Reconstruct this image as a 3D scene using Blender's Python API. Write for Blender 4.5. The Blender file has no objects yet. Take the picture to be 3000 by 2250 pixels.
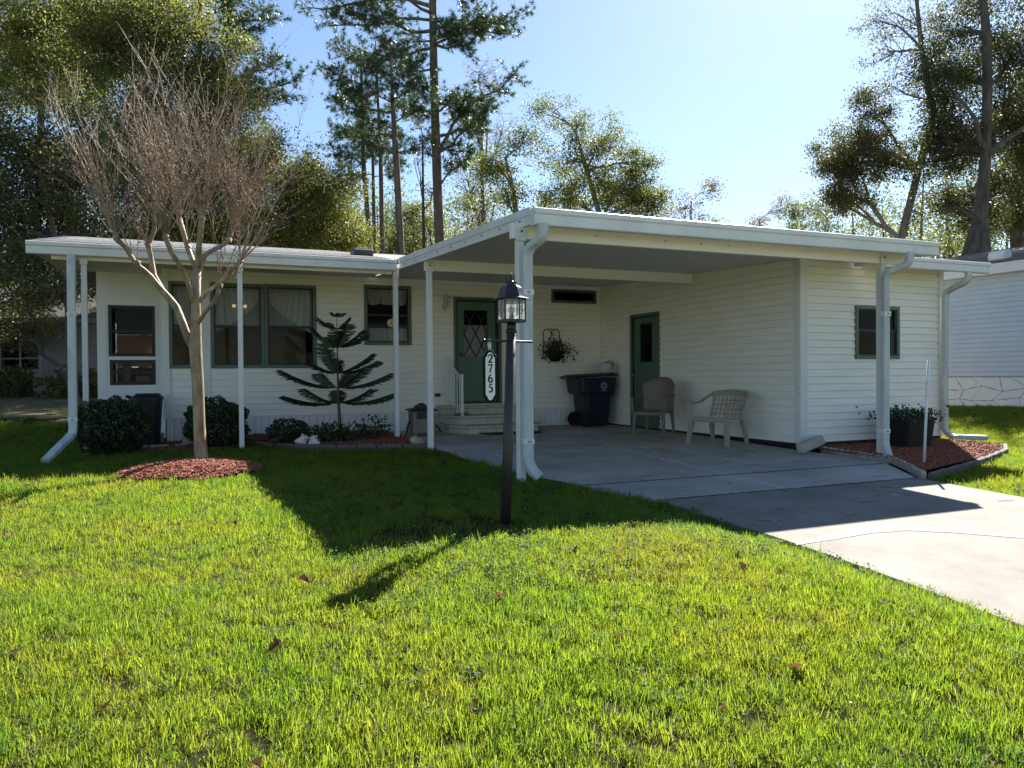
import bpy, bmesh, math, random
import numpy as np
from mathutils import Vector, Matrix
RD = random.Random(7)
NR = np.random.default_rng(11)
SC = bpy.context.scene
COL = SC.collection
rad = math.radians

# ------------------------------------------------------------------ camera, sky, sun, exposure
# x runs along the house front, y runs away from the street, z is up; the carport slab is near z = 0
YAW, PITCH, ROLL = rad(23.4), rad(-0.71), 0.0081
fw = Vector((math.sin(YAW) * math.cos(PITCH), math.cos(YAW) * math.cos(PITCH), math.sin(PITCH)))
rt = Vector((math.cos(YAW), -math.sin(YAW), 0))
up = rt.cross(fw)
cr, sr = math.cos(ROLL), math.sin(ROLL)
axR, axU = rt * cr - up * sr, up * cr + rt * sr
cam_data = bpy.data.cameras.new('camera')
cam_data.sensor_width = 36
cam_data.lens = 36 * 0.751
cam_data.clip_start = 0.05
cam_data.clip_end = 2000
cam = bpy.data.objects.new('camera', cam_data)
m = Matrix((axR, axU, -fw)).transposed().to_4x4()
m.translation = Vector((0, 0, 1.1))
cam.matrix_world = m
COL.objects.link(cam)
SC.camera = cam

SUN = Vector((0.88, 0.82, 1.0)).normalized()          # towards the sun
ELEV = math.asin(SUN.z)
AZ = math.atan2(SUN.x, SUN.y)
world = bpy.data.worlds.new('World')
SC.world = world
world.use_nodes = True
wn = world.node_tree
sky = wn.nodes.new('ShaderNodeTexSky')
sky.sky_type = 'NISHITA'
sky.sun_disc = False
sky.sun_elevation = ELEV
sky.sun_rotation = AZ
sky.air_density = 1.0
sky.dust_density = 0.32
sky.ozone_density = 3.5
bgn = wn.nodes['Background']
bgn.inputs['Strength'].default_value = 0.0445
wn.links.new(sky.outputs[0], bgn.inputs['Color'])
sl = bpy.data.lights.new('sun', 'SUN')
sl.energy = 4.4
sl.angle = rad(0.53)
sl.color = (1.0, 0.94, 0.84)
so = bpy.data.objects.new('sun', sl)
so.rotation_euler = (-SUN).to_track_quat('-Z', 'Y').to_euler()
so.location = (20, 20, 30)
COL.objects.link(so)
SC.view_settings.view_transform = 'Standard'
SC.view_settings.look = 'None'
SC.view_settings.exposure = 1.98
SC.view_settings.gamma = 1.0
SC.view_settings.use_curve_mapping = False
SC.render.engine = 'CYCLES'
SC.cycles.max_bounces = 12
SC.cycles.diffuse_bounces = 8
SC.cycles.transparent_max_bounces = 24
SC.cycles.use_denoising = True
SC.cycles.sample_clamp_indirect = 10.0

# ------------------------------------------------------------------ materials
def lin(c):
    return tuple(((v / 12.92) if v <= 0.04045 else ((v + 0.055) / 1.055) ** 2.4) for v in c)

def M(name, col, rough=0.6, var=0.12, scale=6.0, bump=0.0, bscale=80.0, spec=0.4, metal=0.0, transl=0.0, tcol=None, col2=None, stretch=None, detail=4.0, coords='Object'):
    """Procedural material: base colour broken by noise, fine bump, optional translucency."""
    mt = bpy.data.materials.new(name)
    mt.use_nodes = True
    nt = mt.node_tree
    b = nt.nodes['Principled BSDF']
    b.inputs['Roughness'].default_value = rough
    b.inputs['Metallic'].default_value = metal
    b.inputs['Specular IOR Level'].default_value = spec
    tc = nt.nodes.new('ShaderNodeTexCoord')
    src = tc.outputs[coords]
    if stretch:
        mp = nt.nodes.new('ShaderNodeMapping')
        mp.inputs['Scale'].default_value = stretch
        nt.links.new(src, mp.inputs[0])
        src = mp.outputs[0]
    no = nt.nodes.new('ShaderNodeTexNoise')
    no.inputs['Scale'].default_value = scale
    no.inputs['Detail'].default_value = detail
    no.inputs['Roughness'].default_value = 0.65
    nt.links.new(src, no.inputs['Vector'])
    cr_ = nt.nodes.new('ShaderNodeValToRGB')
    c2 = col2 if col2 else tuple(min(1, v * (1 + var)) for v in col)
    cr_.color_ramp.elements[0].position = 0.3
    cr_.color_ramp.elements[1].position = 0.7
    cr_.color_ramp.elements[0].color = (*[v * (1 - var) for v in col], 1)
    cr_.color_ramp.elements[1].color = (*c2, 1)
    nt.links.new(no.outputs['Fac'], cr_.inputs[0])
    nt.links.new(cr_.outputs[0], b.inputs['Base Color'])
    if bump:
        nb = nt.nodes.new('ShaderNodeTexNoise')
        nb.inputs['Scale'].default_value = bscale
        nb.inputs['Detail'].default_value = 5
        nt.links.new(src, nb.inputs['Vector'])
        bp = nt.nodes.new('ShaderNodeBump')
        bp.inputs['Strength'].default_value = bump
        bp.inputs['Distance'].default_value = 0.01
        nt.links.new(nb.outputs['Fac'], bp.inputs['Height'])
        nt.links.new(bp.outputs[0], b.inputs['Normal'])
    if transl:
        tr = nt.nodes.new('ShaderNodeBsdfTranslucent')
        mx = nt.nodes.new('ShaderNodeMixShader')
        mx.inputs[0].default_value = transl
        tr.inputs[0].default_value = (*(tcol or col), 1)
        nt.links.new(b.outputs[0], mx.inputs[1])
        nt.links.new(tr.outputs[0], mx.inputs[2])
        nt.links.new(mx.outputs[0], nt.nodes['Material Output'].inputs[0])
    return mt

def leaf_mat(name, cols, tcols, rough=0.42, transl=0.4, spec=0.45, attr='tint'):
    """Leaf material: colour picked per leaf from a ramp by the tint attribute, part of the light passes through."""
    mt = bpy.data.materials.new(name)
    mt.use_nodes = True
    nt = mt.node_tree
    b = nt.nodes['Principled BSDF']
    b.inputs['Roughness'].default_value = rough
    b.inputs['Specular IOR Level'].default_value = spec
    if attr:
        at = nt.nodes.new('ShaderNodeAttribute')
        at.attribute_name = attr
        src = at.outputs['Fac']
    else:
        oi = nt.nodes.new('ShaderNodeObjectInfo')
        ge = nt.nodes.new('ShaderNodeNewGeometry')
        no = nt.nodes.new('ShaderNodeTexNoise')
        no.inputs['Scale'].default_value = 0.9
        no.inputs['Detail'].default_value = 3
        nt.links.new(ge.outputs['Position'], no.inputs['Vector'])
        ma = nt.nodes.new('ShaderNodeMath'); ma.operation = 'MULTIPLY_ADD'
        ma.inputs[1].default_value = 0.5; ma.inputs[2].default_value = -0.25
        nt.links.new(oi.outputs['Random'], ma.inputs[0])
        mb = nt.nodes.new('ShaderNodeMath'); mb.operation = 'MULTIPLY_ADD'
        mb.inputs[1].default_value = 1.7; mb.inputs[2].default_value = -0.35
        nt.links.new(no.outputs['Fac'], mb.inputs[0])
        ad = nt.nodes.new('ShaderNodeMath'); ad.operation = 'ADD'
        nt.links.new(ma.outputs[0], ad.inputs[0]); nt.links.new(mb.outputs[0], ad.inputs[1])
        src = ad.outputs[0]
    def ramp(cs):
        r = nt.nodes.new('ShaderNodeValToRGB')
        e = r.color_ramp.elements
        e[0].color = (*cs[0], 1); e[1].color = (*cs[-1], 1)
        for i, c in enumerate(cs[1:-1]):
            k = e.new((i + 1) / (len(cs) - 1)); k.color = (*c, 1)
        nt.links.new(src, r.inputs[0])
        return r.outputs[0]
    nt.links.new(ramp(cols), b.inputs['Base Color'])
    tr = nt.nodes.new('ShaderNodeBsdfTranslucent')
    nt.links.new(ramp(tcols), tr.inputs[0])
    mx = nt.nodes.new('ShaderNodeMixShader')
    mx.inputs[0].default_value = transl
    nt.links.new(b.outputs[0], mx.inputs[1]); nt.links.new(tr.outputs[0], mx.inputs[2])
    nt.links.new(mx.outputs[0], nt.nodes['Material Output'].inputs[0])
    return mt

def glass_mat(name, tint=(0.5, 0.52, 0.52), rough=0.02, ior=1.5):
    mt = bpy.data.materials.new(name)
    mt.use_nodes = True
    nt = mt.node_tree
    nt.nodes.remove(nt.nodes['Principled BSDF'])
    t = nt.nodes.new('ShaderNodeBsdfTransparent'); t.inputs[0].default_value = (*tint, 1)
    g = nt.nodes.new('ShaderNodeBsdfGlossy'); g.inputs['Roughness'].default_value = rough
    fr = nt.nodes.new('ShaderNodeFresnel')
    ge = nt.nodes.new('ShaderNodeNewGeometry'); mi = nt.nodes.new('ShaderNodeMix')      # same mirror strength on both faces of the thin pane
    mi.inputs['A'].default_value = ior; mi.inputs['B'].default_value = 1 / ior
    nt.links.new(ge.outputs['Backfacing'], mi.inputs['Factor']); nt.links.new(mi.outputs['Result'], fr.inputs[0])
    mx = nt.nodes.new('ShaderNodeMixShader')
    nt.links.new(fr.outputs[0], mx.inputs[0]); nt.links.new(t.outputs[0], mx.inputs[1]); nt.links.new(g.outputs[0], mx.inputs[2])
    nt.links.new(mx.outputs[0], nt.nodes['Material Output'].inputs[0])
    return mt

def milky(mt, k):
    nt = mt.node_tree; out = nt.nodes['Material Output']; src = out.inputs[0].links[0].from_socket
    tr = nt.nodes.new('ShaderNodeBsdfTranslucent'); tr.inputs[0].default_value = (0.85, 0.87, 0.85, 1)
    df = nt.nodes.new('ShaderNodeBsdfDiffuse'); df.inputs[0].default_value = (0.8, 0.82, 0.8, 1)
    m0 = nt.nodes.new('ShaderNodeMixShader'); nt.links.new(tr.outputs[0], m0.inputs[1]); nt.links.new(df.outputs[0], m0.inputs[2]); m0.inputs[0].default_value = 0.4
    m1 = nt.nodes.new('ShaderNodeMixShader'); m1.inputs[0].default_value = k
    nt.links.new(src, m1.inputs[1]); nt.links.new(m0.outputs[0], m1.inputs[2]); nt.links.new(m1.outputs[0], out.inputs[0])
    return mt
def sheer_mat(name, col, alpha):
    mt = bpy.data.materials.new(name)
    mt.use_nodes = True
    nt = mt.node_tree
    b = nt.nodes['Principled BSDF']
    b.inputs['Base Color'].default_value = (*col, 1); b.inputs['Roughness'].default_value = 0.9
    t = nt.nodes.new('ShaderNodeBsdfTransparent')
    tr = nt.nodes.new('ShaderNodeBsdfTranslucent'); tr.inputs[0].default_value = (*col, 1)
    m1 = nt.nodes.new('ShaderNodeMixShader'); m1.inputs[0].default_value = 0.4
    nt.links.new(b.outputs[0], m1.inputs[1]); nt.links.new(tr.outputs[0], m1.inputs[2])
    mx = nt.nodes.new('ShaderNodeMixShader'); mx.inputs[0].default_value = alpha
    nt.links.new(t.outputs[0], mx.inputs[1]); nt.links.new(m1.outputs[0], mx.inputs[2])
    nt.links.new(mx.outputs[0], nt.nodes['Material Output'].inputs[0])
    return mt

MT = dict(
    siding=M('cream_vinyl', (0.86, 0.825, 0.735), 0.5, 0.05, 1.5, 0.15, 30, stretch=(1, 1, 6)),
    trim=M('white_paint', (0.72, 0.72, 0.69), 0.4, 0.05, 3, 0.05, 40),
    gutter=M('white_aluminium', (0.72, 0.72, 0.69), 0.38, 0.09, 2.5, 0.06, 30, stretch=(1, 1, 0.4)),
    pipe=M('weathered_white_aluminium', (0.50, 0.53, 0.51), 0.45, 0.22, 5, 0.05, 30, stretch=(1, 1, 0.25)),
    ceiling=M('carport_ceiling', (0.66, 0.63, 0.58), 0.6, 0.05, 2),
    skirt=M('skirting_vinyl', (0.76, 0.755, 0.73), 0.5, 0.06, 4),
    green=M('green_paint', (0.095, 0.145, 0.105), 0.45, 0.1, 8),
    green_door=M('green_door_paint', (0.085, 0.155, 0.105), 0.42, 0.06, 4),
    dark=M('dark_frame', (0.02, 0.02, 0.022), 0.5),
    inner=M('room_interior', (0.05, 0.042, 0.035), 0.9),
    tan_shade=M('tan_window_shade', (0.55, 0.36, 0.22), 0.9, 0.1, 3, transl=0.6, tcol=(0.62, 0.40, 0.24)),
    glass=glass_mat('window_glass', (0.88, 0.89, 0.88), 0.03, 1.16),
    lampglass=milky(glass_mat('lamp_glass', (0.92, 0.94, 0.92), 0.12, 1.5), 0.3),
    sheer=sheer_mat('sheer_curtain', (0.80, 0.80, 0.76), 0.8),
    shadetrim=M('shade_trim', (0.20, 0.20, 0.20), 0.7),  # white trim darkened in colour, standing in for the tree shade
    darkroof=M('dark_shingle', (0.045, 0.04, 0.036), 0.95, 0.4, 6, 0.5, 100),
    plaqueframe=M('plaque_black', (0.012, 0.011, 0.013), 0.75, 0.1, 10, spec=0.2),
    straw=M('dead_grass', (0.26, 0.20, 0.095), 0.8, 0.3, 30, transl=0.35, tcol=(0.40, 0.31, 0.13)),
    blind=M('blind_slats', (0.62, 0.60, 0.54), 0.6),
    shingle=M('asphalt_shingle', (0.17, 0.175, 0.19), 0.9, 0.4, 9, 0.6, 200, col2=(0.30, 0.30, 0.32)),
    shingle2=M('brown_shingle', (0.16, 0.12, 0.09), 0.9, 0.45, 8, 0.6, 200, col2=(0.30, 0.24, 0.18)),
    black=M('black_metal', (0.018, 0.016, 0.018), 0.38, 0.2, 20, 0.05, 60, spec=0.5),
    post=M('bronze_post', (0.035, 0.028, 0.026), 0.42, 0.2, 10, 0.05, 60, spec=0.5, stretch=(1, 1, 0.1)),
    plaque=M('plaque_white', (0.80, 0.80, 0.76), 0.35, 0.04, 10),
    concrete=M('concrete', (0.19, 0.173, 0.153), 0.85, 0.2, 2.4, 0.5, 160, col2=(0.245, 0.226, 0.203), detail=8),  # drive copy of the concrete, colour lowered where the sun falls
    concrete_lifted=M('carport_concrete_lifted', (0.37, 0.35, 0.325), 0.8, 0.32, 1.0, 0.4, 120, col2=(0.47, 0.45, 0.42), detail=8),  # paler copy of the drive concrete, lifting the carport shade by colour
    patch=M('crack_sealer', (0.25, 0.235, 0.212), 0.85, 0.1, 5, 0.2, 100),
    patch2=M('joint_sealer', (0.47, 0.45, 0.42), 0.85, 0.2, 6, 0.2, 100),
    stain=M('oil_stain', (0.30, 0.285, 0.265), 0.6, 0.25, 5, 0.2, 100),
    joint=M('joint_dirt', (0.05, 0.045, 0.035), 0.95, 0.3, 12),
    soil=M('soil', (0.030, 0.034, 0.013), 0.95, 0.4, 5, 0.8, 90, col2=(0.055, 0.052, 0.024), spec=0.0),
    lawnfar=M('distant_lawn', (0.13, 0.155, 0.045), 0.95, 0.3, 0.8, 0.5, 40, col2=(0.19, 0.19, 0.07)),
    asphalt=M('street_asphalt', (0.13, 0.127, 0.12), 0.9, 0.15, 4, 0.5, 150),
    litter=M('leaf_litter', (0.10, 0.075, 0.045), 0.95, 0.4, 3, 0.8, 60, col2=(0.20, 0.15, 0.09)),
    mulchbase=M('mulch_base', (0.09, 0.030, 0.018), 0.95, 0.4, 30, 0.9, 120),
    mulch=M('red_mulch', (0.27, 0.072, 0.040), 0.85, 0.6, 25, 0.4, 200, col2=(0.46, 0.165, 0.095)),
    edging=M('edging_concrete', (0.40, 0.37, 0.32), 0.9, 0.2, 14, 0.6, 150),
    wood_edge=M('weathered_timber', (0.13, 0.112, 0.095), 0.85, 0.25, 10, 0.5, 60, stretch=(1, 8, 8)),
    stepblock=M('limestone_block', (0.48, 0.45, 0.37), 0.85, 0.12, 12, 0.35, 90),
    mortar=M('mortar', (0.14, 0.13, 0.11), 0.95, 0.2, 20),
    cart=M('navy_plastic', (0.010, 0.013, 0.028), 0.45, 0.2, 6, spec=0.45),
    bin=M('black_plastic', (0.013, 0.014, 0.015), 0.5, 0.2, 8),
    tyre=M('rubber', (0.010, 0.010, 0.010), 0.8, 0.2, 10),
    bag=M('white_bag', (0.72, 0.71, 0.70), 0.35, 0.05, 8, 0.4, 25, transl=0.3, tcol=(0.7, 0.7, 0.68)),
    red=M('red_string', (0.30, 0.04, 0.03), 0.6),
    print=M('pale_print', (0.45, 0.48, 0.52), 0.6),
    tanchair=M('tan_resin', (0.16, 0.130, 0.092), 0.5, 0.1, 6),
    whitechair=M('beige_resin', (0.34, 0.29, 0.225), 0.5, 0.1, 6),
    hosebox=M('taupe_resin', (0.22, 0.185, 0.15), 0.55, 0.12, 8),
    hoselid=M('dark_green_resin', (0.030, 0.034, 0.028), 0.5, 0.15, 8),
    stone=M('limestone_rock', (0.46, 0.38, 0.28), 0.9, 0.3, 12, 0.8, 40),
    shell=M('conch_shell', (0.62, 0.54, 0.47), 0.5, 0.2, 20, 0.3, 40),
    brick=M('tan_paver', (0.40, 0.33, 0.26), 0.9, 0.2, 15, 0.5, 90),
    block=M('grey_tan_block', (0.42, 0.38, 0.32), 0.9, 0.22, 18, 0.7, 120),
    pot=M('dark_planter', (0.007, 0.006, 0.006), 0.7, 0.2, 8),
    mat=M('dark_doormat', (0.035, 0.030, 0.028), 0.95, 0.3, 60, 0.5, 200),
    dish=M('grey_dish', (0.20, 0.20, 0.20), 0.5),
    vent=M('bronze_vent', (0.045, 0.040, 0.035), 0.6),
    dial=M('yellow_dial', (0.60, 0.50, 0.30), 0.5, 0.06),
    sconce=M('cream_sconce', (0.55, 0.52, 0.44), 0.5, 0.1, 20),
    bluesiding=M('pale_blue_vinyl', (0.52, 0.58, 0.65), 0.55, 0.05, 2),
    whitestone=M('white_stone_skirt', (0.76, 0.77, 0.76), 0.8, 0.05, 6, 0.2, 50),
    grout=M('stone_joint', (0.27, 0.27, 0.27), 0.9),
    greywall=M('grey_siding', (0.20, 0.205, 0.215), 0.7, 0.08, 4),
    bark_pine=M('pine_bark', (0.10, 0.075, 0.062), 0.95, 0.45, 5, 1.0, 22, col2=(0.20, 0.155, 0.13), stretch=(1, 1, 0.3)),
    bark_oak=M('oak_bark', (0.065, 0.056, 0.048), 0.95, 0.4, 6, 1.0, 24, col2=(0.12, 0.105, 0.09), stretch=(1, 1, 0.3)),
    bark_grey=M('grey_bark', (0.16, 0.145, 0.13), 0.95, 0.35, 8, 0.8, 30, stretch=(1, 1, 0.3)),
    bark_myrtle=M('myrtle_bark', (0.20, 0.135, 0.075), 0.65, 0.4, 11, 0.6, 40, col2=(0.44, 0.345, 0.215), stretch=(1, 1, 0.3), detail=8),
    twig=M('myrtle_twig', (0.25, 0.18, 0.125), 0.65, 0.3, 6, col2=(0.42, 0.325, 0.235)),
    stem=M('brown_stem', (0.12, 0.075, 0.045), 0.8, 0.2, 20),
    hose=M('black_hose', (0.02, 0.022, 0.02), 0.5),
    leaf_dead=M('dry_leaf', (0.12, 0.062, 0.032), 0.8, 0.4, 20, transl=0.3, tcol=(0.20, 0.09, 0.04)),
    flower=M('white_glint', (0.55, 0.58, 0.50), 0.6, transl=0.3, tcol=(0.7, 0.7, 0.6)),  # pale colour painting the glints of small lawn leaves
    stick=M('white_pvc', (0.72, 0.72, 0.70), 0.45, 0.12, 12),
    screw=M('screw_head', (0.05, 0.045, 0.04), 0.6),
    brass=M('brass', (0.40, 0.28, 0.10), 0.35, metal=0.8),
    moss=M('spanish_moss', (0.16, 0.165, 0.13), 0.95, 0.3, 10, transl=0.4, tcol=(0.2, 0.2, 0.15)),
    bulb=M('bulb', (0.75, 0.75, 0.72), 0.2, transl=0.5),
)
LM = dict(
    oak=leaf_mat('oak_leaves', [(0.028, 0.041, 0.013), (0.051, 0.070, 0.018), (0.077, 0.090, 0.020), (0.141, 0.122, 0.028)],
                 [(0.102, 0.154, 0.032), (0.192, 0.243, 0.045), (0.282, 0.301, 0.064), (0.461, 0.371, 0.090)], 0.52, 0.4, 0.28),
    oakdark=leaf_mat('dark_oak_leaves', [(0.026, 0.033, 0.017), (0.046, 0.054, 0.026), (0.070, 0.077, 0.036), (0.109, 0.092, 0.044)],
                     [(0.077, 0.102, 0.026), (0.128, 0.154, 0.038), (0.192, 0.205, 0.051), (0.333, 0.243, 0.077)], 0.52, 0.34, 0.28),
    oakleft=leaf_mat('left_oak_leaves', [(0.041, 0.051, 0.023), (0.067, 0.077, 0.033), (0.096, 0.102, 0.044), (0.141, 0.122, 0.051)], [(0.102, 0.141, 0.032), (0.179, 0.218, 0.051), (0.256, 0.269, 0.064), (0.384, 0.307, 0.090)], 0.52, 0.38, 0.28),  # lighter grey-green leaves for the left oak and trees near it
    bright=leaf_mat('bright_leaves', [(0.051, 0.074, 0.015), (0.090, 0.115, 0.023), (0.128, 0.147, 0.026), (0.179, 0.166, 0.038)],
                    [(0.154, 0.218, 0.038), (0.256, 0.307, 0.051), (0.358, 0.371, 0.077), (0.486, 0.397, 0.102)], 0.52, 0.45, 0.28),
    sparse=leaf_mat('autumn_leaves', [(0.06, 0.055, 0.025), (0.09, 0.075, 0.035), (0.12, 0.075, 0.04), (0.16, 0.09, 0.045)],
                    [(0.18, 0.17, 0.05), (0.25, 0.2, 0.06), (0.3, 0.17, 0.07), (0.36, 0.18, 0.08)], 0.5, 0.4),
    pine=leaf_mat('pine_needles', [(0.020, 0.042, 0.016), (0.030, 0.060, 0.020), (0.045, 0.075, 0.022), (0.07, 0.09, 0.03)],
                  [(0.04, 0.09, 0.02), (0.07, 0.14, 0.03), (0.10, 0.17, 0.04), (0.2, 0.2, 0.05)], 0.4, 0.25),
    shrub=leaf_mat('shrub_leaves', [(0.016, 0.030, 0.011), (0.027, 0.048, 0.016), (0.040, 0.066, 0.021), (0.055, 0.078, 0.026)],
                   [(0.03, 0.06, 0.01), (0.05, 0.09, 0.015), (0.07, 0.11, 0.02), (0.1, 0.13, 0.03)], 0.4, 0.2),
    norfolk=leaf_mat('norfolk_needles', [(0.014, 0.036, 0.014), (0.024, 0.056, 0.020), (0.036, 0.075, 0.025), (0.06, 0.11, 0.03)],
                     [(0.03, 0.08, 0.02), (0.05, 0.12, 0.025), (0.08, 0.16, 0.03), (0.12, 0.2, 0.04)], 0.4, 0.25),
    ivy=leaf_mat('trailing_leaves', [(0.012, 0.022, 0.010), (0.03, 0.05, 0.02), (0.05, 0.07, 0.03)], [(0.04, 0.07, 0.02), (0.06, 0.1, 0.03), (0.08, 0.12, 0.03)], 0.5, 0.2),
    bloom=leaf_mat('faded_blooms', [(0.10, 0.030, 0.035), (0.16, 0.055, 0.06), (0.22, 0.12, 0.13)], [(0.2, 0.06, 0.06), (0.25, 0.1, 0.1), (0.3, 0.2, 0.2)], 0.7, 0.25),
    grass=leaf_mat('grass_blades', [(0.115, 0.12, 0.028), (0.085, 0.13, 0.020), (0.062, 0.122, 0.018), (0.048, 0.108, 0.018)],
                   [(0.41, 0.38, 0.040), (0.37, 0.46, 0.034), (0.285, 0.43, 0.028), (0.185, 0.35, 0.024)], 0.55, 0.5, 0.12, attr=None),
    clover=leaf_mat('clover_leaves', [(0.035, 0.075, 0.02), (0.05, 0.10, 0.03), (0.07, 0.12, 0.05)], [(0.12, 0.24, 0.03), (0.16, 0.3, 0.04), (0.2, 0.3, 0.05)], 0.65, 0.4, 0.18, attr=None),
)

# ------------------------------------------------------------------ helpers
def topof(o):
    while o.parent is not None:
        o = o.parent
    return o

def tag(o, label=None, cat=None, group=None, kind=None):
    if label: o['label'] = label
    if cat: o['category'] = cat
    if group: o['group'] = group
    if kind: o['kind'] = kind
    return o

def thing(name, label, cat, loc=(0, 0, 0), group=None):
    o = bpy.data.objects.new(name, None)
    o.empty_display_size = 0.2
    o.location = loc
    COL.objects.link(o)
    return tag(o, label, cat, group)

def link(name, me, mat, parent=None, origin=None):
    o = bpy.data.objects.new(name, me)
    COL.objects.link(o)
    if mat is not None:
        me.materials.append(mat)
    if parent is not None:
        o.parent = parent
    elif origin is not None:
        o.location = origin
    return o

class MB:
    """Collects shapes in world coordinates; build() links them as one mesh object."""
    def __init__(self):
        self.v = []; self.f = []
    def add(self, vs, fs):
        n = len(self.v)
        self.v.extend([tuple(p) for p in vs]); self.f.extend([tuple(i + n for i in q) for q in fs])
        return self
    def box(self, x0, x1, y0, y1, z0, z1):
        return self.add([(x0, y0, z0), (x1, y0, z0), (x1, y1, z0), (x0, y1, z0), (x0, y0, z1), (x1, y0, z1), (x1, y1, z1), (x0, y1, z1)],
                        [(0, 3, 2, 1), (4, 5, 6, 7), (0, 1, 5, 4), (1, 2, 6, 5), (2, 3, 7, 6), (3, 0, 4, 7)])
    def bar(self, a, b, w, d, upv=(0, 0, 1)):
        """Rectangular bar from a to b, w wide across, d deep along the up hint."""
        a = Vector(a); b = Vector(b); t = (b - a).normalized(); u = Vector(upv)
        s = t.cross(u)
        if s.length < 1e-4: s = t.cross(Vector((0, 1, 0)))
        s.normalize(); n = s.cross(t).normalized()
        s *= w / 2; n *= d / 2
        return self.add([a - s - n, a + s - n, a + s + n, a - s + n, b - s - n, b + s - n, b + s + n, b - s + n],
                        [(0, 3, 2, 1), (4, 5, 6, 7), (0, 1, 5, 4), (1, 2, 6, 5), (2, 3, 7, 6), (3, 0, 4, 7)])
    def prism(self, poly, axis, a, b):
        """Extrude a 2D polygon along axis x (poly in y,z), y (poly in x,z) or z (poly in x,y)."""
        def P(p, t):
            return (t, p[0], p[1]) if axis == 'x' else ((p[0], t, p[1]) if axis == 'y' else (p[0], p[1], t))
        n = len(poly)
        vs = [P(p, a) for p in poly] + [P(p, b) for p in poly]
        fs = [tuple(range(n))[::-1], tuple(range(n, 2 * n))] + [(i, (i + 1) % n, n + (i + 1) % n, n + i) for i in range(n)]
        return self.add(vs, fs)
    def tube(self, pts, radii, n=6, cap=True):
        pts = [Vector(p[:3]) for p in pts]
        if not hasattr(radii, '__len__'): radii = [radii] * len(pts)
        base = len(self.v); prev = None
        for i, p in enumerate(pts):
            t = (pts[min(i + 1, len(pts) - 1)] - pts[max(i - 1, 0)])
            t = t.normalized() if t.length > 1e-9 else Vector((0, 0, 1))
            if prev is None:
                prev = t.orthogonal().normalized()
            else:
                prev = (prev - t * prev.dot(t))
                prev = prev.normalized() if prev.length > 1e-6 else t.orthogonal().normalized()
            s = t.cross(prev)
            for k in range(n):
                a = 2 * math.pi * k / n
                self.v.append(tuple(p + (prev * math.cos(a) + s * math.sin(a)) * radii[i]))
        for i in range(len(pts) - 1):
            for k in range(n):
                a = base + i * n + k; b = base + i * n + (k + 1) % n
                self.f.append((a, b, b + n, a + n))
        if cap:
            self.f.append(tuple(base + k for k in range(n))[::-1])
            self.f.append(tuple(base + (len(pts) - 1) * n + k for k in range(n)))
        return self
    def rsweep(self, pts, w, d, side, scale=None):
        """Rectangular pipe along pts; side = direction of the wide face."""
        pts = [Vector(p) for p in pts]; base = len(self.v); side = Vector(side).normalized()
        for i, p in enumerate(pts):
            t = (pts[min(i + 1, len(pts) - 1)] - pts[max(i - 1, 0)]).normalized()
            s = (side - t * side.dot(t)).normalized(); n = t.cross(s)
            k = scale[i] if scale else 1.0
            r = min(w, d) * 0.18
            for a, b in ((w/2 - r, d/2), (w/2, d/2 - r), (w/2, -d/2 + r), (w/2 - r, -d/2), (-w/2 + r, -d/2), (-w/2, -d/2 + r), (-w/2, d/2 - r), (-w/2 + r, d/2)):
                self.v.append(tuple(p + s * a * k + n * b * k))
        for i in range(len(pts) - 1):
            for k in range(8):
                a = base + i * 8 + k; b = base + i * 8 + (k + 1) % 8
                self.f.append((a, a + 8, b + 8, b))
        self.f.append(tuple(base + k for k in range(8)))
        self.f.append(tuple(base + (len(pts) - 1) * 8 + k for k in range(8))[::-1])
        return self
    def lathe(self, prof, n, c, ang0=0.0):
        base = len(self.v)
        for r, z in prof:
            for k in range(n):
                a = ang0 + 2 * math.pi * k / n
                self.v.append((c[0] + r * math.cos(a), c[1] + r * math.sin(a), c[2] + z))
        for i in range(len(prof) - 1):
            for k in range(n):
                a = base + i * n + k; b = base + i * n + (k + 1) % n
                self.f.append((a, b, b + n, a + n))
        self.f.append(tuple(base + k for k in range(n))[::-1])
        self.f.append(tuple(base + (len(prof) - 1) * n + k for k in range(n)))
        return self
    def blob(self, c, r, seed=0, rough=0.18, sub=2):
        bm = bmesh.new(); bmesh.ops.create_icosphere(bm, subdivisions=sub, radius=1)
        q = random.Random(seed)
        offs = [(Vector((q.gauss(0, 1), q.gauss(0, 1), q.gauss(0, 1))).normalized(), q.uniform(-rough, rough)) for _ in range(9)]
        bm.verts.ensure_lookup_table()
        vs = []
        for v in bm.verts:
            k = 1 + sum(max(0, v.co.normalized().dot(o)) ** 2 * a for o, a in offs)
            vs.append((c[0] + v.co.x * r[0] * k, c[1] + v.co.y * r[1] * k, c[2] + v.co.z * r[2] * k))
        fs = [tuple(v.index for v in f.verts) for f in bm.faces]
        bm.free()
        return self.add(vs, fs)
    def build(self, name, mat, parent=None, origin=None, smooth=False, bevel=0.0):
        o0 = topof(parent).location if parent is not None else (Vector(origin) if origin is not None else Vector((0, 0, 0)))
        me = bpy.data.meshes.new(name)
        me.from_pydata([(p[0] - o0[0], p[1] - o0[1], p[2] - o0[2]) for p in self.v], [], self.f)
        if smooth: me.shade_smooth()
        me.update()
        o = link(name, me, mat, parent, origin)
        if bevel:
            b = o.modifiers.new('bevel', 'BEVEL'); b.width = bevel; b.segments = 1; b.limit_method = 'ANGLE'
        return o

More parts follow.
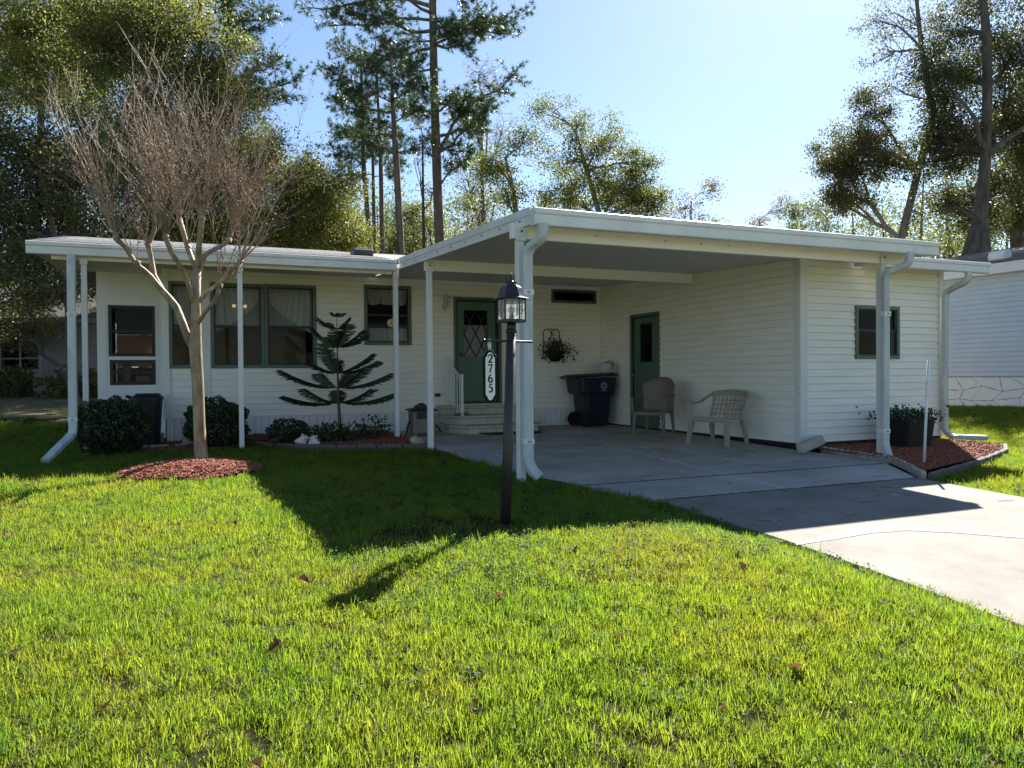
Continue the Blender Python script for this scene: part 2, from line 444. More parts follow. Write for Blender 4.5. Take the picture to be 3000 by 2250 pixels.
def np_mesh(name, V, F, mat, parent=None, origin=None, tint=None):
    """Mesh from numpy arrays; F is (n,3) or (n,4); tint is one value per face."""
    o0 = topof(parent).location if parent is not None else (Vector(origin) if origin is not None else Vector((0, 0, 0)))
    V = np.asarray(V, dtype=np.float32) - np.array(o0, dtype=np.float32)
    F = np.asarray(F, dtype=np.int32); k = F.shape[1]
    me = bpy.data.meshes.new(name)
    me.vertices.add(len(V)); me.vertices.foreach_set('co', V.ravel())
    me.loops.add(F.size); me.loops.foreach_set('vertex_index', F.ravel())
    me.polygons.add(len(F)); me.polygons.foreach_set('loop_start', np.arange(len(F), dtype=np.int32) * k)
    me.polygons.foreach_set('loop_total', np.full(len(F), k, dtype=np.int32))
    if tint is not None:
        a = me.attributes.new('tint', 'FLOAT', 'FACE'); a.data.foreach_set('value', np.asarray(tint, dtype=np.float32))
    me.update(calc_edges=True)
    return link(name, me, mat, parent, origin)

def unit(a):
    return a / (np.linalg.norm(a, axis=1, keepdims=True) + 1e-9)

def leaf_quads(C, size, rng, aspect=0.55, hang=0.0):
    """Diamond leaves at centres C with random tilt."""
    n = len(C)
    d = unit(rng.normal(size=(n, 3)) + np.array([0, 0, -hang]))
    t = unit(np.cross(d, rng.normal(size=(n, 3))))
    s = (np.asarray(size) * rng.uniform(0.65, 1.3, n))[:, None] if np.ndim(size) == 0 else np.asarray(size)[:, None]
    V = np.empty((n, 4, 3)); V[:, 0] = C - d * s / 2; V[:, 1] = C + t * s * aspect / 2; V[:, 2] = C + d * s / 2; V[:, 3] = C - t * s * aspect / 2
    F = np.arange(n * 4).reshape(n, 4)
    return V.reshape(-1, 3), F

def merge(parts):
    Vs, Fs, n = [], [], 0
    for V, F in parts:
        Vs.append(V); Fs.append(F + n); n += len(V)
    return np.concatenate(Vs), np.concatenate(Fs)

def interp(x, xs, ys):
    return float(np.interp(x, xs, ys))

GY = [-60, -5, 0, 2, 2.6, 3.4, 4.6, 6, 7, 8.5, 10, 12, 14, 18, 22, 28, 60, 200]
GZ = [-1.2, -.62, -.44, -.32, -.28, -.23, -.16, -.10, -.07, -.05, -.03, -.01, 0, .08, .28, .58, .9, 1.5]
LY = [-60, -5, 0, 1.5, 2.6, 3.4, 4.2, 6, 8.5, 10]
LZ = [-1.2, -.62, -.40, -.22, -.11, -.05, -.02, -.02, -.03, -.03]
def gz(x, y):
    z = interp(y, GY, GZ)
    if y < 10 and x < 4.05:                     # the lawn stands a little above the drive and rolls down to its edge
        b = min(1, max(0, (4.05 - x) / 0.75)); b = b * b * (3 - 2 * b)
        z = z + (interp(y, LY, LZ) - z) * b
    t = min(1, max(0, (x - 11.3) / 6.0)); s = t * t * (3 - 2 * t)
    f = min(1, max(0, (18 - y) / 6)) if y > 12 else 1.0
    return z + 0.24 * s * f + 0.012 * math.sin(x * 1.7 + y * 0.9) * min(1, max(0, (9 - y) / 3))
DY = [-10, 0, 2.6, 3.4, 4.6, 6, 7, 8.5, 11, 14.3]
DZ = [-.8, -.41, -.255, -.205, -.135, -.078, -.05, -.02, .035, .05]
def dz(y):
    return interp(y, DY, DZ)

# ------------------------------------------------------------------ ground
def grid_sheet(name, xs, ys, zf, mat, parent=None, inside=None):
    xs = list(xs); ys = list(ys)
    mb = MB()
    for y in ys:
        for x in xs: mb.v.append((x, y, zf(x, y)))
    nx = len(xs)
    for j in range(len(ys) - 1):
        for i in range(nx - 1):
            if inside is None or inside((xs[i] + xs[i+1]) / 2, (ys[j] + ys[j+1]) / 2):
                a = j * nx + i
                mb.f.append((a, a + 1, a + nx + 1, a + nx))
    return mb.build(name, mat, parent, smooth=True)

gx = [-400, -200, -100, -60, -40, -30, -24] + [x * 0.5 for x in range(-36, 62)] + [36, 45, 60, 100, 200, 400]
gy = [-300, -100, -40, -20, -10, -5] + [y * 0.5 for y in range(-4, 60)] + [32, 36, 40, 50, 60, 80, 120, 200, 400, 800]
near = lambda x, y: -16 < x < 18 and 0.5 < y < 26
tag(grid_sheet('ground', gx, gy, gz, MT['lawnfar'], inside=lambda x, y: not near(x, y)), kind='structure')
tag(grid_sheet('lawn_soil', gx, gy, gz, MT['soil'], inside=near), kind='structure')
tag(grid_sheet('street', [-200, -60, -20, 0, 20, 60, 200], [-13.0, -11, -9, -7.5, -6.2], lambda x, y: gz(x, y) + 0.03, MT['asphalt']), kind='structure')
lt = grid_sheet('leaf_litter_ground', [x * 0.5 for x in range(-34, 0)], [y * 0.5 for y in range(38, 60)], lambda x, y: gz(x, y) + 0.008, MT['litter'],
                inside=lambda x, y: x < -1.6 and y > 19.5 + 1.2 * math.sin(x * 1.3))
tag(lt, kind='structure')

# driveway: one empty of the setting, each poured slab a part
drive = tag(bpy.data.objects.new('driveway', None), kind='structure'); COL.objects.link(drive)
def slab(left, right, y0, y1, mat, step=0.08):
    """left/right: functions of y; a thick slab that follows the fall of the drive."""
    n = max(2, int((y1 - y0) / step) + 1)
    mb = MB()
    for k in range(n):
        y = y0 + (y1 - y0) * k / (n - 1)
        z = dz(y)
        for x, zz in ((left(y), z - 0.12), (left(y), z), (right(y), z), (right(y), z - 0.12)):
            mb.v.append((x, y, zz))
    for k in range(n - 1):
        a = k * 4
        for i in range(3): mb.f.append((a + i, a + i + 1, a + i + 5, a + i + 4)[::-1])
    mb.f.append((0, 1, 2, 3)); e = (n - 1) * 4; mb.f.append((e + 3, e + 2, e + 1, e))
    return mb.build('concrete_slab', mat, drive, bevel=0.006)
cl = lambda y: interp(y, [6.9, 11.2, 11.25, 14.2], [3.50, 3.50, 3.52, 3.52])
slab(cl, lambda y: 8.17, 10.32, 14.18, MT['concrete_lifted'])
slab(cl, lambda y: 8.17, 6.985, 10.305, MT['concrete_lifted'])
slab(lambda y: interp(y, [6, 6.97], [4.06, 3.56]), lambda y: interp(y, [6, 6.97], [7.46, 8.12]), 6.015, 6.97, MT['concrete_lifted'])
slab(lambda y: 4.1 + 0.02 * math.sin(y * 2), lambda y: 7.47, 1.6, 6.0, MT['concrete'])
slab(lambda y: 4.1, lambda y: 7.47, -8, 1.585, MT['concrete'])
q = random.Random(12)
def wander(name, pts, w0, w1, mat, lift=0.0025, n=40):
    """A thin uneven strip of dirt or filler lying in a joint."""
    mb = MB(); P = [Vector((p[0], p[1], 0)) for p in pts]; L = [0]
    for u, v in zip(P, P[1:]): L.append(L[-1] + (v - u).length)
    for k in range(n + 1):
        t = L[-1] * k / n; i = max(j for j in range(len(L)) if L[j] <= t + 1e-9); i = min(i, len(P) - 2)
        d = (P[i + 1] - P[i]).normalized(); c = P[i] + d * (t - L[i]); s_ = Vector((-d.y, d.x, 0)); o = q.gauss(0, w0 * 0.25)
        for sg_ in (-1, 1):
            e = c + s_ * (o + sg_ * q.uniform(w0, w1) / 2); mb.v.append((e.x, e.y, dz(e.y) + lift))
    for k in range(n): mb.f.append((2*k, 2*k+1, 2*k+3, 2*k+2))
    return mb.build(name, mat, drive)
wander('joint_dirt', [(3.58, 6.977), (8.1, 6.977)], 0.012, 0.045, MT['joint'], n=70)
wander('joint_dirt', [(4.1, 6.007), (7.45, 6.007)], 0.012, 0.05, MT['joint'], n=60)
wander('joint_dirt', [(3.52, 10.312), (8.15, 10.312)], 0.006, 0.02, MT['joint'], n=50)
wander('hairline_crack', [(4.4, 8.7), (5.0, 8.45), (5.7, 8.6), (6.4, 8.2), (7.1, 8.3)], 0.003, 0.010, MT['joint'], n=60)
wander('joint_seal', [(5.62, 6.03), (5.66, 6.95)], 0.05, 0.09, MT['patch2'], n=16)
wander('joint_seal', [(5.68, 7.0), (5.8, 8.6), (5.95, 10.25)], 0.05, 0.10, MT['patch2'], n=40)
wander('oil_stain', [(6.3, 8.9), (6.5, 9.6)], 0.15, 0.34, MT['stain'], n=12)
wander('oil_stain', [(6.35, 5.35), (6.42, 5.40)], 0.06, 0.10, MT['stain'], n=6)
# pale sealed crack wandering over the drive
cp = [(4.1, 4.30), (4.5, 4.36), (4.9, 4.43), (5.25, 4.40), (5.55, 4.20), (5.85, 3.92), (6.3, 3.6), (6.9, 3.35), (7.4, 3.2)]
mb = MB()
for i, (x, y) in enumerate(cp):
    w = (0.02, 0.06, 0.09, 0.10, 0.08, 0.06, 0.04, 0.03, 0.02)[i]
    mb.v += [(x - 0.02, y - w, dz(y - w) + 0.003), (x + 0.02, y + w, dz(y + w) + 0.003)]
for i in range(len(cp) - 1): mb.f.append((2*i, 2*i+2, 2*i+3, 2*i+1))
mb.build('sealed_crack', MT['patch'], drive)

q = random.Random(44)
tw_ = MB()
for k in range(16):
    x, y = (q.uniform(4.3, 7.2), q.uniform(4.7, 6.9)) if k < 11 else (q.uniform(3.8, 8.0), q.uniform(7.2, 9.5))
    a = q.uniform(-0.5, 0.5); L = q.uniform(0.04, 0.16)
    tw_.tube([(x - L * math.cos(a), y - L * math.sin(a), dz(y) + 0.005), (x, y + q.uniform(-.01, .01), dz(y) + 0.007), (x + L * math.cos(a), y + L * math.sin(a), dz(y + L * math.sin(a)) + 0.005)], 0.0024, 4)
tag(tw_.build('fallen_twigs', MT['stem']), 'scattered dark pine twigs lying on the shaded driveway', 'twigs', kind='stuff')
# ------------------------------------------------------------------ wall building tools
class Wall:
    """A wall plane: P0 + u*U + z up, n = outward normal."""
    def __init__(s, P0, U, N):
        s.P0 = Vector(P0); s.U = Vector(U); s.N = Vector(N)
    def p(s, u, z, o=0.0):
        q = s.P0 + s.U * u + s.N * o
        return (q.x, q.y, q.z + z)
    def box(s, mb, u0, u1, z0, z1, o0, o1):
        vs = [s.p(u, z, o) for (u, z, o) in ((u0, z0, o0), (u1, z0, o0), (u1, z0, o1), (u0, z0, o1), (u0, z1, o0), (u1, z1, o0), (u1, z1, o1), (u0, z1, o1))]
        return mb.add(vs, [(0, 3, 2, 1), (4, 5, 6, 7), (0, 1, 5, 4), (1, 2, 6, 5), (2, 3, 7, 6), (3, 0, 4, 7)])
    def backing(s, parent, name, u0, u1, z0, z1, openings, mat, o0=-0.10, o1=0.0):
        us = sorted({u0, u1, *[v for op in openings for v in op[:2]]}); zs = sorted({z0, z1, *[v for op in openings for v in op[2:4]]})
        mb = MB()
        for a, b in zip(us, us[1:]):
            run = None
            for c, d in zip(zs, zs[1:]):
                hole = any(op[0] < (a + b) / 2 < op[1] and op[2] < (c + d) / 2 < op[3] for op in openings)
                if not hole:
                    s.box(mb, a, b, c, d, o0, o1)
        return mb.build(name, mat, parent)
    def siding(s, parent, u0, u1, z0, z1, pitch, openings, mat, t=0.020, name='siding_plank', u0f=None, gap=0.0022):
        z = z0; ub = u0
        while z < z1 - 0.01:
            za, zb = z, min(z + pitch, z1)
            if u0f: u0 = max(ub, u0f(zb))
            cuts = [op for op in openings if op[2] < zb - 1e-4 and op[3] > za + 1e-4]
            us = sorted({u0, u1, *[min(max(v, u0), u1) for op in cuts for v in op[:2]]})
            spans = []
            for a, b in zip(us, us[1:]):
                if b - a < 0.01: continue
                op = next((op for op in cuts if op[0] < (a + b) / 2 < op[1]), None)
                if op is None: spans.append([a, b, za, zb])
                else:
                    if op[2] > za + 0.004: spans.append([a, b, za, op[2]])
                    if op[3] < zb - 0.004: spans.append([a, b, op[3], zb])
            merged = []
            for sp in spans:
                if merged and abs(merged[-1][1] - sp[0]) < 1e-5 and merged[-1][2:] == sp[2:]: merged[-1][1] = sp[1]
                else: merged.append(sp)
            row = round((z - z0) / pitch)
            pieces = []
            for a, b, c, d in merged:                      # boards come in 3.66 m lengths, butted at staggered seams
                cut = a + 3.66 * (0.35 + 0.29 * ((row * 7) % 5) / 2)
                while cut < b - 0.4:
                    pieces.append((a, cut - 0.0012, c, d)); a = cut; cut += 3.66
                pieces.append((a, b, c, d))
            for a, b, c, d in pieces:
                oc = t * (1 - (c - z) / pitch) + 0.004; od = t * (1 - (d - z) / pitch) + 0.004
                mb = MB()
                g = gap if d > z + pitch - 1e-6 else 0.0008
                mb.add([s.p(a, c, 0.001), s.p(b, c, 0.001), s.p(b, c, oc), s.p(a, c, oc), s.p(a, d - g, 0.001), s.p(b, d - g, 0.001), s.p(b, d - g, od), s.p(a, d - g, od)],
                       [(0, 3, 2, 1), (4, 5, 6, 7), (0, 1, 5, 4), (1, 2, 6, 5), (2, 3, 7, 6), (3, 0, 4, 7)])
                mb.build(name, mat, parent)
            z += pitch
    def window(s, parent, u0, u1, z0, z1, mat, fr=0.055, rail=0.5, out=0.045, vertical=False):
        """Sash window: green outer frame, dark sashes, two panes. Returns the window part."""
        mb = MB()
        for a, b, c, d in ((u0, u1, z0, z0 + fr), (u0, u1, z1 - fr, z1), (u0, u0 + fr, z0 + fr, z1 - fr), (u1 - fr, u1, z0 + fr, z1 - fr)):
            s.box(mb, a, b, c, d, -0.09, out)
        w = mb.build('window', mat, parent, bevel=0.004)
        iu0, iu1, iz0, iz1 = u0 + fr, u1 - fr, z0 + fr, z1 - fr
        zr = iz0 + (iz1 - iz0) * rail
        k = 0.022
        panes = [(iz0, zr, 0.012), (zr, iz1, -0.014)] if rail else [(iz0, iz1, 0.0)]
        for (c, d, o) in panes:
            sb = MB()
            for a, b, e, f in ((iu0, iu1, c, c + k), (iu0, iu1, d - k, d), (iu0, iu0 + k, c + k, d - k), (iu1 - k, iu1, c + k, d - k)):
                s.box(sb, a, b, e, f, o - 0.012, o + 0.012)
            sb.build('sash', MT['dark'], w)
            gb = MB(); s.box(gb, iu0 + k, iu1 - k, c + k, d - k, o - 0.003, o + 0.003)
            gb.build('pane', MT['glass'], w)
        return w
    def sheet(s, f, nu=24, nz=12):
        """Wavy cloth: f(i,j) -> (u,z,o) for i,j in 0..1."""
        mb = MB()
        for j in range(nz + 1):
            for i in range(nu + 1):
                mb.v.append(s.p(*f(i / nu, j / nz)))
        for j in range(nz):
            for i in range(nu):
                a = j * (nu + 1) + i; mb.f.append((a, a + 1, a + nu + 2, a + nu + 1))
        return mb
    def blinds(s, win, u0, u1, z0, z1, o=-0.13, pitch=0.028):
        mb = MB(); z = z0
        while z < z1:
            vs = [s.p(u0, z, o + 0.01), s.p(u1, z, o + 0.01), s.p(u1, z + 0.018, o - 0.008), s.p(u0, z + 0.018, o - 0.008)]
            mb.add(vs, [(0, 1, 2, 3)]); z += pitch
        tag(mb.build('blind', MT['blind'], win), kind='stuff')

PITCHL = 0.1062
# ------------------------------------------------------------------ the house
house = thing('mobile_home', 'long cream sided single storey home with green window frames and low grey shingle roof', 'house', (5.0, 14.2, 0.0))
WF = Wall((0, 14.2, 0), (1, 0, 0), (0, -1, 0))
wins = [(-0.15, 0.30, 1.25, 2.72), (0.51, 1.392, 1.25, 2.72), (1.394, 2.29, 1.25, 2.73), (3.16, 4.06, 1.67, 2.79), (7.035, 8.08, 2.567, 2.848)]
doorop = (4.91, 5.91, 0.53, 2.62)
ops = wins + [doorop]
WF.backing(house, 'wall', -0.22, 8.2, 0.0, 3.0, ops, MT['inner'])
WF.siding(house, -0.129, 0.317, 0.41, 2.93, PITCHL, ops, MT['siding'])
WF.siding(house, 0.498, 8.19, 0.41, 2.93, PITCHL, ops, MT['siding'])
tb = MB(); WF.box(tb, 0.318, 0.497, 0.41, 2.93, 0.001, 0.028); tb.build('trim_board', MT['trim'], house, bevel=0.003)
tb = MB(); tb.box(-0.25, -0.13, 14.165, 14.178, 0.41, 2.93); tb.box(-0.25, -0.238, 14.178, 14.28, 0.41, 2.93)
tb.build('corner_board', MT['trim'], house, bevel=0.003)
# skirting panels below the siding
x = -0.2
while x < 8.18:
    w = 0.118
    if not (4.55 < x < 6.15):
        mb = MB(); WF.box(mb, x, min(x + w - 0.005, 8.185), -0.05, 0.402, -0.005, 0.008 + RD.uniform(0, 0.003))
        mb.build('skirting_panel', MT['skirt'], house, bevel=0.004)
    x += w
mb = MB(); WF.box(mb, -0.22, 8.185, 0.398, 0.412, 0.0, 0.022); mb.build('skirting_rail', MT['skirt'], house)
# windows with what hangs inside them
wparts = []
for i, (a, b, c, d) in enumerate(wins[:3]):
    w = WF.window(house, a, b, c, d, MT['green'], rail=0.49)
    wparts.append(w)
    WF.blinds(w, a + 0.06, b - 0.06, c + 0.72, d - 0.06)
w = wparts[2]
a, b, c, d = wins[2]
# swept sheer curtain of the widest window: gathered to the lower outer side
def swag(a, b, c, d, flip):
    def f(i, j):
        ztop = d - 0.06; t = j
        lo = c + 0.62 + (0.62 * (1 - i) if not flip else 0.62 * i)
        z = ztop + (lo - ztop) * t
        s_ = i if not flip else 1 - i
        uu = s_ ** (1 + 0.5 * t)
        u = a + 0.07 + (b - a - 0.14) * (uu if not flip else 1 - uu)
        return (u, z, -0.05 + 0.014 * math.sin(i * 55))
    return f
WF.sheet(swag(a, b, c, d, False), 60, 8).build('curtain', MT['sheer'], w, smooth=True)
a, b, c, d = wins[1]
WF.sheet(swag(a, b, c, d, True), 60, 8).build('curtain', MT['sheer'], wparts[1], smooth=True)
a, b, c, d = wins[0]
WF.sheet(lambda i, j: (a + 0.06 + (b - a - 0.12) * i, d - 0.06 - 0.72 * j, -0.05 + 0.012 * math.sin(i * 40)), 40, 6).build('curtain', MT['sheer'], wparts[0], smooth=True)
# small window with a scalloped lace valance and a round dial stuck on the glass
a, b, c, d = wins[3]
w = WF.window(house, a, b, c, d, MT['green'], rail=0.5)
WF.sheet(lambda i, j: (a + 0.06 + (b - a - 0.12) * i, d - 0.06 - j * (0.26 + 0.05 * abs(math.sin(i * 9.4))), -0.05 + 0.014 * math.sin(i * 44)), 60, 6).build('valance', MT['sheer'], w, smooth=True)
WF.sheet(lambda i, j: (a + 0.06 + (b - a - 0.12) * i, c + 0.06 + 0.26 * j, -0.05 + 0.010 * math.sin(i * 44)), 50, 3).build('curtain', MT['sheer'], w, smooth=True)
dm = MB()
dc = WF.p(3.665, 2.085, 0.03)
pts = [(0.078 * math.cos(t * math.pi / 14), 0.078 * math.sin(t * math.pi / 14)) for t in range(28)]
dm.prism([(dc[0] + p[0], dc[2] + p[1]) for p in pts], 'y', dc[1], dc[1] - 0.012)
dl = dm.build('dial', MT['dial'], w)
dm = MB(); dm.prism([(dc[0] + p[0] * 0.13, dc[2] + p[1] * 0.13) for p in pts], 'y', dc[1] - 0.014, dc[1] - 0.018)
dm.bar((dc[0] - 0.02, dc[1] - 0.016, dc[2] - 0.03), (dc[0] + 0.012, dc[1] - 0.016, dc[2] + 0.02), 0.006, 0.003, (0, 1, 0)); dm.build('dial_needle', MT['dark'], w)
a, b, c, d = wins[4]
w = WF.window(house, a, b, c, d, MT['green'], fr=0.045, rail=0)
# entrance door
u0, u1, z0, z1 = doorop
mb = MB()
for a, b, c, d in ((u0, u1, z1 - 0.05, z1), (u0, u0 + 0.05, z0, z1 - 0.05), (u1 - 0.05, u1, z0, z1 - 0.05), (u0, u1, z0, z0 + 0.02)):
    WF.box(mb, a, b, c, d, -0.09, 0.045)
fr = mb.build('door_frame', MT['green'], house, bevel=0.004)
mb = MB()
for a, b, c, d in ((u0 + 0.05, u1 - 0.05, z1 - 0.085, z1 - 0.05), (u0 + 0.05, u0 + 0.078, z0 + 0.05, z1 - 0.085), (u1 - 0.10, u1 - 0.05, z0 + 0.05, z1 - 0.085), (u0 + 0.05, u1 - 0.05, z0 + 0.02, z0 + 0.05)):
    WF.box(mb, a, b, c, d, -0.08, 0.012)
mb.build('door_seal', MT['dark'], house)
mb = MB()
gl = (5.135, 5.632, 1.453, 2.373)
dx0, dx1, dz0, dz1 = u0 + 0.08, u1 - 0.102, z0 + 0.052, z1 - 0.087
for a, b, c, d in ((dx0, dx1, dz0, gl[2]), (dx0, dx1, gl[3], dz1), (dx0, gl[0], gl[2], gl[3]), (gl[1], dx1, gl[2], gl[3])):
    WF.box(mb, a, b, c, d, -0.07, -0.025)
dr = mb.build('door', MT['green_door'], house)
mb = MB()
for a, b, c, d in ((gl[0] - 0.02, gl[1] + 0.02, gl[3], gl[3] + 0.02), (gl[0] - 0.02, gl[1] + 0.02, gl[2] - 0.02, gl[2]), (gl[0] - 0.02, gl[0], gl[2], gl[3]), (gl[1], gl[1] + 0.02, gl[2], gl[3])):
    WF.box(mb, a, b, c, d, -0.025, -0.012)
mb.build('glass_bead', MT['green_door'], dr)
mb = MB(); WF.box(mb, gl[0], gl[1], gl[2], gl[3], -0.05, -0.045); mb.build('pane', MT['glass'], dr)
mb = MB()
W2, H2 = (gl[1] - gl[0]) / 2, (gl[3] - gl[2]) / 2
cx_, cz_ = (gl[0] + gl[1]) / 2, (gl[2] + gl[3]) / 2
def strip(p, q):
    mb.bar(WF.p(p[0], p[1], -0.034), WF.p(q[0], q[1], -0.034), 0.020, 0.012, (0, 1, 0))
L_, R_, B_, T_ = gl
for (p, q) in (((L_, T_), (cx_, cz_)), ((cx_, cz_), (R_, B_)), ((R_, T_), (cx_, cz_)), ((cx_, cz_), (L_, B_)), ((L_, cz_), (cx_, T_)), ((L_, cz_), (cx_, B_)), ((cx_, T_), (R_, cz_)), ((cx_, B_), (R_, cz_))):
    strip(p, q)
mb.build('lattice', MT['dark'], dr)
sh = WF.sheet(lambda i, j: (L_ + (R_ - L_) * i, B_ + (cz_ + 0.17 - B_) * j, -0.075 + 0.006 * math.sin(i * 30)), 30, 2)
sh.build('curtain', MT['sheer'], dr, smooth=True)
mb = MB(); mb.lathe([(0.0, 0), (0.026, 0.003), (0.032, 0.02), (0.02, 0.034), (0, 0.036)], 10, (0, 0, 0))
kb = [(5.055 + p[0], 14.225 - 0.03 - p[2] - 0.02, 1.50 + p[1]) for p in mb.v]
mb.v = kb; mb.build('door_knob', MT['black'], dr, smooth=True)
# lit chandelier glimpsed through the twin window
ch = bpy.data.materials.new('warm_bulb'); ch.use_nodes = True
cb_ = ch.node_tree.nodes['Principled BSDF']; cb_.inputs['Emission Color'].default_value = (1.0, 0.55, 0.2, 1); cb_.inputs['Emission Strength'].default_value = 2.0; cb_.inputs['Base Color'].default_value = (0.8, 0.6, 0.4, 1)
chl = thing('chandelier', 'small lit amber chandelier seen through the twin front window', 'chandelier', (1.06, 15.3, 2.42))
for dx in (-0.10, 0.0, 0.10): MB().lathe([(0.0, -0.02), (0.03, -0.01), (0.035, 0.02), (0.0, 0.045)], 10, (1.06 + dx, 15.3 + abs(dx) * 0.4, 2.42)).build('bulb', ch, chl, smooth=True)
mb = MB(); mb.tube([(1.06, 15.3, 2.93), (1.06, 15.3, 2.46)], 0.01, 6); mb.tube([(0.96, 15.34, 2.45), (1.06, 15.3, 2.5), (1.16, 15.34, 2.45)], 0.008, 6); mb.build('stem', MT['brass'], chl)
# foundation vent grille
vb = MB(); WF.box(vb, 4.515, 4.63, 0.68, 0.75, 0.002, 0.026); vg = vb.build('wall_vent', MT['vent'], house, bevel=0.003)
# house body behind the front: sides, back, floor, porch
mb = MB(); mb.box(-0.22, -0.14, 14.3, 18.9, 0, 3.0); mb.box(12.5, 12.6, 14.3, 18.9, 0, 3.0); mb.box(-0.22, 12.6, 18.9, 19.0, 0, 3.0); mb.box(8.35, 12.6, 14.1, 14.3, 0, 3.0)
mb.build('outer_wall', MT['siding'], house)
mb = MB(); mb.box(-0.13, 12.5, 14.31, 18.88, 0.35, 0.42); mb.box(-0.13, 12.5, 14.31, 18.88, 2.93, 2.97); mb.box(6.3, 6.36, 14.31, 18.88, 0.42, 2.93); mb.box(2.8, 2.86, 14.31, 18.88, 0.42, 2.93)
mb.build('room_lining', MT['inner'], house)
# porch wall set back on the end of the house, with its two part window
WP = Wall((0, 15.0, 0), (1, 0, 0), (0, -1, 0))
pw = [(-1.115, -0.38, 1.47, 2.36), (-1.10, -0.38, 0.97, 1.41)]
WP.backing(house, 'porch_wall', -1.29, -0.23, 0.0, 2.93, pw, MT['trim'], -0.06, 0.0)
mb = MB()
for a, b, c, d in ((-1.16, -0.34, 2.385, 2.40), (-1.16, -1.148, 0.55, 2.385), (-0.352, -0.34, 0.55, 2.385)):
    WP.box(mb, a, b, c, d, 0.001, 0.010)
mb.build('panel_seam', MT['skirt'], house)
for (a, b, c, d), rl in zip(pw, (0.5, 0.5)):
    WP.window(house, a, b, c, d, MT['vent'], fr=0.038, rail=rl, out=0.012)
mb = MB(); mb.box(-1.29, -1.24, 15.07, 18.9, 0, 0.9); mb.box(-1.29, -1.24, 15.07, 18.9, 2.3, 2.93); mb.box(-1.24, -0.23, 18.85, 18.95, 0, 1.32); mb.box(-1.24, -0.23, 18.85, 18.95, 2.05, 2.93); mb.box(-1.24, -0.23, 15.07, 18.85, 2.9, 2.96); mb.box(-1.24, -0.23, 15.07, 18.85, 0.2, 0.3)
mb.build('porch_lining', MT['inner'], house)
mb = MB(); mb.box(-1.235, -0.24, 18.80, 18.81, 1.34, 2.03); mb.build('porch_shade', MT['tan_shade'], house)
mb = MB(); mb.box(-1.275, -1.262, 15.1, 18.8, 0.9, 2.3); mb.build('porch_screen', MT['inner'], house)
mb = MB()
mb.lathe([(0.05, 0), (0.07, 0.3), (0.05, 0.33), (0.09, 0.36), (0.09, 0.42), (0.0, 0.43)], 10, (-0.86, 15.5, 0.98)); mb.box(-0.72, -0.5, 15.5, 15.7, 0.95, 1.12); mb.box(-0.47, -0.40, 15.5, 15.6, 0.95, 1.12)
mb.build('porch_clutter', MT['hosebox'], house)
# shingle roof, courses laid in overlapping steps
rp = lambda y: 3.00 + (y - 12.36) * 0.180
roof = MB()
roof.add([(-1.88, 12.36, rp(12.36)), (3.30, 12.36, rp(12.36)), (3.30, 16.5, rp(16.5)), (-1.88, 16.5, rp(16.5)),
          (-1.88, 12.36, rp(12.36) - 0.04), (3.30, 12.36, rp(12.36) - 0.04), (3.30, 16.5, rp(16.5) - 0.04), (-1.88, 16.5, rp(16.5) - 0.04)],
         [(0, 1, 2, 3), (7, 6, 5, 4), (0, 4, 5, 1), (1, 5, 6, 2), (2, 6, 7, 3), (3, 7, 4, 0)])
roof.add([(3.31, 14.25, 3.3), (12.9, 14.25, 3.3), (12.9, 16.5, rp(16.5)), (3.31, 16.5, rp(16.5))], [(0, 1, 2, 3)])
roof.add([(-1.88, 16.51, rp(16.5)), (12.9, 16.51, rp(16.5)), (12.9, 19.5, 3.1), (-1.88, 19.5, 3.1)], [(0, 1, 2, 3)])
rf = roof.build('roof', MT['shingle'], house)
# tabs of the first courses are pieces of their own
tabme = {}
def tab_mesh(w):
    if w not in tabme:
        t = MB(); t.add([(0, 0, 0.002), (w, 0, 0.002), (w, 0.19, 0.036), (0, 0.19, 0.036), (0, 0, 0.010), (w, 0, 0.010), (w, 0.19, 0.042), (0, 0.19, 0.042)],
                        [(0, 3, 2, 1), (4, 5, 6, 7), (0, 1, 5, 4), (1, 2, 6, 5), (2, 3, 7, 6), (3, 0, 4, 7)])
        me = bpy.data.meshes.new('shingle'); me.from_pydata(t.v, [], t.f); me.materials.append(MT['shingle']); tabme[w] = me
    return tabme[w]
for c in range(11):
    y = 12.40 + c * 0.145; x = -1.88 + (0.15 if c % 2 else 0.0)
    while x < 3.0:
        o = bpy.data.objects.new('shingle', tab_mesh(0.292)); COL.objects.link(o); o.parent = rf
        o.location = (x - 5.0, y - 14.2, rp(y) + 0.001); x += 0.30
rest = MB()
for c in range(11, 28):
    y = 12.40 + c * 0.145; x = -1.88 + (0.15 if c % 2 else 0.0)
    while x < 3.0:
        z = rp(y) + 0.001
        rest.add([(x, y, z + 0.002), (x + 0.292, y, z + 0.002), (x + 0.292, y + 0.15, z + 0.030), (x, y + 0.15, z + 0.030), (x, y, z + 0.010), (x + 0.292, y, z + 0.010), (x + 0.292, y + 0.15, z + 0.036), (x, y + 0.15, z + 0.036)],
                 [(0, 3, 2, 1), (4, 5, 6, 7), (0, 1, 5, 4), (1, 2, 6, 5), (2, 3, 7, 6), (3, 0, 4, 7)])
        x += 0.30
tag(rest.build('upper_shingles', MT['shingle'], house), kind='stuff')
mb = MB(); yv = 13.8
mb.prism([(yv - 0.16, rp(yv - 0.16) + 0.01), (yv + 0.2, rp(yv + 0.2) + 0.01), (yv + 0.2, rp(yv + 0.2) + 0.10), (yv - 0.10, rp(yv - 0.16) + 0.145), (yv - 0.18, rp(yv - 0.16) + 0.10)], 'x', 2.88, 3.22)
mb.build('roof_vent', MT['black'], house, bevel=0.01)

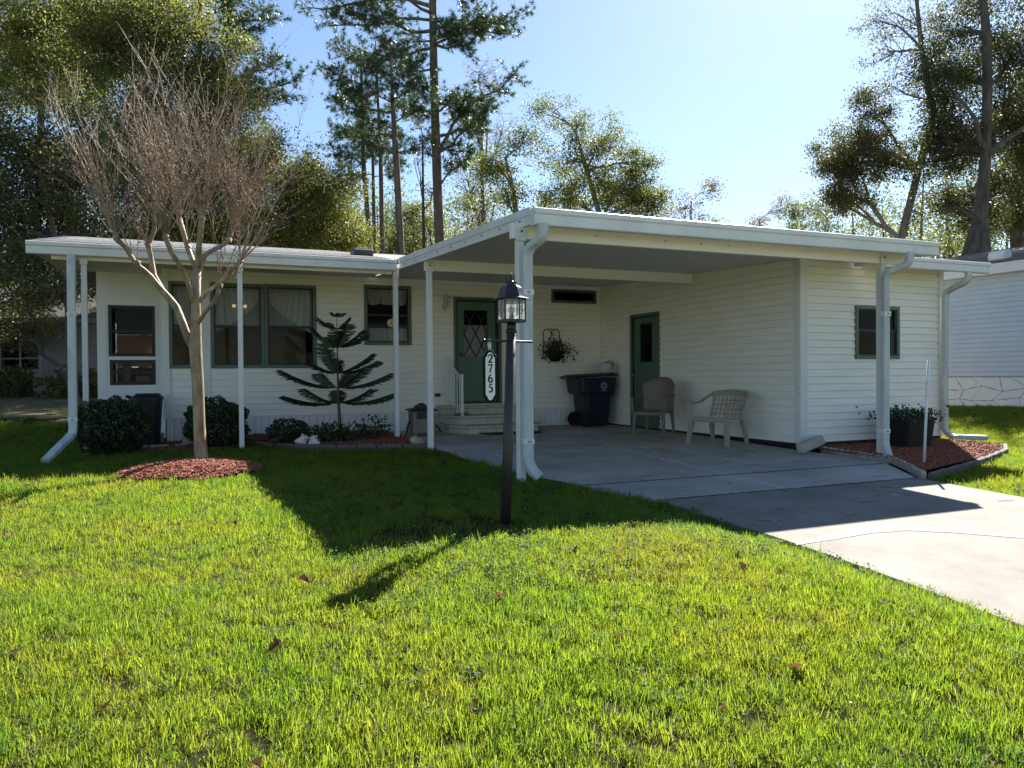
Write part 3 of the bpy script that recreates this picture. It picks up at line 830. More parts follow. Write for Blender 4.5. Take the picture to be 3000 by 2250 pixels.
# ------------------------------------------------------------------ front awning over the windows: pan, gutter, posts
zc = lambda y: 2.93 - 0.036 * (14.2 - y)
awn = thing('front_awning', 'white aluminium awning with gutter and thin posts along the window side of the home', 'awning', (0.7, 12.3, 0))
mb = MB()
mb.add([(-1.86, 12.36, zc(12.36)), (3.28, 12.36, zc(12.36)), (3.28, 14.16, zc(14.16)), (-1.86, 14.16, zc(14.16)), (-1.86, 12.36, zc(12.36) + 0.07), (3.28, 12.36, zc(12.36) + 0.07), (3.28, 14.16, zc(14.16) + 0.07), (-1.86, 14.16, zc(14.16) + 0.07)],
       [(0, 3, 2, 1), (4, 5, 6, 7), (0, 1, 5, 4), (1, 2, 6, 5), (2, 3, 7, 6), (3, 0, 4, 7)])
mb.box(-1.86, -0.25, 14.17, 15.06, zc(14.2), zc(14.2) + 0.07)
mb.build('roof_pan', MT['ceiling'], awn)
def gutter(parent, x0, x1, y, zb, zt, name='gutter', mat='gutter', depth=0.10):
    h = zt - zb
    prof = [(y + depth, zb), (y + 0.035, zb), (y + 0.022, zb + 0.01), (y + 0.022, zb + h * 0.62), (y + 0.002, zb + h * 0.70), (y + 0.002, zt - 0.006), (y + 0.012, zt), (y + depth, zt)]
    return MB().prism(prof, 'x', x0, x1).build(name, MT[mat], parent)
gutter(awn, -1.90, 3.285, 12.25, 2.81, 2.985)
mb = MB(); mb.box(-1.62, 3.24, 12.42, 12.47, zc(12.4) - 0.10, zc(12.4) - 0.002); mb.build('beam', MT['siding'], awn, bevel=0.003)
for xp, zb in ((-1.22, 0.0), (0.868, 0.02), (3.30, 0.07)):
    mb = MB(); mb.box(xp - 0.036, xp + 0.036, 12.40, 12.49, zb - 0.06, zc(12.42) - 0.103); mb.build('post', MT['trim'], awn, bevel=0.005)
    mb = MB(); mb.box(xp - 0.05, xp + 0.05, 12.385, 12.40, zc(12.42) - 0.16, zc(12.42) - 0.02); mb.build('post_bracket', MT['trim'], awn, bevel=0.003)

def bend(pts, n=6):
    """Round the corners of a polyline (quadratic)."""
    pts = [Vector(p) for p in pts]; out = [pts[0]]; flags = [0]
    for i in range(1, len(pts) - 1):
        a, b, c = pts[i - 1], pts[i], pts[i + 1]
        r = min((a - b).length, (c - b).length) * 0.48
        p0 = b + (a - b).normalized() * min(r, 0.075); p2 = b + (c - b).normalized() * min(r, 0.075)
        for k in range(n + 1):
            t = k / n; out.append(p0 * (1 - t) ** 2 + b * 2 * t * (1 - t) + p2 * t * t); flags.append(1)
    out.append(pts[-1]); flags.append(0)
    return out, flags
def downspout(parent, pts, w=0.105, d=0.078, side=(1, 0, 0), straps=()):
    P, fl = bend(pts, 12)
    sc = [1.0 if not f else (1.05 if k % 2 else 0.985) for k, f in enumerate(fl)]
    o = MB().rsweep(P, w, d, side, sc).build('downspout', MT['pipe'], parent)
    for z in straps:
        q = min(range(len(P) - 1), key=lambda k: abs((P[k].z + P[k+1].z) / 2 - z) if P[k].z >= z >= P[k+1].z else 99)
        t = (P[q].z - z) / max(1e-6, P[q].z - P[q+1].z); c = P[q].lerp(P[q+1], t)
        sb = MB(); sb.box(c.x - w / 2 - 0.006, c.x - 0.004, c.y - d / 2 - 0.006, c.y + d / 2, z - 0.03, z + 0.03); sb.box(c.x + 0.004, c.x + w / 2 + 0.006, c.y - d / 2 - 0.006, c.y + d / 2, z - 0.03, z + 0.03)
        st = sb.build('strap', MT['gutter'], o, bevel=0.006)
        nb = MB()
        for dx in (-0.013, 0.013):
            nb.lathe([(0, -0.004), (0.007, -0.004), (0.007, 0.004), (0, 0.004)], 8, (0, 0, 0)) if False else nb.box(c.x + dx - 0.006, c.x + dx + 0.006, c.y - d / 2 - 0.010, c.y - d / 2 - 0.004, z - 0.006, z + 0.006)
        nb.build('screw', MT['screw'], o)
    return o
downspout(awn, [(-1.36, 12.29, 2.82), (-1.36, 12.27, 2.66), (-1.355, 12.22, 2.5), (-1.36, 12.22, 0.33), (-1.60, 11.48, 0.03)], straps=(1.98, 0.52))

# ------------------------------------------------------------------ carport
car = thing('carport', 'white carport with flat sloping pan roof on square posts over the concrete slab', 'carport', (6.0, 10.0, 0))
YF = 7.05
mb = MB()
def pan(mb, x0, x1, y0, y1, t=0.07):
    return mb.add([(x0, y0, zc(y0)), (x1, y0, zc(y0)), (x1, y1, zc(y1)), (x0, y1, zc(y1)), (x0, y0, zc(y0) + t), (x1, y0, zc(y0) + t), (x1, y1, zc(y1) + t), (x0, y1, zc(y1) + t)],
           [(0, 3, 2, 1), (4, 5, 6, 7), (0, 1, 5, 4), (1, 2, 6, 5), (2, 3, 7, 6), (3, 0, 4, 7)])
x = 3.34
while x < 9.12:                                   # interlocking roof pans, each about 0.6 m wide
    x2 = min(x + 0.61, 9.13)
    pan(MB(), x + 0.0015, x2 - 0.0015, YF + 0.08, 14.17 if x2 < 8.3 else 8.40).build('roof_pan', MT['ceiling'], car)
    x = x2
gutter(car, 3.31, 9.16, YF - 0.03, 2.61, 2.785, depth=0.11)
# side fascia running back to the home, with its screws
mb = MB()
for (o0, o1, za, zb_) in ((0.0, 0.03, -0.075, 0.075), (-0.012, 0.0, 0.02, 0.10)):
    mb.add([(3.31 - 0.0 + o0, YF + 0.082, zc(YF) + 0.035 + za), (3.31 + o1, YF + 0.082, zc(YF) + 0.035 + za), (3.31 + o1, 12.24, zc(12.3) + 0.045 + za), (3.31 + o0, 12.24, zc(12.3) + 0.045 + za),
            (3.31 + o0, YF + 0.082, zc(YF) + 0.035 + zb_), (3.31 + o1, YF + 0.082, zc(YF) + 0.035 + zb_), (3.31 + o1, 12.24, zc(12.3) + 0.045 + zb_), (3.31 + o0, 12.24, zc(12.3) + 0.045 + zb_)],
           [(0, 3, 2, 1), (4, 5, 6, 7), (0, 1, 5, 4), (1, 2, 6, 5), (2, 3, 7, 6), (3, 0, 4, 7)])
mb.build('side_fascia', MT['gutter'], car)
for k in range(9):
    y = YF + 0.35 + k * 0.56; z = zc(y) + 0.02
    mb = MB(); mb.box(3.303, 3.312, y - 0.009, y + 0.009, z - 0.009, z + 0.009); mb.build('screw', MT['screw'], car)
mb = MB(); mb.box(9.135, 9.16, YF + 0.082, 8.40, zc(YF) - 0.03, zc(YF) + 0.12); mb.build('side_fascia', MT['gutter'], car)
for (yb, x0, x1) in ((7.40, 3.20, 9.0), (11.0, 3.36, 8.175)):
    mb = MB(); mb.box(x0, x1, yb - 0.035, yb + 0.035, zc(yb) - 0.165, zc(yb) - 0.003); mb.build('beam', MT['siding'], car, bevel=0.004)
for k, xs_ in enumerate((5.6, 6.0, 5.1, 4.2)):
    mb = MB(); mb.box(xs_, xs_ + 0.012, 7.356, 7.366, 2.60, 2.612); mb.build('screw', MT['screw'], car)
for xp, yp, zb in ((3.300, 7.40, -0.06), (8.52, 7.40, -0.06), (3.43, 11.0, 0.03)):
    mb = MB(); mb.box(xp - 0.038, xp + 0.038, yp - 0.045, yp + 0.045, zb - 0.05, zc(yp) - 0.168); mb.build('post', MT['trim'], car, bevel=0.006)
    mb = MB(); mb.box(xp - 0.06, xp + 0.055, yp - 0.062, yp - 0.047, zc(yp) - 0.19, zc(yp) - 0.05); mb.build('post_bracket', MT['trim'], car, bevel=0.004)
    mb = MB(); mb.box(xp - 0.01, xp + 0.01, yp - 0.070, yp - 0.062, zc(yp) - 0.10, zc(yp) - 0.08); mb.build('bolt', MT['screw'], car)
downspout(car, [(3.40, 7.04, 2.63), (3.40, 7.05, 2.49), (3.33, 7.27, 2.39), (3.325, 7.28, 0.20), (3.36, 7.25, 0.10), (3.42, 7.20, 0.03)], w=0.108, d=0.075, straps=(1.95, 0.40))
downspout(car, [(8.62, 7.04, 2.63), (8.62, 7.05, 2.48), (8.46, 7.27, 2.37), (8.45, 7.28, 0.17), (8.41, 7.22, 0.07), (8.35, 7.13, 0.0)], w=0.104, d=0.075, straps=(1.85, 0.32))

# ------------------------------------------------------------------ shed at the end of the carport
shed = thing('utility_shed', 'cream sided storage shed closing the far side of the carport', 'shed', (9.65, 11.0, 0))
WSd = Wall((8.2, 0, 0), (0, 1, 0), (-1, 0, 0))           # u = y
sdoor = (12.0, 13.0, 0.06, 2.25)
WSd.backing(shed, 'wall', 8.5, 14.08, 0.04, 2.715, [sdoor], MT['inner'], -0.08, 0.0)
WSd.siding(shed, 8.60, 14.18, 0.075, 2.925, PITCHL, [sdoor], MT['siding'], u0f=lambda z: 14.2 - (2.93 - z + 0.004) / 0.036)
MB().prism([(8.6, 2.66), (14.17, 2.66), (14.17, zc(14.17) - 0.002), (8.6, zc(8.6) - 0.002)], 'x', 8.188, 8.1985).build('frieze_board', MT['siding'], shed)
WFr = Wall((0, 8.5, 0), (1, 0, 0), (0, -1, 0))
swin = (9.24, 10.144, 1.29, 2.085)
WFr.backing(shed, 'wall', 8.28, 11.1, 0.04, 2.72, [swin], MT['inner'], -0.08, 0.0)
WFr.siding(shed, 8.32, 11.02, 0.08, 2.72, PITCHL, [swin], MT['siding'])
mb = MB(); mb.box(8.172, 8.315, 8.470, 8.496, 0.07, 2.72); mb.box(8.172, 8.196, 8.4965, 8.595, 0.07, 2.72); mb.build('corner_board', MT['trim'], shed, bevel=0.004)
mb = MB(); mb.box(11.022, 11.13, 8.470, 8.496, 0.07, 2.72); mb.build('corner_board', MT['trim'], shed, bevel=0.004)
mb = MB(); mb.box(8.24, 8.30, 8.56, 14.1, -0.12, 0.039); mb.box(8.24, 11.1, 8.52, 8.56, -0.12, 0.039); mb.build('plinth', MT['dark'], shed)
mb = MB(); mb.box(11.02, 11.1, 8.6, 14.1, 0.0, 2.9); mb.box(8.29, 11.0, 8.6, 14.1, -0.02, 0.02); mb.box(8.29, 11.0, 14.0, 14.08, 0.02, 2.9); mb.build('inner_lining', MT['dark'], shed)
WFr.window(shed, *swin, MT['green'], fr=0.05, rail=0.55)
# shed door
y0, y1, z0, z1 = sdoor
mb = MB()
for a, b, c, d in ((y0, y1, z1 - 0.055, z1), (y0, y0 + 0.05, z0, z1 - 0.055), (y1 - 0.05, y1, z0, z1 - 0.055)):
    WSd.box(mb, a, b, c, d, -0.07, 0.04)
mb.build('door_frame', MT['green'], shed, bevel=0.004)
mb = MB()
for a, b, c, d in ((y0 + 0.05, y1 - 0.05, z1 - 0.08, z1 - 0.055), (y0 + 0.05, y0 + 0.07, z0, z1 - 0.08), (y1 - 0.07, y1 - 0.05, z0, z1 - 0.08)):
    WSd.box(mb, a, b, c, d, -0.06, 0.008)
mb.build('door_seal', MT['dark'], shed)
g0, g1, h0, h1 = 12.297, 12.695, 1.313, 2.059
mb = MB()
for a, b, c, d in ((y0 + 0.072, y1 - 0.072, z0 + 0.01, h0), (y0 + 0.072, y1 - 0.072, h1, z1 - 0.082), (y0 + 0.072, g0, h0, h1), (g1, y1 - 0.072, h0, h1)):
    WSd.box(mb, a, b, c, d, -0.06, -0.015)
sd = mb.build('door', MT['green_door'], shed)
mb = MB()
for a, b, c, d in ((g0, g1, h0, h0 + 0.02), (g0, g1, h1 - 0.02, h1), (g0, g0 + 0.02, h0, h1), (g1 - 0.02, g1, h0, h1), (g0, g1, 1.69, 1.705)):
    WSd.box(mb, a, b, c, d, -0.045, -0.008)
mb.build('glass_frame', MT['dark'], sd)
mb = MB(); WSd.box(mb, g0 + 0.02, g1 - 0.02, h0 + 0.02, h1 - 0.02, -0.035, -0.03); mb.build('pane', MT['glass'], sd)
mb = MB(); mb.tube([(8.205, 12.90, 1.06), (8.15, 12.90, 1.06)], 0.028, 10); mb.build('door_knob', MT['brass'], sd, smooth=True)
# shed roof with its own gutter and downspout
mb = MB()
mb.add([(9.26, 8.06, 2.69), (11.46, 8.06, 2.69), (11.46, 14.1, 2.90), (9.26, 14.1, 2.90), (9.26, 8.06, 2.76), (11.46, 8.06, 2.76), (11.46, 14.1, 2.97), (9.26, 14.1, 2.97)],
       [(0, 3, 2, 1), (4, 5, 6, 7), (0, 1, 5, 4), (1, 2, 6, 5), (2, 3, 7, 6), (3, 0, 4, 7)])
mb.add([(8.25, 8.42, 2.735), (9.25, 8.42, 2.735), (9.25, 14.1, 2.95), (8.25, 14.1, 2.95), (8.25, 8.42, 2.80), (9.25, 8.42, 2.80), (9.25, 14.1, 3.02), (8.25, 14.1, 3.02)],
       [(0, 3, 2, 1), (4, 5, 6, 7), (0, 1, 5, 4), (1, 2, 6, 5), (2, 3, 7, 6), (3, 0, 4, 7)])
mb.build('roof_pan', MT['ceiling'], shed)
gutter(shed, 9.28, 11.50, 7.95, 2.60, 2.76)
downspout(shed, [(11.06, 8.0, 2.62), (11.06, 8.02, 2.47), (11.06, 8.39, 2.34), (11.06, 8.41, 0.17), (11.12, 8.33, 0.07), (11.62, 8.12, 0.045)], w=0.10, d=0.072, straps=())
mb = MB(); mb.tube([(9.0, 8.1, 2.63), (9.32, 8.42, 2.66)], 0.012, 6); mb.build('roof_strut', MT['trim'], shed)

# ------------------------------------------------------------------ neighbouring houses
nb = thing('neighbour_house', 'pale blue sided house with white stone pattern skirt past the shed', 'house', (18.1, 12.0, 0.2))
WN = Wall((18.1, 0, 0), (0, 1, 0), (-1, 0, 0))
WN.backing(nb, 'wall', 7.0, 24.0, 0.1, 3.42, [], MT['bluesiding'], -0.12, 0.0)
WN.siding(nb, 7.0, 24.0, 0.965, 3.40, 0.118, [], MT['bluesiding'], t=0.024, gap=0.006)
mb = MB(); WN.box(mb, 7.0, 24.0, 0.0, 0.955, 0.001, 0.02); mb.build('skirt_joint', MT['grout'], nb)
# irregular pale stones: cells cut from a jittered grid, each set proud of the joints
q = random.Random(5)
nu, nz_ = 36, 3
P = {}
for i in range(nu + 1):
    for j in range(nz_ + 1):
        P[i, j] = (7.0 + 17.0 * i / nu + (q.uniform(-.14, .14) if 0 < i < nu else 0) + (0.22 if j % 2 else 0), 0.12 + 0.82 * j / nz_ + (q.uniform(-.07, .07) if 0 < j < nz_ else 0))
for i in range(nu):
    for j in range(nz_):
        c = [P[i, j], P[i+1, j], P[i+1, j+1], P[i, j+1]]
        mx_ = sum(p[0] for p in c) / 4; mz_ = sum(p[1] for p in c) / 4
        ins = []
        for k in range(4):
            a, b = c[k], c[(k + 1) % 4]
            for t in (0.06, 0.5, 0.94):
                p = (a[0] + (b[0] - a[0]) * t, a[1] + (b[1] - a[1]) * t)
                w = 0.016 if t == 0.5 else 0.007
                d = math.hypot(mx_ - p[0], mz_ - p[1]) or 1
                ins.append((p[0] + (mx_ - p[0]) / d * w + (q.uniform(-.012, .012) if t == 0.5 else 0), p[1] + (mz_ - p[1]) / d * w))
        mb = MB(); n = len(ins)
        vs = [WN.p(u, z, 0.02) for u, z in ins] + [WN.p(u, z, 0.032) for u, z in ins]
        mb.add(vs, [tuple(range(n, 2 * n))] + [(k, (k + 1) % n, n + (k + 1) % n, n + k) for k in range(n)])
        mb.build('skirt_stone', MT['whitestone'], nb)
mb = MB(); mb.add([(17.75, 6.6, 3.40), (17.75, 24.4, 3.40), (17.75, 24.4, 3.64), (17.75, 6.6, 3.64), (18.1, 6.6, 3.40), (18.1, 24.4, 3.40), (18.1, 24.4, 3.64), (18.1, 6.6, 3.64)],
                  [(0, 1, 2, 3), (4, 7, 6, 5), (0, 4, 5, 1), (3, 2, 6, 7), (0, 3, 7, 4), (1, 5, 6, 2)]); mb.build('fascia', MT['trim'], nb)
mb = MB(); mb.add([(17.72, 6.5, 3.65), (17.72, 24.5, 3.65), (20.6, 24.5, 4.40), (20.6, 6.5, 4.40), (23.5, 24.5, 3.65), (23.5, 6.5, 3.65)], [(0, 3, 2, 1), (3, 5, 4, 2)])
nrf = mb.build('roof', MT['shingle2'], nb)
mb = MB()
for c in range(9):
    x = 17.72 + c * 0.15; z = 3.655 + (x - 17.72) * 0.2604; y = 6.5 + (0.15 if c % 2 else 0)
    while y < 24.2:
        mb.add([(x, y, z), (x, y + 0.29, z), (x + 0.17, y + 0.29, z + 0.050), (x + 0.17, y, z + 0.050), (x, y, z + 0.012), (x, y + 0.29, z + 0.012)], [(4, 5, 2, 3), (0, 1, 5, 4)]); y += 0.30
tag(mb.build('shingle_courses', MT['shingle2'], nb), kind='stuff')
for (x, y) in ((18.15, 12.35), (18.6, 15.6)):
    z = 3.65 + (x - 17.72) * 0.26
    mb = MB(); mb.prism([(x - 0.13, z - 0.02), (x + 0.16, z + 0.02), (x + 0.16, z + 0.20), (x + 0.05, z + 0.24), (x - 0.10, z + 0.20), (x - 0.15, z + 0.10)], 'y', y - 0.2, y + 0.2); mb.build('roof_vent', MT['trim'], nb, bevel=0.02)
mb = MB(); mb.box(18.25, 23.2, 7.0, 7.1, 0.1, 3.5); mb.box(23.1, 23.2, 7.1, 24, 0.1, 3.5); mb.build('outer_wall', MT['bluesiding'], nb)

lh = thing('shaded_house', 'dim grey house with paned window in deep shade under the left trees', 'house', (-5.0, 30.4, 0.6))
WL = Wall((-5.0, 30.4, 0), (0.918, -0.397, 0), (-0.397, -0.918, 0))
lw = (-0.60, 0.88, 1.32, 2.80)
WL.backing(lh, 'wall', -6.0, 3.2, 0.3, 3.1, [lw], MT['greywall'], -0.1, 0.0)
WL.siding(lh, -6.0, 0.9, 0.62, 3.0, 0.16, [lw], MT['greywall'], t=0.02)
w = WL.window(lh, *lw, MT['shadetrim'], fr=0.09, rail=0.5, out=0.05)
mb = MB(); WL.box(mb, 0.10, 0.16, 1.42, 2.70, 0.02, 0.05); WL.box(mb, -0.5, 0.78, 1.75, 1.79, 0.02, 0.045); WL.box(mb, -0.5, 0.78, 2.38, 2.42, 0.02, 0.045); mb.build('glazing_bar', MT['shadetrim'], w)
mb = MB(); WL.box(mb, 1.0, 1.12, 0.5, 3.0, 0.35, 0.47); mb.build('post', MT['shadetrim'], lh, bevel=0.01)
mb = MB(); WL.box(mb, -6.2, 3.4, 2.92, 3.08, -0.1, 0.6); mb.build('fascia', MT['shadetrim'], lh)
mb = MB(); mb.add([WL.p(-6.3, 3.08, 0.65), WL.p(3.5, 3.08, 0.65), WL.p(3.5, 4.6, -4.0), WL.p(-6.3, 4.6, -4.0), WL.p(-6.3, 3.0, -7), WL.p(3.5, 3.0, -7)], [(0, 1, 2, 3), (3, 2, 5, 4)]); mb.build('roof', MT['darkroof'], lh)
mb = MB(); WL.box(mb, -6, 3.2, 0.3, 3.0, -6.5, -6.4); WL.box(mb, -6, -5.9, 0.3, 3.0, -6.4, -0.1); WL.box(mb, 3.1, 3.2, 0.3, 3.0, -6.4, -0.1); mb.build('outer_wall', MT['greywall'], lh)

# ------------------------------------------------------------------ entrance steps
st = thing('entrance_steps', 'three tan block steps with splayed side leading up to the green front door', 'steps', (5.3, 13.4, 0.03))
def outline(x0, x1, yf, ch, e=0.0):
    return [(x0 - e, 14.19), (x0 - e, yf + ch), (x0 + ch * 0.55 - e * 0.5, yf - e), (x1 - ch * 0.55 + e * 0.5, yf - e), (x1 + e, yf + ch), (x1 + e, 14.19)]
levels = [(4.50, 6.30, 12.85, 0.40, -0.02, 0.18), (4.52, 6.24, 13.26, 0.36, 0.18, 0.345), (4.55, 6.18, 13.62, 0.30, 0.345, 0.51)]
for (x0, x1, yf, ch, z0, z1) in levels:
    MB().prism(outline(x0 + 0.012, x1 - 0.012, yf + 0.012, ch), 'z', z0, z1 - 0.042).build('mortar_core', MT['mortar'], st)
    MB().prism(outline(x0, x1, yf, ch, 0.02), 'z', z1 - 0.04, z1).build('tread', MT['stepblock'], st, bevel=0.008)
    # face blocks along the front and the splayed corner
    h0, h1 = z0 + 0.006, z1 - 0.046
    xa, xb = x0 + ch * 0.55, x1 - ch * 0.55
    u = xa; first = RD.uniform(0.15, 0.28)
    while u < xb - 0.01:
        u2 = min(u + first, xb); first = 0.30
        mb = MB(); mb.box(u + 0.004, u2 - 0.004, yf - 0.002 - RD.uniform(0, 0.004), yf + 0.05, h0, h1); mb.build('block', MT['stepblock'], st, bevel=0.005); u = u2
    a = Vector((x0, yf + ch, 0)); b = Vector((xa, yf, 0)); L = (b - a).length; t = (b - a) / L
    n = max(1, round(L / 0.26))
    for k in range(n):
        p = a + t * (L * k / n + 0.004); r = a + t * (L * (k + 1) / n - 0.004); inn = Vector((t.y, -t.x, 0)) * -0.045
        if inn.y < 0: inn = -inn
        mb = MB(); mb.prism([(p.x, p.y), (r.x, r.y), (r.x + inn.x, r.y + inn.y), (p.x + inn.x, p.y + inn.y)], 'z', h0, h1); mb.build('block', MT['stepblock'], st, bevel=0.004)
    y = yf + ch + 0.004
    while y < 14.15:
        y2 = min(y + 0.28, 14.18); mb = MB(); mb.box(x0 - 0.002, x0 + 0.05, y, y2 - 0.008, h0, h1); mb.build('block', MT['stepblock'], st, bevel=0.004); y = y2
mb = MB(); mb.box(4.90, 5.95, 13.95, 14.18, 0.511, 0.532); mb.build('sill_step', MT['trim'], st, bevel=0.004)

rl = thing('hand_railing', 'white metal handrail sloping down the left side of the entrance steps', 'railing', (4.75, 13.7, 0.18))
pa, pb = (4.77, 13.34), (4.745, 14.08)
mb = MB(); mb.box(pa[0] - 0.022, pa[0] + 0.022, pa[1] - 0.022, pa[1] + 0.022, 0.18, 1.09); mb.build('newel_post', MT['trim'], rl, bevel=0.004)
mb = MB(); mb.box(pa[0] - 0.028, pa[0] + 0.028, pa[1] - 0.028, pa[1] + 0.028, 1.09, 1.11); mb.build('post_cap', MT['trim'], rl)
mb = MB(); mb.box(pb[0] - 0.022, pb[0] + 0.022, pb[1] - 0.022, pb[1] + 0.022, 0.511, 1.42); mb.build('newel_post', MT['trim'], rl, bevel=0.004)
mb = MB(); mb.box(pb[0] - 0.035, pb[0] + 0.035, pb[1] - 0.035, pb[1] + 0.035, 1.42, 1.45); mb.build('post_cap', MT['trim'], rl)
mb = MB(); mb.bar((pa[0], pa[1] + 0.02, 1.02), (pb[0], pb[1] - 0.02, 1.36), 0.045, 0.03); mb.build('top_rail', MT['trim'], rl)
mb = MB(); mb.bar((pa[0], pa[1] + 0.02, 0.30), (pb[0], pb[1] - 0.02, 0.62), 0.03, 0.02); mb.build('bottom_rail', MT['trim'], rl)
for k in range(1, 6):
    t = k / 6; x = pa[0] + (pb[0] - pa[0]) * t; y = pa[1] + (pb[1] - pa[1]) * t
    mb = MB(); mb.box(x - 0.009, x + 0.009, y - 0.009, y + 0.009, 0.30 + 0.32 * t, 1.02 + 0.34 * t); mb.build('baluster', MT['trim'], rl)

dm = MB()
dm.prism([(4.95, 12.42), (5.95, 12.42), (6.02, 12.80), (4.88, 12.80)], 'z', 0.052, 0.066)
tag(dm.build('doormat', MT['mat'], origin=(5.45, 12.6, 0.052), bevel=0.004), 'thin dark doormat on the slab at the foot of the steps', 'doormat')
db = MB().lathe([(0.0, 0), (0.09, 0.0), (0.13, 0.035), (0.145, 0.05), (0.135, 0.052), (0.09, 0.012), (0, 0.010)], 20, (4.80, 13.45, 0.347))
tag(db.build('pet_dish', MT['dish'], origin=(4.80, 13.45, 0.347), smooth=True), 'shallow grey dish on the middle step beside the railing', 'dish')

# ------------------------------------------------------------------ wall lantern and hanging basket by the door
sc = thing('wall_lantern', 'small cream coach lantern mounted on the siding left of the front door', 'lantern', (4.73, 14.1, 2.5))
mb = MB(); mb.lathe([(0.0, -0.02), (0.045, -0.02), (0.045, 0.0), (0.0, 0.0)], 12, (0, 0, 0)); mb.v = [(4.72 + p[0], 14.178 + p[2], 2.42 + p[1] * 1.6) for p in mb.v]; mb.build('back_plate', MT['sconce'], sc)
mb = MB(); mb.tube([(4.72, 14.17, 2.42), (4.715, 14.11, 2.36), (4.71, 14.07, 2.35), (4.71, 14.05, 2.39), (4.725, 14.05, 2.43)], 0.011, 8); mb.build('arm', MT['sconce'], sc, smooth=True)
mb = MB(); mb.lathe([(0.022, 0.0), (0.03, 0.01), (0.062, 0.15)], 6, (4.73, 14.05, 2.43)); mb.build('glass_cage', MT['lampglass'], sc)
mb = MB()
for k in range(6):
    a = k * math.pi / 3; mb.tube([(4.73 + 0.03 * math.cos(a), 14.05 + 0.03 * math.sin(a), 2.44), (4.73 + 0.063 * math.cos(a), 14.05 + 0.063 * math.sin(a), 2.585)], 0.005, 5)
mb.lathe([(0.0, -0.01), (0.03, -0.005), (0.034, 0.012), (0.0, 0.014)], 10, (4.73, 14.05, 2.43)); mb.build('cage_ribs', MT['sconce'], sc)
mb = MB(); mb.lathe([(0.0, 0.0), (0.098, 0.0), (0.085, 0.018), (0.04, 0.045), (0.015, 0.055), (0.012, 0.07), (0.02, 0.08), (0.004, 0.10), (0, 0.10)], 12, (4.73, 14.05, 2.582)); mb.build('cap', MT['sconce'], sc, smooth=True)

hb = thing('wall_basket', 'scrolled iron wall basket with faded pink blooms and trailing leaves', 'plant basket', (7.0, 14.1, 1.45))
mb = MB()
def arch(x0, x1, zt, zb, n=14):
    return [(x0, 14.13, zb)] + [((x0 + x1) / 2 - (x1 - x0) / 2 * math.cos(math.pi * k / n), 14.13, zt + (x1 - x0) / 2 * math.sin(math.pi * k / n)) for k in range(n + 1)]
mb.tube(arch(6.82, 7.0, 1.93, 1.46), 0.009, 6)
a2 = [(14.008 - p[0], p[1], p[2]) for p in arch(6.82, 7.0, 1.93, 1.46)]
mb.tube(a2, 0.009, 6)
mb.tube([(7.0, 14.13, 1.93), (7.0, 14.125, 1.89), (6.975, 14.12, 1.85), (6.965, 14.12, 1.80)], 0.008, 6)
mb.tube([(7.0 + 0.03 + 0.028 * math.cos(t * 0.7 + 2.6) * (1 - t * 0.08), 14.12, 1.91 + 0.028 * math.sin(t * 0.7 + 2.6) * (1 - t * 0.08)) for t in range(10)], 0.007, 6)
mb.lathe([(0, -0.015), (0.014, -0.004), (0.014, 0.008), (0, 0.02)], 8, (7.0, 14.13, 2.03))
mb.tube([(6.82, 14.13, 1.46), (6.84, 14.0, 1.45), (7.0, 13.94, 1.45), (7.17, 14.0, 1.45), (7.188, 14.13, 1.46)], 0.008, 6)
mb.build('iron_frame', MT['black'], hb, smooth=True)
mb = MB()
for dx in (-0.055, 0.05):
    mb.add([(7.0 + dx, 14.118, 1.86), (7.0 + dx - 0.02, 14.116, 1.83), (7.0 + dx - 0.012, 14.118, 1.79), (7.0 + dx + 0.016, 14.116, 1.81), (7.0 + dx + 0.018, 14.12, 1.845)], [(0, 1, 2, 3, 4)])
mb.build('iron_leaf', MT['vent'], hb)
mb = MB(); mb.lathe([(0.0, -0.17), (0.09, -0.16), (0.15, -0.06), (0.17, 0.05), (0, 0.06)], 14, (7.02, 14.0, 1.52)); mb.build('liner', MT['pot'], hb, smooth=True)
rng = np.random.default_rng(3)
Cc = np.array([7.03, 14.0, 1.66]) + rng.normal(size=(260, 3)) * np.array([0.13, 0.06, 0.07]); Cc[:, 1] = np.minimum(Cc[:, 1], 14.12)
V, F = leaf_quads(Cc, 0.05, rng, 0.8); np_mesh('blooms', V, F, LM['bloom'], hb, tint=rng.random(len(F)))
pts = []
for (x0, z0, x1, z1, n) in ((6.88, 1.55, 6.64, 1.44, 12), (7.2, 1.62, 7.56, 1.50, 18), (7.18, 1.58, 7.47, 1.33, 16), (6.92, 1.48, 6.95, 1.33, 14), (7.16, 1.46, 7.2, 1.28, 18), (7.0, 1.45, 6.98, 1.36, 10), (7.1, 1.7, 7.3, 1.58, 12)):
    for k in range(n):
        t = k / n; pts.append((x0 + (x1 - x0) * t + rng.normal() * 0.012, 13.97 + rng.normal() * 0.02, z0 + (z1 - z0) * t + 0.05 * math.sin(t * 3.1) + rng.normal() * 0.012))
Cc = np.concatenate([np.array(pts), np.array([7.02, 13.98, 1.53]) + rng.normal(size=(220, 3)) * np.array([0.13, 0.05, 0.07])]); Cc[:, 1] = np.minimum(Cc[:, 1], 14.14)
V, F = leaf_quads(Cc, 0.055, rng, 0.75, 0.4); np_mesh('leaves', V, F, LM['ivy'], hb, tint=rng.random(len(F)))

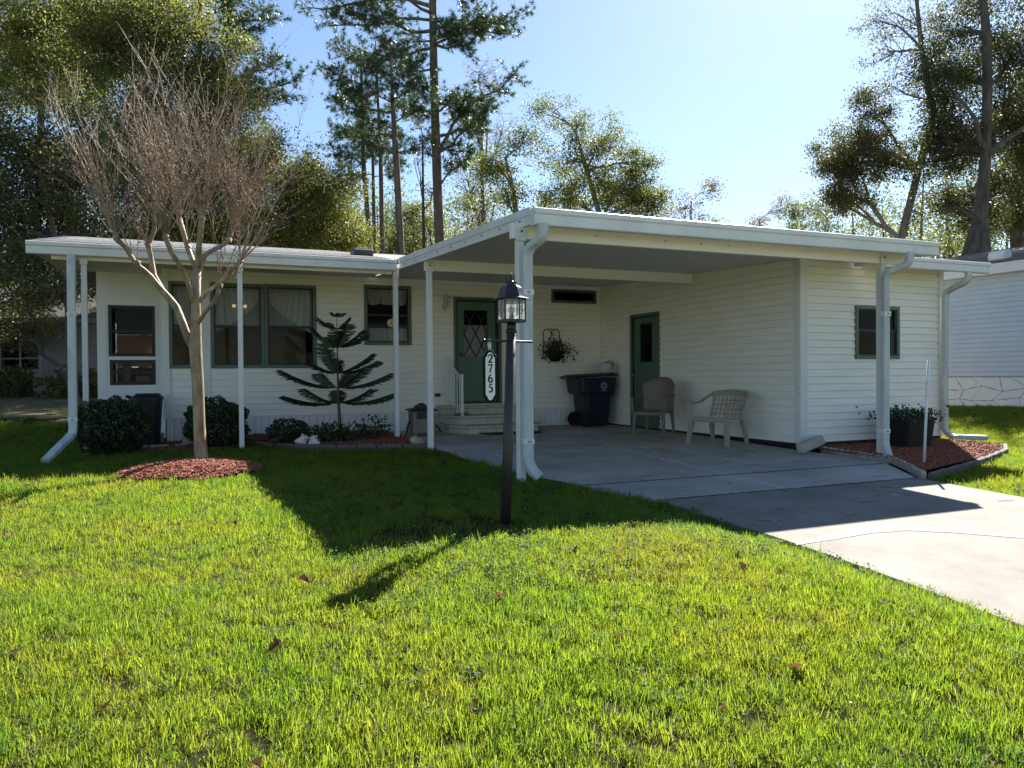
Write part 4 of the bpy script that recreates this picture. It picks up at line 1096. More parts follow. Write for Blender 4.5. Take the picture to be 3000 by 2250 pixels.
# ------------------------------------------------------------------ lamp post with the house number
lp = thing('lamp_post', 'dark bronze lamp post with leaded glass lantern leaning slightly on the lawn', 'lamp post', (2.42, 5.75, -0.1))
B0, T0 = Vector((2.42, 5.75, -0.14)), Vector((2.489, 5.75, 1.53))
ax = (T0 - B0).normalized()
def on(z, dx=0.0, dy=0.0):
    t = (z - B0.z) / (T0.z - B0.z); p = B0.lerp(T0, t); return Vector((p.x + dx, p.y + dy, z))
mb = MB(); mb.tube([on(-0.14), on(0.5), on(1.46)], [0.042, 0.041, 0.040], 20); mb.build('post', MT['post'], lp, smooth=True)
mb = MB(); mb.tube([on(1.435), on(1.44), on(1.455), on(1.46)], [0.041, 0.046, 0.046, 0.041], 20); mb.tube([on(1.45), on(1.52)], [0.038, 0.037], 20); mb.build('fitter', MT['black'], lp, smooth=True)
mb = MB(); mb.box(on(1.415).x + 0.012, on(1.415).x + 0.024, 5.700, 5.709, 1.409, 1.421); mb.build('set_screw', MT['brass'], lp)
Lc = on(1.53)
def hexp(r, z, k, rot=0.07):
    a = rot + k * math.pi / 3 + YAW * 0 - 0.41; return Vector((Lc.x + r * math.cos(a), Lc.y + r * math.sin(a), z))
zb, zt = 1.535, 1.715
mb = MB()
mb.add([hexp(0.118, zb - 0.012, k) for k in range(6)] + [hexp(0.118, zb, k) for k in range(6)], [tuple(range(6))[::-1], tuple(range(6, 12))] + [(k, (k + 1) % 6, 6 + (k + 1) % 6, 6 + k) for k in range(6)])
for k in range(6):
    mb.bar(hexp(0.113, zb, k), hexp(0.113, zt, k), 0.010, 0.010)
    mb.bar(hexp(0.111, zt - 0.005, k), hexp(0.111, zt - 0.005, (k + 1) % 6), 0.008, 0.012); mb.bar(hexp(0.111, zb + 0.005, k), hexp(0.111, zb + 0.005, (k + 1) % 6), 0.008, 0.012)
mb.build('lantern_frame', MT['black'], lp)
for k in range(6):
    a, b = hexp(0.110, 0, k), hexp(0.110, 0, (k + 1) % 6)
    def gp(s_, z, a=a, b=b):
        p = a.lerp(b, s_); return (p.x, p.y, zb + (zt - zb) * z)
    mb = MB(); mb.add([gp(0.04, 0.04), gp(0.96, 0.04), gp(0.96, 0.96), gp(0.04, 0.96)], [(0, 1, 2, 3)]); pn = mb.build('pane', MT['lampglass'], lp)
    mb = MB()
    for (p, r) in (((.5, 0), (.5, .26)), ((.5, .26), (.36, .5)), ((.5, .26), (.64, .5)), ((.36, .5), (.5, .74)), ((.64, .5), (.5, .74)), ((.5, .74), (.5, 1)), ((0.04, .5), (.36, .5)), ((.64, .5), (.96, .5))):
        mb.bar(gp(*p), gp(*r), 0.0035, 0.0035)
    mb.build('leading', MT['black'], pn)
mb = MB()
prof = [(0.150, 1.712), (0.152, 1.717), (0.118, 1.728), (0.108, 1.748), (0.098, 1.772), (0.092, 1.79), (0.085, 1.805), (0.068, 1.822), (0.045, 1.829), (0.043, 1.848)]
for r, z in prof: mb.v += [tuple(hexp(r, z, k)) for k in range(6)]
for i in range(len(prof) - 1):
    for k in range(6): mb.f.append((i * 6 + k, i * 6 + (k + 1) % 6, (i + 1) * 6 + (k + 1) % 6, (i + 1) * 6 + k))
mb.f.append(tuple(range(6))[::-1]); mb.f.append(tuple((len(prof) - 1) * 6 + k for k in range(6)))
mb.build('roof', MT['black'], lp)
mb = MB(); mb.lathe([(0.0, 0), (0.047, 0.0), (0.047, 0.005), (0.02, 0.008), (0.014, 0.02), (0.017, 0.03), (0.011, 0.04), (0.009, 0.052), (0.004, 0.072), (0, 0.076)], 14, (Lc.x, Lc.y, 1.848)); mb.build('finial', MT['black'], lp, smooth=True)
mb = MB(); mb.lathe([(0, 0), (0.02, 0), (0.02, 0.045), (0, 0.045)], 12, (Lc.x, Lc.y, 1.54)); mb.build('socket', MT['hoselid'], lp)
mb = MB(); mb.lathe([(0, 0), (0.013, 0), (0.022, 0.025), (0.024, 0.04), (0.015, 0.062), (0, 0.07)], 12, (Lc.x, Lc.y, 1.585)); mb.build('bulb', MT['bulb'], lp, smooth=True)
mb = MB(); mb.tube([(2.245, 5.745, 1.373), (2.67, 5.745, 1.366)], 0.010, 10); mb.build('cross_arm', MT['black'], lp, smooth=True)
mb = MB(); mb.tube([(2.238, 5.745, 1.373), (2.252, 5.745, 1.373)], 0.014, 10); mb.build('arm_knob', MT['black'], lp, smooth=True)

sg = thing('number_plaque', 'white house number plaque 2765 in a black scrolled frame hanging from the lamp post', 'sign', (2.288, 5.74, 1.09))
def plaque(w, h, neck, top):
    """Outline of a tall plaque with arched ends; w half width, h half height."""
    pts = []
    for sgn in (1, -1):
        arc = [(w, h - neck), (w * 0.86, h - neck * 0.80), (w * 0.62, h - neck * 0.62), (w * 0.5, h - neck * 0.28), (w * 0.3, h - neck * 0.06), (0, h), (-w * 0.3, h - neck * 0.06), (-w * 0.5, h - neck * 0.28), (-w * 0.62, h - neck * 0.62), (-w * 0.86, h - neck * 0.80), (-w, h - neck)]
        pts += [(a * sgn, b * sgn) for a, b in arc]
    return pts
cxs, czs, ys = 2.289, 1.087, 5.742
MB().prism([(cxs + a, czs + b) for a, b in plaque(0.060, 0.212, 0.05, 0)], 'y', ys, ys - 0.014).build('frame', MT['plaqueframe'], sg, bevel=0.003)
MB().prism([(cxs + a, czs + b) for a, b in plaque(0.040, 0.192, 0.045, 0)], 'y', ys - 0.0145, ys - 0.018).build('face', MT['plaque'], sg)
# serif numerals drawn with a broad nib: (x, z, half width) along each stroke, height 1
digits = {
 '2': [[(-.33, .66, .05), (-.30, .82, .055), (-.12, .97, .06), (.10, .98, .075), (.26, .86, .10), (.27, .68, .11), (.16, .47, .10), (-.06, .25, .075), (-.34, .04, .05)], [(-.36, .055, .055), (0, .07, .07), (.30, .06, .065), (.36, .20, .03)]],
 '7': [[(-.36, .78, .03), (-.34, .93, .05), (0, .93, .07), (.36, .94, .06)], [(.34, .93, .05), (.16, .62, .075), (.0, .30, .095), (-.06, .0, .10)]],
 '6': [[(.24, .98, .035), (-.02, .88, .06), (-.22, .66, .09), (-.29, .38, .11), (-.22, .12, .09), (.0, .02, .06), (.22, .10, .09), (.28, .30, .10), (.20, .50, .085), (.02, .57, .05), (-.2, .46, .04)]],
 '5': [[(.34, .98, .04), (.10, .95, .065), (-.20, .95, .055)], [(-.18, .97, .04), (-.23, .56, .04)], [(-.23, .56, .035), (.0, .63, .06), (.22, .52, .095), (.28, .30, .105), (.18, .10, .09), (-.06, .01, .06), (-.32, .08, .04)]],
}
for k, ch in enumerate('2765'):
    h = 0.066; z0 = czs + 0.108 - k * 0.0785; mb = MB()
    for strk in digits[ch]:
        # smooth the stroke
        P2 = []
        for i in range(len(strk) - 1):
            p0 = strk[max(0, i - 1)]; p1 = strk[i]; p2 = strk[i + 1]; p3 = strk[min(len(strk) - 1, i + 2)]
            for t in (0, .25, .5, .75):
                P2.append(tuple(0.5 * (2 * p1[j] + (p2[j] - p0[j]) * t + (2 * p0[j] - 5 * p1[j] + 4 * p2[j] - p3[j]) * t * t + (3 * p1[j] - p0[j] - 3 * p2[j] + p3[j]) * t ** 3) for j in range(3)))
        P2.append(strk[-1]); n0 = len(mb.v)
        for i, p in enumerate(P2):
            a = P2[max(0, i - 1)]; b = P2[min(len(P2) - 1, i + 1)]
            dx, dz_ = b[0] - a[0], b[1] - a[1]; L = math.hypot(dx, dz_) or 1
            nx_, nz2 = -dz_ / L * p[2] * 1.3, dx / L * p[2] * 1.3
            mb.v += [(cxs + (p[0] + nx_) * h * 0.78, ys - 0.0195, z0 + (p[1] + nz2) * h), (cxs + (p[0] - nx_) * h * 0.78, ys - 0.0195, z0 + (p[1] - nz2) * h)]
        for i in range(len(P2) - 1): mb.f.append((n0 + 2 * i, n0 + 2 * i + 1, n0 + 2 * i + 3, n0 + 2 * i + 2))
    mb.build('numeral', MT['plaqueframe'], sg)
mb = MB()
for dx in (-0.008, 0.009): mb.tube([(cxs + dx, ys - 0.006, czs + 0.21), (cxs + dx, ys - 0.012, czs + 0.25), (cxs + dx, 5.745, 1.388), (cxs + dx, ys + 0.012, czs + 0.25), (cxs + dx, ys - 0.006, czs + 0.215)], 0.0035, 6)
mb.build('hanging_hook', MT['pipe'], sg)

# both stand on the lawn a little nearer the street than they were drawn
lp.location = (2.219, 5.273, 0.0); lp.scale = (0.917, 0.917, 0.917)
sg.location = (2.098, 5.264, 1.091); sg.scale = (0.917, 0.917, 0.917)

# ------------------------------------------------------------------ bins, chairs and loose things under the carport
def xform(mb, rot, loc):
    c, s_ = math.cos(rot), math.sin(rot)
    mb.v = [(loc[0] + p[0] * c - p[1] * s_, loc[1] + p[0] * s_ + p[1] * c, loc[2] + p[2]) for p in mb.v]
    return mb
def loft(mb, rings):
    """rings: (x0,x1,y0,y1,z, r) rounded rectangles stacked."""
    n = 12
    for (x0, x1, y0, y1, z, r) in rings:
        for cx, cy, a0 in ((x1 - r, y1 - r, 0), (x0 + r, y1 - r, 90), (x0 + r, y0 + r, 180), (x1 - r, y0 + r, 270)):
            for k in range(3):
                a = rad(a0 + 45 * k); mb.v.append((cx + r * math.cos(a), cy + r * math.sin(a), z))
    for i in range(len(rings) - 1):
        for k in range(n): mb.f.append((i * n + k, i * n + (k + 1) % n, (i + 1) * n + (k + 1) % n, (i + 1) * n + k))
    mb.f.append(tuple(range(n))[::-1]); mb.f.append(tuple((len(rings) - 1) * n + k for k in range(n)))
    return mb
ct = thing('wheeled_trash_cart', 'large navy wheeled trash cart with overfilled lid in the carport corner', 'trash cart', (7.65, 13.6, 0.045))
z0 = 0.045
loft(MB(), [(7.42, 7.92, 13.40, 13.90, z0 + 0.02, 0.05), (7.36, 7.98, 13.36, 13.93, 0.70, 0.06)]).build('body', MT['cart'], ct, smooth=False)
loft(MB(), [(7.30, 8.01, 13.34, 13.95, 0.68, 0.06), (7.25, 8.04, 13.32, 13.96, 0.74, 0.07), (7.22, 8.07, 13.31, 13.97, 1.02, 0.07)]).build('collar', MT['cart'], ct)
lid = MB(); loft(lid, [(7.14, 8.10, 13.29, 13.98, 1.022, 0.08), (7.12, 8.11, 13.28, 13.99, 1.05, 0.08), (7.2, 8.04, 13.36, 13.92, 1.085, 0.08)])
lid.v = [(p[0], p[1], p[2] + max(0, (p[0] - 7.2)) * 0.045) for p in lid.v]; lid.build('lid', MT['cart'], ct)
mb = MB(); mb.tube([(7.18, 13.36, 1.01), (7.10, 13.36, 1.035), (7.09, 13.45, 1.04), (7.09, 13.85, 1.04), (7.10, 13.93, 1.035), (7.18, 13.93, 1.01)], 0.018, 8); mb.build('handle', MT['cart'], ct, smooth=True)
for y in (13.40, 13.86):
    mb = MB(); mb.tube([(7.38, y - 0.035, 0.19), (7.38, y + 0.035, 0.19)], 0.145, 20); wh = mb.build('wheel', MT['tyre'], ct)
    mb = MB(); mb.tube([(7.38, y - 0.04, 0.19), (7.38, y + 0.04, 0.19)], 0.05, 14); mb.build('hub', MT['cart'], wh)
emb = MB(); ec = (7.75, 13.300, 0.86)
def ring(mb, c, r0, r1, y, n=24):
    b = len(mb.v)
    for k in range(n):
        a = 2 * math.pi * k / n
        mb.v += [(c[0] + r0 * math.cos(a), y, c[2] + r0 * math.sin(a)), (c[0] + r1 * math.cos(a), y, c[2] + r1 * math.sin(a))]
    for k in range(n):
        i = b + 2 * k; j = b + 2 * ((k + 1) % n); mb.f.append((i, i + 1, j + 1, j))
ring(emb, ec, 0.056, 0.068, 13.305); ring(emb, ec, 0.044, 0.047, 13.305)
for (dx, dz_, w, h) in ((-0.018, -0.006, 0.016, 0.012), (0.02, -0.008, 0.016, 0.012), (0.0, 0.018, 0.008, 0.02), (0.02, 0.022, 0.012, 0.008), (0.0, -0.03, 0.03, 0.006), (-0.02, 0.012, 0.008, 0.006)):
    emb.add([(ec[0] + dx - w / 2, 13.305, ec[2] + dz_ - h / 2), (ec[0] + dx + w / 2, 13.305, ec[2] + dz_ - h / 2), (ec[0] + dx + w * 0.3, 13.305, ec[2] + dz_ + h), (ec[0] + dx - w * 0.3, 13.305, ec[2] + dz_ + h)], [(0, 1, 2, 3)])
for k in range(8):
    emb.add([(ec[0] - 0.056 + k * 0.0145, 13.305, ec[2] - 0.098), (ec[0] - 0.056 + k * 0.0145 + 0.010, 13.305, ec[2] - 0.098), (ec[0] - 0.056 + k * 0.0145 + 0.010, 13.305, ec[2] - 0.086), (ec[0] - 0.056 + k * 0.0145, 13.305, ec[2] - 0.086)], [(0, 1, 2, 3)])
emb.build('emblem', MT['print'], ct)

bg = thing('trash_bag', 'white plastic bag with red drawstring bulging out of the navy trash cart', 'trash bag', (7.95, 13.6, 1.12))
MB().blob((7.97, 13.55, 1.21), (0.21, 0.17, 0.145), 4, 0.22, 3).build('bag', MT['bag'], bg, smooth=True)
mb = MB(); mb.tube([(7.90, 13.45, 1.33), (7.96, 13.40, 1.38), (8.0, 13.38, 1.36), (7.98, 13.36, 1.30), (7.95, 13.36, 1.20), (7.98, 13.355, 1.18), (8.02, 13.36, 1.28), (7.97, 13.37, 1.31), (7.86, 13.44, 1.325)], 0.007, 6); mb.build('drawstring', MT['red'], bg, smooth=True)

bn = thing('black_trash_can', 'black lidded trash can half hidden behind the round bush by the porch', 'trash can', (-0.46, 13.75, 0.0))
loft(MB(), [(-0.64, -0.30, 13.55, 13.95, 0.02, 0.08), (-0.69, -0.25, 13.50, 14.0, 0.74, 0.10)]).build('body', MT['bin'], bn)
loft(MB(), [(-0.71, -0.235, 13.48, 14.02, 0.742, 0.1), (-0.71, -0.235, 13.48, 14.02, 0.775, 0.1), (-0.64, -0.30, 13.56, 13.96, 0.84, 0.08)]).build('lid', MT['bin'], bn)
mb = MB(); mb.tube([(-0.70, 13.62, 0.77), (-0.77, 13.62, 0.80), (-0.77, 13.88, 0.80), (-0.70, 13.88, 0.77)], 0.022, 8); mb.build('handle', MT['bin'], bn, smooth=True)

hx = thing('hose_box', 'taupe resin hose box with dark stepped pagoda lid beside the entrance steps', 'hose box', (3.9, 13.05, 0.04))
mb = MB(); mb.box(3.715, 4.085, 12.87, 13.22, 0.045, 0.475); mb.build('body', MT['hosebox'], hx, bevel=0.012)
mb = MB(); mb.box(3.70, 3.76, 12.855, 12.869, 0.045, 0.47); mb.box(4.04, 4.10, 12.855, 12.869, 0.045, 0.47); mb.build('corner_strip', MT['hosebox'], hx, bevel=0.004)
mb = MB(); mb.box(3.77, 4.03, 12.856, 12.869, 0.34, 0.46); mb.box(3.78, 4.02, 12.858, 12.869, 0.05, 0.09); mb.build('dark_panel', MT['hoselid'], hx)
loft(MB(), [(3.67, 4.13, 12.83, 13.26, 0.476, 0.02), (3.66, 4.14, 12.82, 13.27, 0.495, 0.02), (3.70, 4.10, 12.86, 13.23, 0.515, 0.02), (3.79, 4.01, 12.94, 13.15, 0.53, 0.03), (3.79, 4.01, 12.94, 13.15, 0.565, 0.03), (3.83, 3.97, 12.98, 13.11, 0.58, 0.03), (3.86, 3.94, 13.0, 13.08, 0.61, 0.02)]).build('lid', MT['hoselid'], hx)
mb = MB(); mb.tube([(4.10, 12.98, 0.26), (4.20, 13.0, 0.16), (4.26, 13.05, 0.10)], 0.014, 6); mb.build('crank', MT['hoselid'], hx)
hs = MB().tube([(3.37, 12.62, 0.06), (3.44, 12.60, 0.055), (3.52, 12.72, 0.06), (3.60, 12.92, 0.12), (3.66, 13.02, 0.26), (3.70, 13.05, 0.30)], 0.016, 8)
tag(hs.build('garden_hose', MT['hose'], origin=(3.5, 12.8, 0.05), smooth=True), 'short loop of black hose curling between awning post and hose box', 'hose')
stn = MB().blob((3.27, 11.22, 0.10), (0.11, 0.10, 0.085), 12, 0.3, 2)
tag(stn.build('rock', MT['stone'], origin=(3.27, 11.22, 0.04), smooth=False), 'fist shaped tan limestone rock at the foot of the inner carport post', 'rock')

# chairs
def resin_leg(x, y, zt, dx, dy, w, d):
    mb = MB()
    t = [(x - w / 2, y - d / 2), (x + w / 2, y - d / 2), (x + w / 2, y + d / 2), (x - w / 2, y + d / 2)]
    b = [(x + dx - w * .34, y + dy - d * .34), (x + dx + w * .34, y + dy - d * .34), (x + dx + w * .34, y + dy + d * .34), (x + dx - w * .34, y + dy + d * .34)]
    return mb.add([(p[0], p[1], 0) for p in b] + [(p[0], p[1], zt) for p in t], [(0, 3, 2, 1), (4, 5, 6, 7), (0, 1, 5, 4), (1, 2, 6, 5), (2, 3, 7, 6), (3, 0, 4, 7)])
def curved_sheet(f, nu, nv):
    mb = MB()
    for j in range(nv + 1):
        for i in range(nu + 1): mb.v.append(f(i / nu * 2 - 1, j / nv))
    for j in range(nv):
        for i in range(nu):
            a = j * (nu + 1) + i; mb.f.append((a, a + 1, a + nu + 2, a + nu + 1))
    return mb
def solid(o, t):
    m_ = o.modifiers.new('thick', 'SOLIDIFY'); m_.thickness = t; m_.offset = 0
    return o
c1 = thing('tan_resin_chair', 'tan resin armchair with tall solid rounded back in front of the shed door', 'chair', (7.42, 11.05, 0.036))
ca = dict(rot=rad(-58), loc=(7.42, 11.05, 0.036))
W = 0.56
bk = curved_sheet(lambda u, v: (W / 2 * u * (1 + 0.06 * v), 0.20 + 0.13 * v - 0.16 * u * u * (0.3 + v * 0.7), 0.40 + 0.60 * v * (1 - 0.22 * abs(u) ** 3.0)), 16, 8)
solid(xform(bk, **ca).build('backrest', MT['tanchair'], c1, smooth=True), 0.018)
se = curved_sheet(lambda u, v: (W / 2 * u * (1.0 - 0.08 * v), -0.25 + 0.47 * v, 0.425 - 0.03 * v - 0.012 * (1 - u * u) - (0.03 * max(0, 0.12 - v) / 0.12)), 10, 8)
solid(xform(se, **ca).build('seat', MT['tanchair'], c1, smooth=True), 0.02)
ap = MB(); ap.box(-W / 2, W / 2, -0.262, -0.245, 0.36, 0.415); xform(ap, **ca).build('apron', MT['tanchair'], c1, bevel=0.006)
for s_ in (-1, 1):
    am = MB(); am.rsweep([(s_ * 0.285, 0.16, 0.70), (s_ * 0.31, 0.02, 0.655), (s_ * 0.315, -0.14, 0.645), (s_ * 0.305, -0.245, 0.63)], 0.055, 0.022, (1, 0, 0)); xform(am, **ca).build('armrest', MT['tanchair'], c1, bevel=0.004)
    pm = MB(); pm.rsweep([(s_ * 0.300, -0.245, 0.635), (s_ * 0.285, -0.24, 0.40)], 0.045, 0.035, (1, 0, 0)); xform(pm, **ca).build('arm_post', MT['tanchair'], c1)
    xform(resin_leg(s_ * 0.25, -0.225, 0.41, s_ * 0.03, -0.03, 0.06, 0.05), **ca).build('leg', MT['tanchair'], c1, bevel=0.005)
    xform(resin_leg(s_ * 0.23, 0.19, 0.41, s_ * 0.02, 0.06, 0.055, 0.05), **ca).build('leg', MT['tanchair'], c1, bevel=0.005)

c2 = thing('beige_resin_chair', 'beige resin armchair with square lattice back against the shed wall', 'chair', (7.58, 9.55, 0.005))
cb = dict(rot=rad(-76), loc=(7.58, 9.55, 0.003))
W = 0.66
def bkp(u, z):   # back plane point
    return (W / 2 * u, 0.22 + (z - 0.42) * 0.30 - 0.05 * u * u, z)
tr_ = MB(); tr_.rsweep([bkp(u, 0.76 + 0.035 * (1 - u * u)) for u in (-1, -.75, -.5, -.25, 0, .25, .5, .75, 1)], 0.03, 0.085, (0, 1, 0.2)); xform(tr_, **cb).build('top_rail', MT['whitechair'], c2)
for u in (-0.86, 0.86):
    q = MB(); q.rsweep([bkp(u, 0.41), bkp(u, 0.6), bkp(u, 0.75)], 0.05, 0.025, (1, 0, 0)); xform(q, **cb).build('back_stile', MT['whitechair'], c2)
for k in range(7):
    u = -0.66 + k * 0.22; q = MB(); q.rsweep([bkp(u, 0.42), bkp(u, 0.74)], 0.026, 0.012, (1, 0, 0)); xform(q, **cb).build('lattice_bar', MT['whitechair'], c2)
for z in (0.46, 0.53, 0.60, 0.67):
    q = MB(); q.rsweep([bkp(u, z) for u in (-.84, -.4, 0, .4, .84)], 0.012, 0.022, (0, 1, 0)); xform(q, **cb).build('lattice_bar', MT['whitechair'], c2)
se = curved_sheet(lambda u, v: (W / 2 * u * (1.0 - 0.05 * v), -0.26 + 0.49 * v, 0.415 - 0.03 * v), 8, 8); solid(xform(se, **cb).build('seat', MT['whitechair'], c2), 0.024)
ap = MB(); ap.box(-W / 2, W / 2, -0.27, -0.25, 0.35, 0.402); xform(ap, **cb).build('apron', MT['whitechair'], c2, bevel=0.006)
for s_ in (-1, 1):
    am = MB(); am.rsweep([bkp(s_ * 0.95, 0.77), (s_ * 0.365, 0.20, 0.72), (s_ * 0.39, 0.05, 0.645), (s_ * 0.395, -0.12, 0.625), (s_ * 0.38, -0.27, 0.62)], 0.062, 0.026, (1, 0, 0)); xform(am, **cb).build('armrest', MT['whitechair'], c2)
    pm = MB(); pm.rsweep([(s_ * 0.375, -0.262, 0.615), (s_ * 0.35, -0.255, 0.39)], 0.085, 0.03, (1, 0, 0)); xform(pm, **cb).build('arm_post', MT['whitechair'], c2)
    xform(resin_leg(s_ * 0.325, -0.235, 0.40, s_ * 0.04, -0.05, 0.10, 0.06), **cb).build('leg', MT['whitechair'], c2, bevel=0.006)
    xform(resin_leg(s_ * 0.29, 0.19, 0.39, s_ * 0.03, 0.08, 0.085, 0.06), **cb).build('leg', MT['whitechair'], c2, bevel=0.006)

# ------------------------------------------------------------------ beds: edging, mulch, shells, planter
def along(pts, step):
    out = []
    for a, b in zip(pts, pts[1:]):
        a = Vector(a); b = Vector(b); L = (b - a).length; n = max(1, round(L / step))
        for k in range(n): out.append((a.lerp(b, k / n), a.lerp(b, (k + 1) / n)))
    return out
be = thing('bed_edging', 'low weathered edging curving round the front window bed', 'edging', (2.2, 11.6, 0.0))
for p, r in along([(0.90, 13.15, 0), (1.15, 12.73, 0), (1.6, 12.05, 0), (2.15, 11.56, 0), (2.7, 11.34, 0), (3.06, 11.20, 0), (3.46, 11.10, 0)], 0.34):
    d = (r - p).normalized() * 0.006
    mb = MB(); mb.bar(p + d + Vector((0, 0, 0.02)), r - d + Vector((0, 0, 0.02 + RD.uniform(-.006, .006))), 0.07, 0.11); mb.build('edging_piece', MT['wood_edge'], be, bevel=0.006)
se_ = thing('scalloped_edging', 'pale scalloped concrete edging between the driveway and the red mulch bed', 'edging', (8.2, 7.1, 0.0))
for p, r in along([(8.34, 8.24, 0), (8.30, 7.6, 0), (8.26, 6.98, 0), (7.90, 6.45, 0), (7.54, 5.98, 0)], 0.105):
    c = (p + r) / 2; t = (r - p).normalized(); n = Vector((-t.y, t.x, 0)); L = (r - p).length / 2 * 0.95
    mb = MB(); pr = []
    z0 = dz(c.y) - 0.03
    for k in range(9):
        a = math.pi * k / 8; pr.append((-L * math.cos(a), 0.05 + 0.055 * math.sin(a)))
    pr = [(-L, 0)] + pr + [(L, 0)]
    vs = []
    for sgn in (-0.028, 0.028):
        for (u, z) in pr:
            q = c + t * u + n * sgn; vs.append((q.x, q.y, z0 + z))
    m_ = len(pr); mb.add(vs, [tuple(range(m_)), tuple(range(m_, 2 * m_))[::-1]] + [(k, m_ + k, m_ + (k + 1) % m_, (k + 1) % m_) for k in range(m_)])
    mb.build('scallop_block', MT['edging'], se_, bevel=0.004)
ge = thing('garden_edging', 'dark weathered edging on the lawn side of the red mulch bed', 'edging', (9.2, 6.6, 0.0))
for p, r in along([(7.56, 5.92, 0), (8.4, 6.20, 0), (9.4, 6.58, 0), (10.5, 7.05, 0), (11.15, 7.5, 0)], 0.45):
    d = (r - p).normalized() * 0.005; zz = Vector((0, 0, 0.01))
    mb = MB(); mb.bar(p + d + zz + Vector((0, 0, dz(p.y))), r - d + zz + Vector((0, 0, dz(r.y) + 0.01)), 0.06, 0.10); mb.build('edging_piece', MT['wood_edge'], ge, bevel=0.01)
eb = thing('leaning_edging_block', 'loose scalloped concrete block lying tilted against the shed corner', 'block', (8.1, 8.25, 0.0))
mb = MB(); pr = [(-0.31, 0), (-0.31, 0.10)]
for k in range(6):
    for j in range(1, 5):
        a = math.pi * j / 4; pr.append((-0.30 + 0.1 * k + 0.05 - 0.05 * math.cos(a), 0.10 + 0.022 * math.sin(a)))
pr += [(0.31, 0.0)]
mb.prism(pr, 'y', -0.045, 0.045)
tl = rad(9)
mb.v = [(p[0] * math.cos(tl) - p[2] * math.sin(tl), p[1] + 0.3 * p[2], p[0] * math.sin(tl) + p[2] * math.cos(tl)) for p in mb.v]
xform(mb, rad(17), (8.12, 8.20, 0.035)).build('body', MT['block'], eb, bevel=0.006)

def inpoly(x, y, poly):
    c = False
    for (x0, y0), (x1, y1) in zip(poly, poly[1:] + poly[:1]):
        if (y0 > y) != (y1 > y) and x < (x1 - x0) * (y - y0) / (y1 - y0) + x0: c = not c
    return c
bedR = [(8.22, 8.48), (8.24, 7.0), (7.58, 6.02), (9.4, 6.62), (10.5, 7.10), (11.1, 7.52), (11.1, 8.48)]
bedL = [(0.92, 14.15), (0.95, 13.1), (1.2, 12.74), (1.64, 12.08), (2.18, 11.6), (2.72, 11.38), (3.44, 11.15), (3.44, 12.5), (3.48, 14.15)]
bedW = [(-0.9, 13.0), (-0.4, 12.45), (0.4, 12.35), (0.95, 12.7), (0.9, 14.1), (-0.2, 14.1), (-0.25, 13.2)]
mcx, mcy = 0.12, 9.80
def mound(x, y):
    r = math.hypot((x - mcx) / 0.84, (y - mcy) / 0.92)
    return 0.125 * max(0, 1 - r * r) ** 0.8
bedT = [(mcx + 0.84 * math.cos(t * 0.2618) * (0.92 + 0.1 * math.sin(t * 2.3)), mcy + 0.92 * math.sin(t * 0.2618) * (0.93 + 0.08 * math.cos(t * 1.7))) for t in range(24)]
def mulch_bed(name, label, poly, zf, n, seed):
    q = random.Random(seed)
    xs = [p[0] for p in poly]; ysb = [p[1] for p in poly]
    root = tag(bpy.data.objects.new(name, None), label, 'mulch', kind='stuff'); COL.objects.link(root)
    # base sheet
    bm = bmesh.new(); vs = [bm.verts.new((p[0], p[1], 0)) for p in poly]; f = bm.faces.new(vs)
    bmesh.ops.triangulate(bm, faces=[f]); bmesh.ops.subdivide_edges(bm, edges=bm.edges[:], cuts=5, use_grid_fill=True)
    for v in bm.verts: v.co.z = zf(v.co.x, v.co.y)
    me = bpy.data.meshes.new('mulch_base'); bm.to_mesh(me); bm.free(); link('mulch_base', me, MT['mulchbase'], root)
    mb = MB(); k = 0
    while k < n:
        x, y = q.uniform(min(xs), max(xs)), q.uniform(min(ysb), max(ysb))
        if not inpoly(x, y, poly): continue
        k += 1
        L, w, t = q.uniform(0.02, 0.06), q.uniform(0.006, 0.014), q.uniform(0.003, 0.007)
        a = q.uniform(0, 6.28); ti = q.uniform(-0.5, 0.5); z = zf(x, y) + q.uniform(0.003, 0.016)
        d = Vector((math.cos(a) * math.cos(ti), math.sin(a) * math.cos(ti), math.sin(ti))) * L / 2
        mb.bar(Vector((x, y, z)) - d, Vector((x, y, z)) + d, w, t, (q.uniform(-.5, .5), q.uniform(-.5, .5), 1))
    mb.build('mulch_chips', MT['mulch'], root)
zR = lambda x, y: 0.035 + dz(min(y, 8.5)) * 0.6
zL = lambda x, y: 0.055 + 0.03 * min(1, max(0, (y - 11.2)))
mulch_bed('shed_mulch', 'red bark mulch filling the bed in front of the shed', bedR, zR, 5200, 1)
mulch_bed('window_bed_mulch', 'dim red mulch in the planted bed below the front windows', bedL, zL, 3600, 2)
mulch_bed('bush_mulch', 'shaded mulch strip under the clipped bushes by the house corner', bedW, lambda x, y: 0.02 + gz(x, y), 1600, 3)
mulch_bed('tree_mulch', 'mounded sunlit red mulch ring around the bare crape tree', bedT, lambda x, y: gz(x, y) + 0.012 + mound(x, y), 5200, 4)

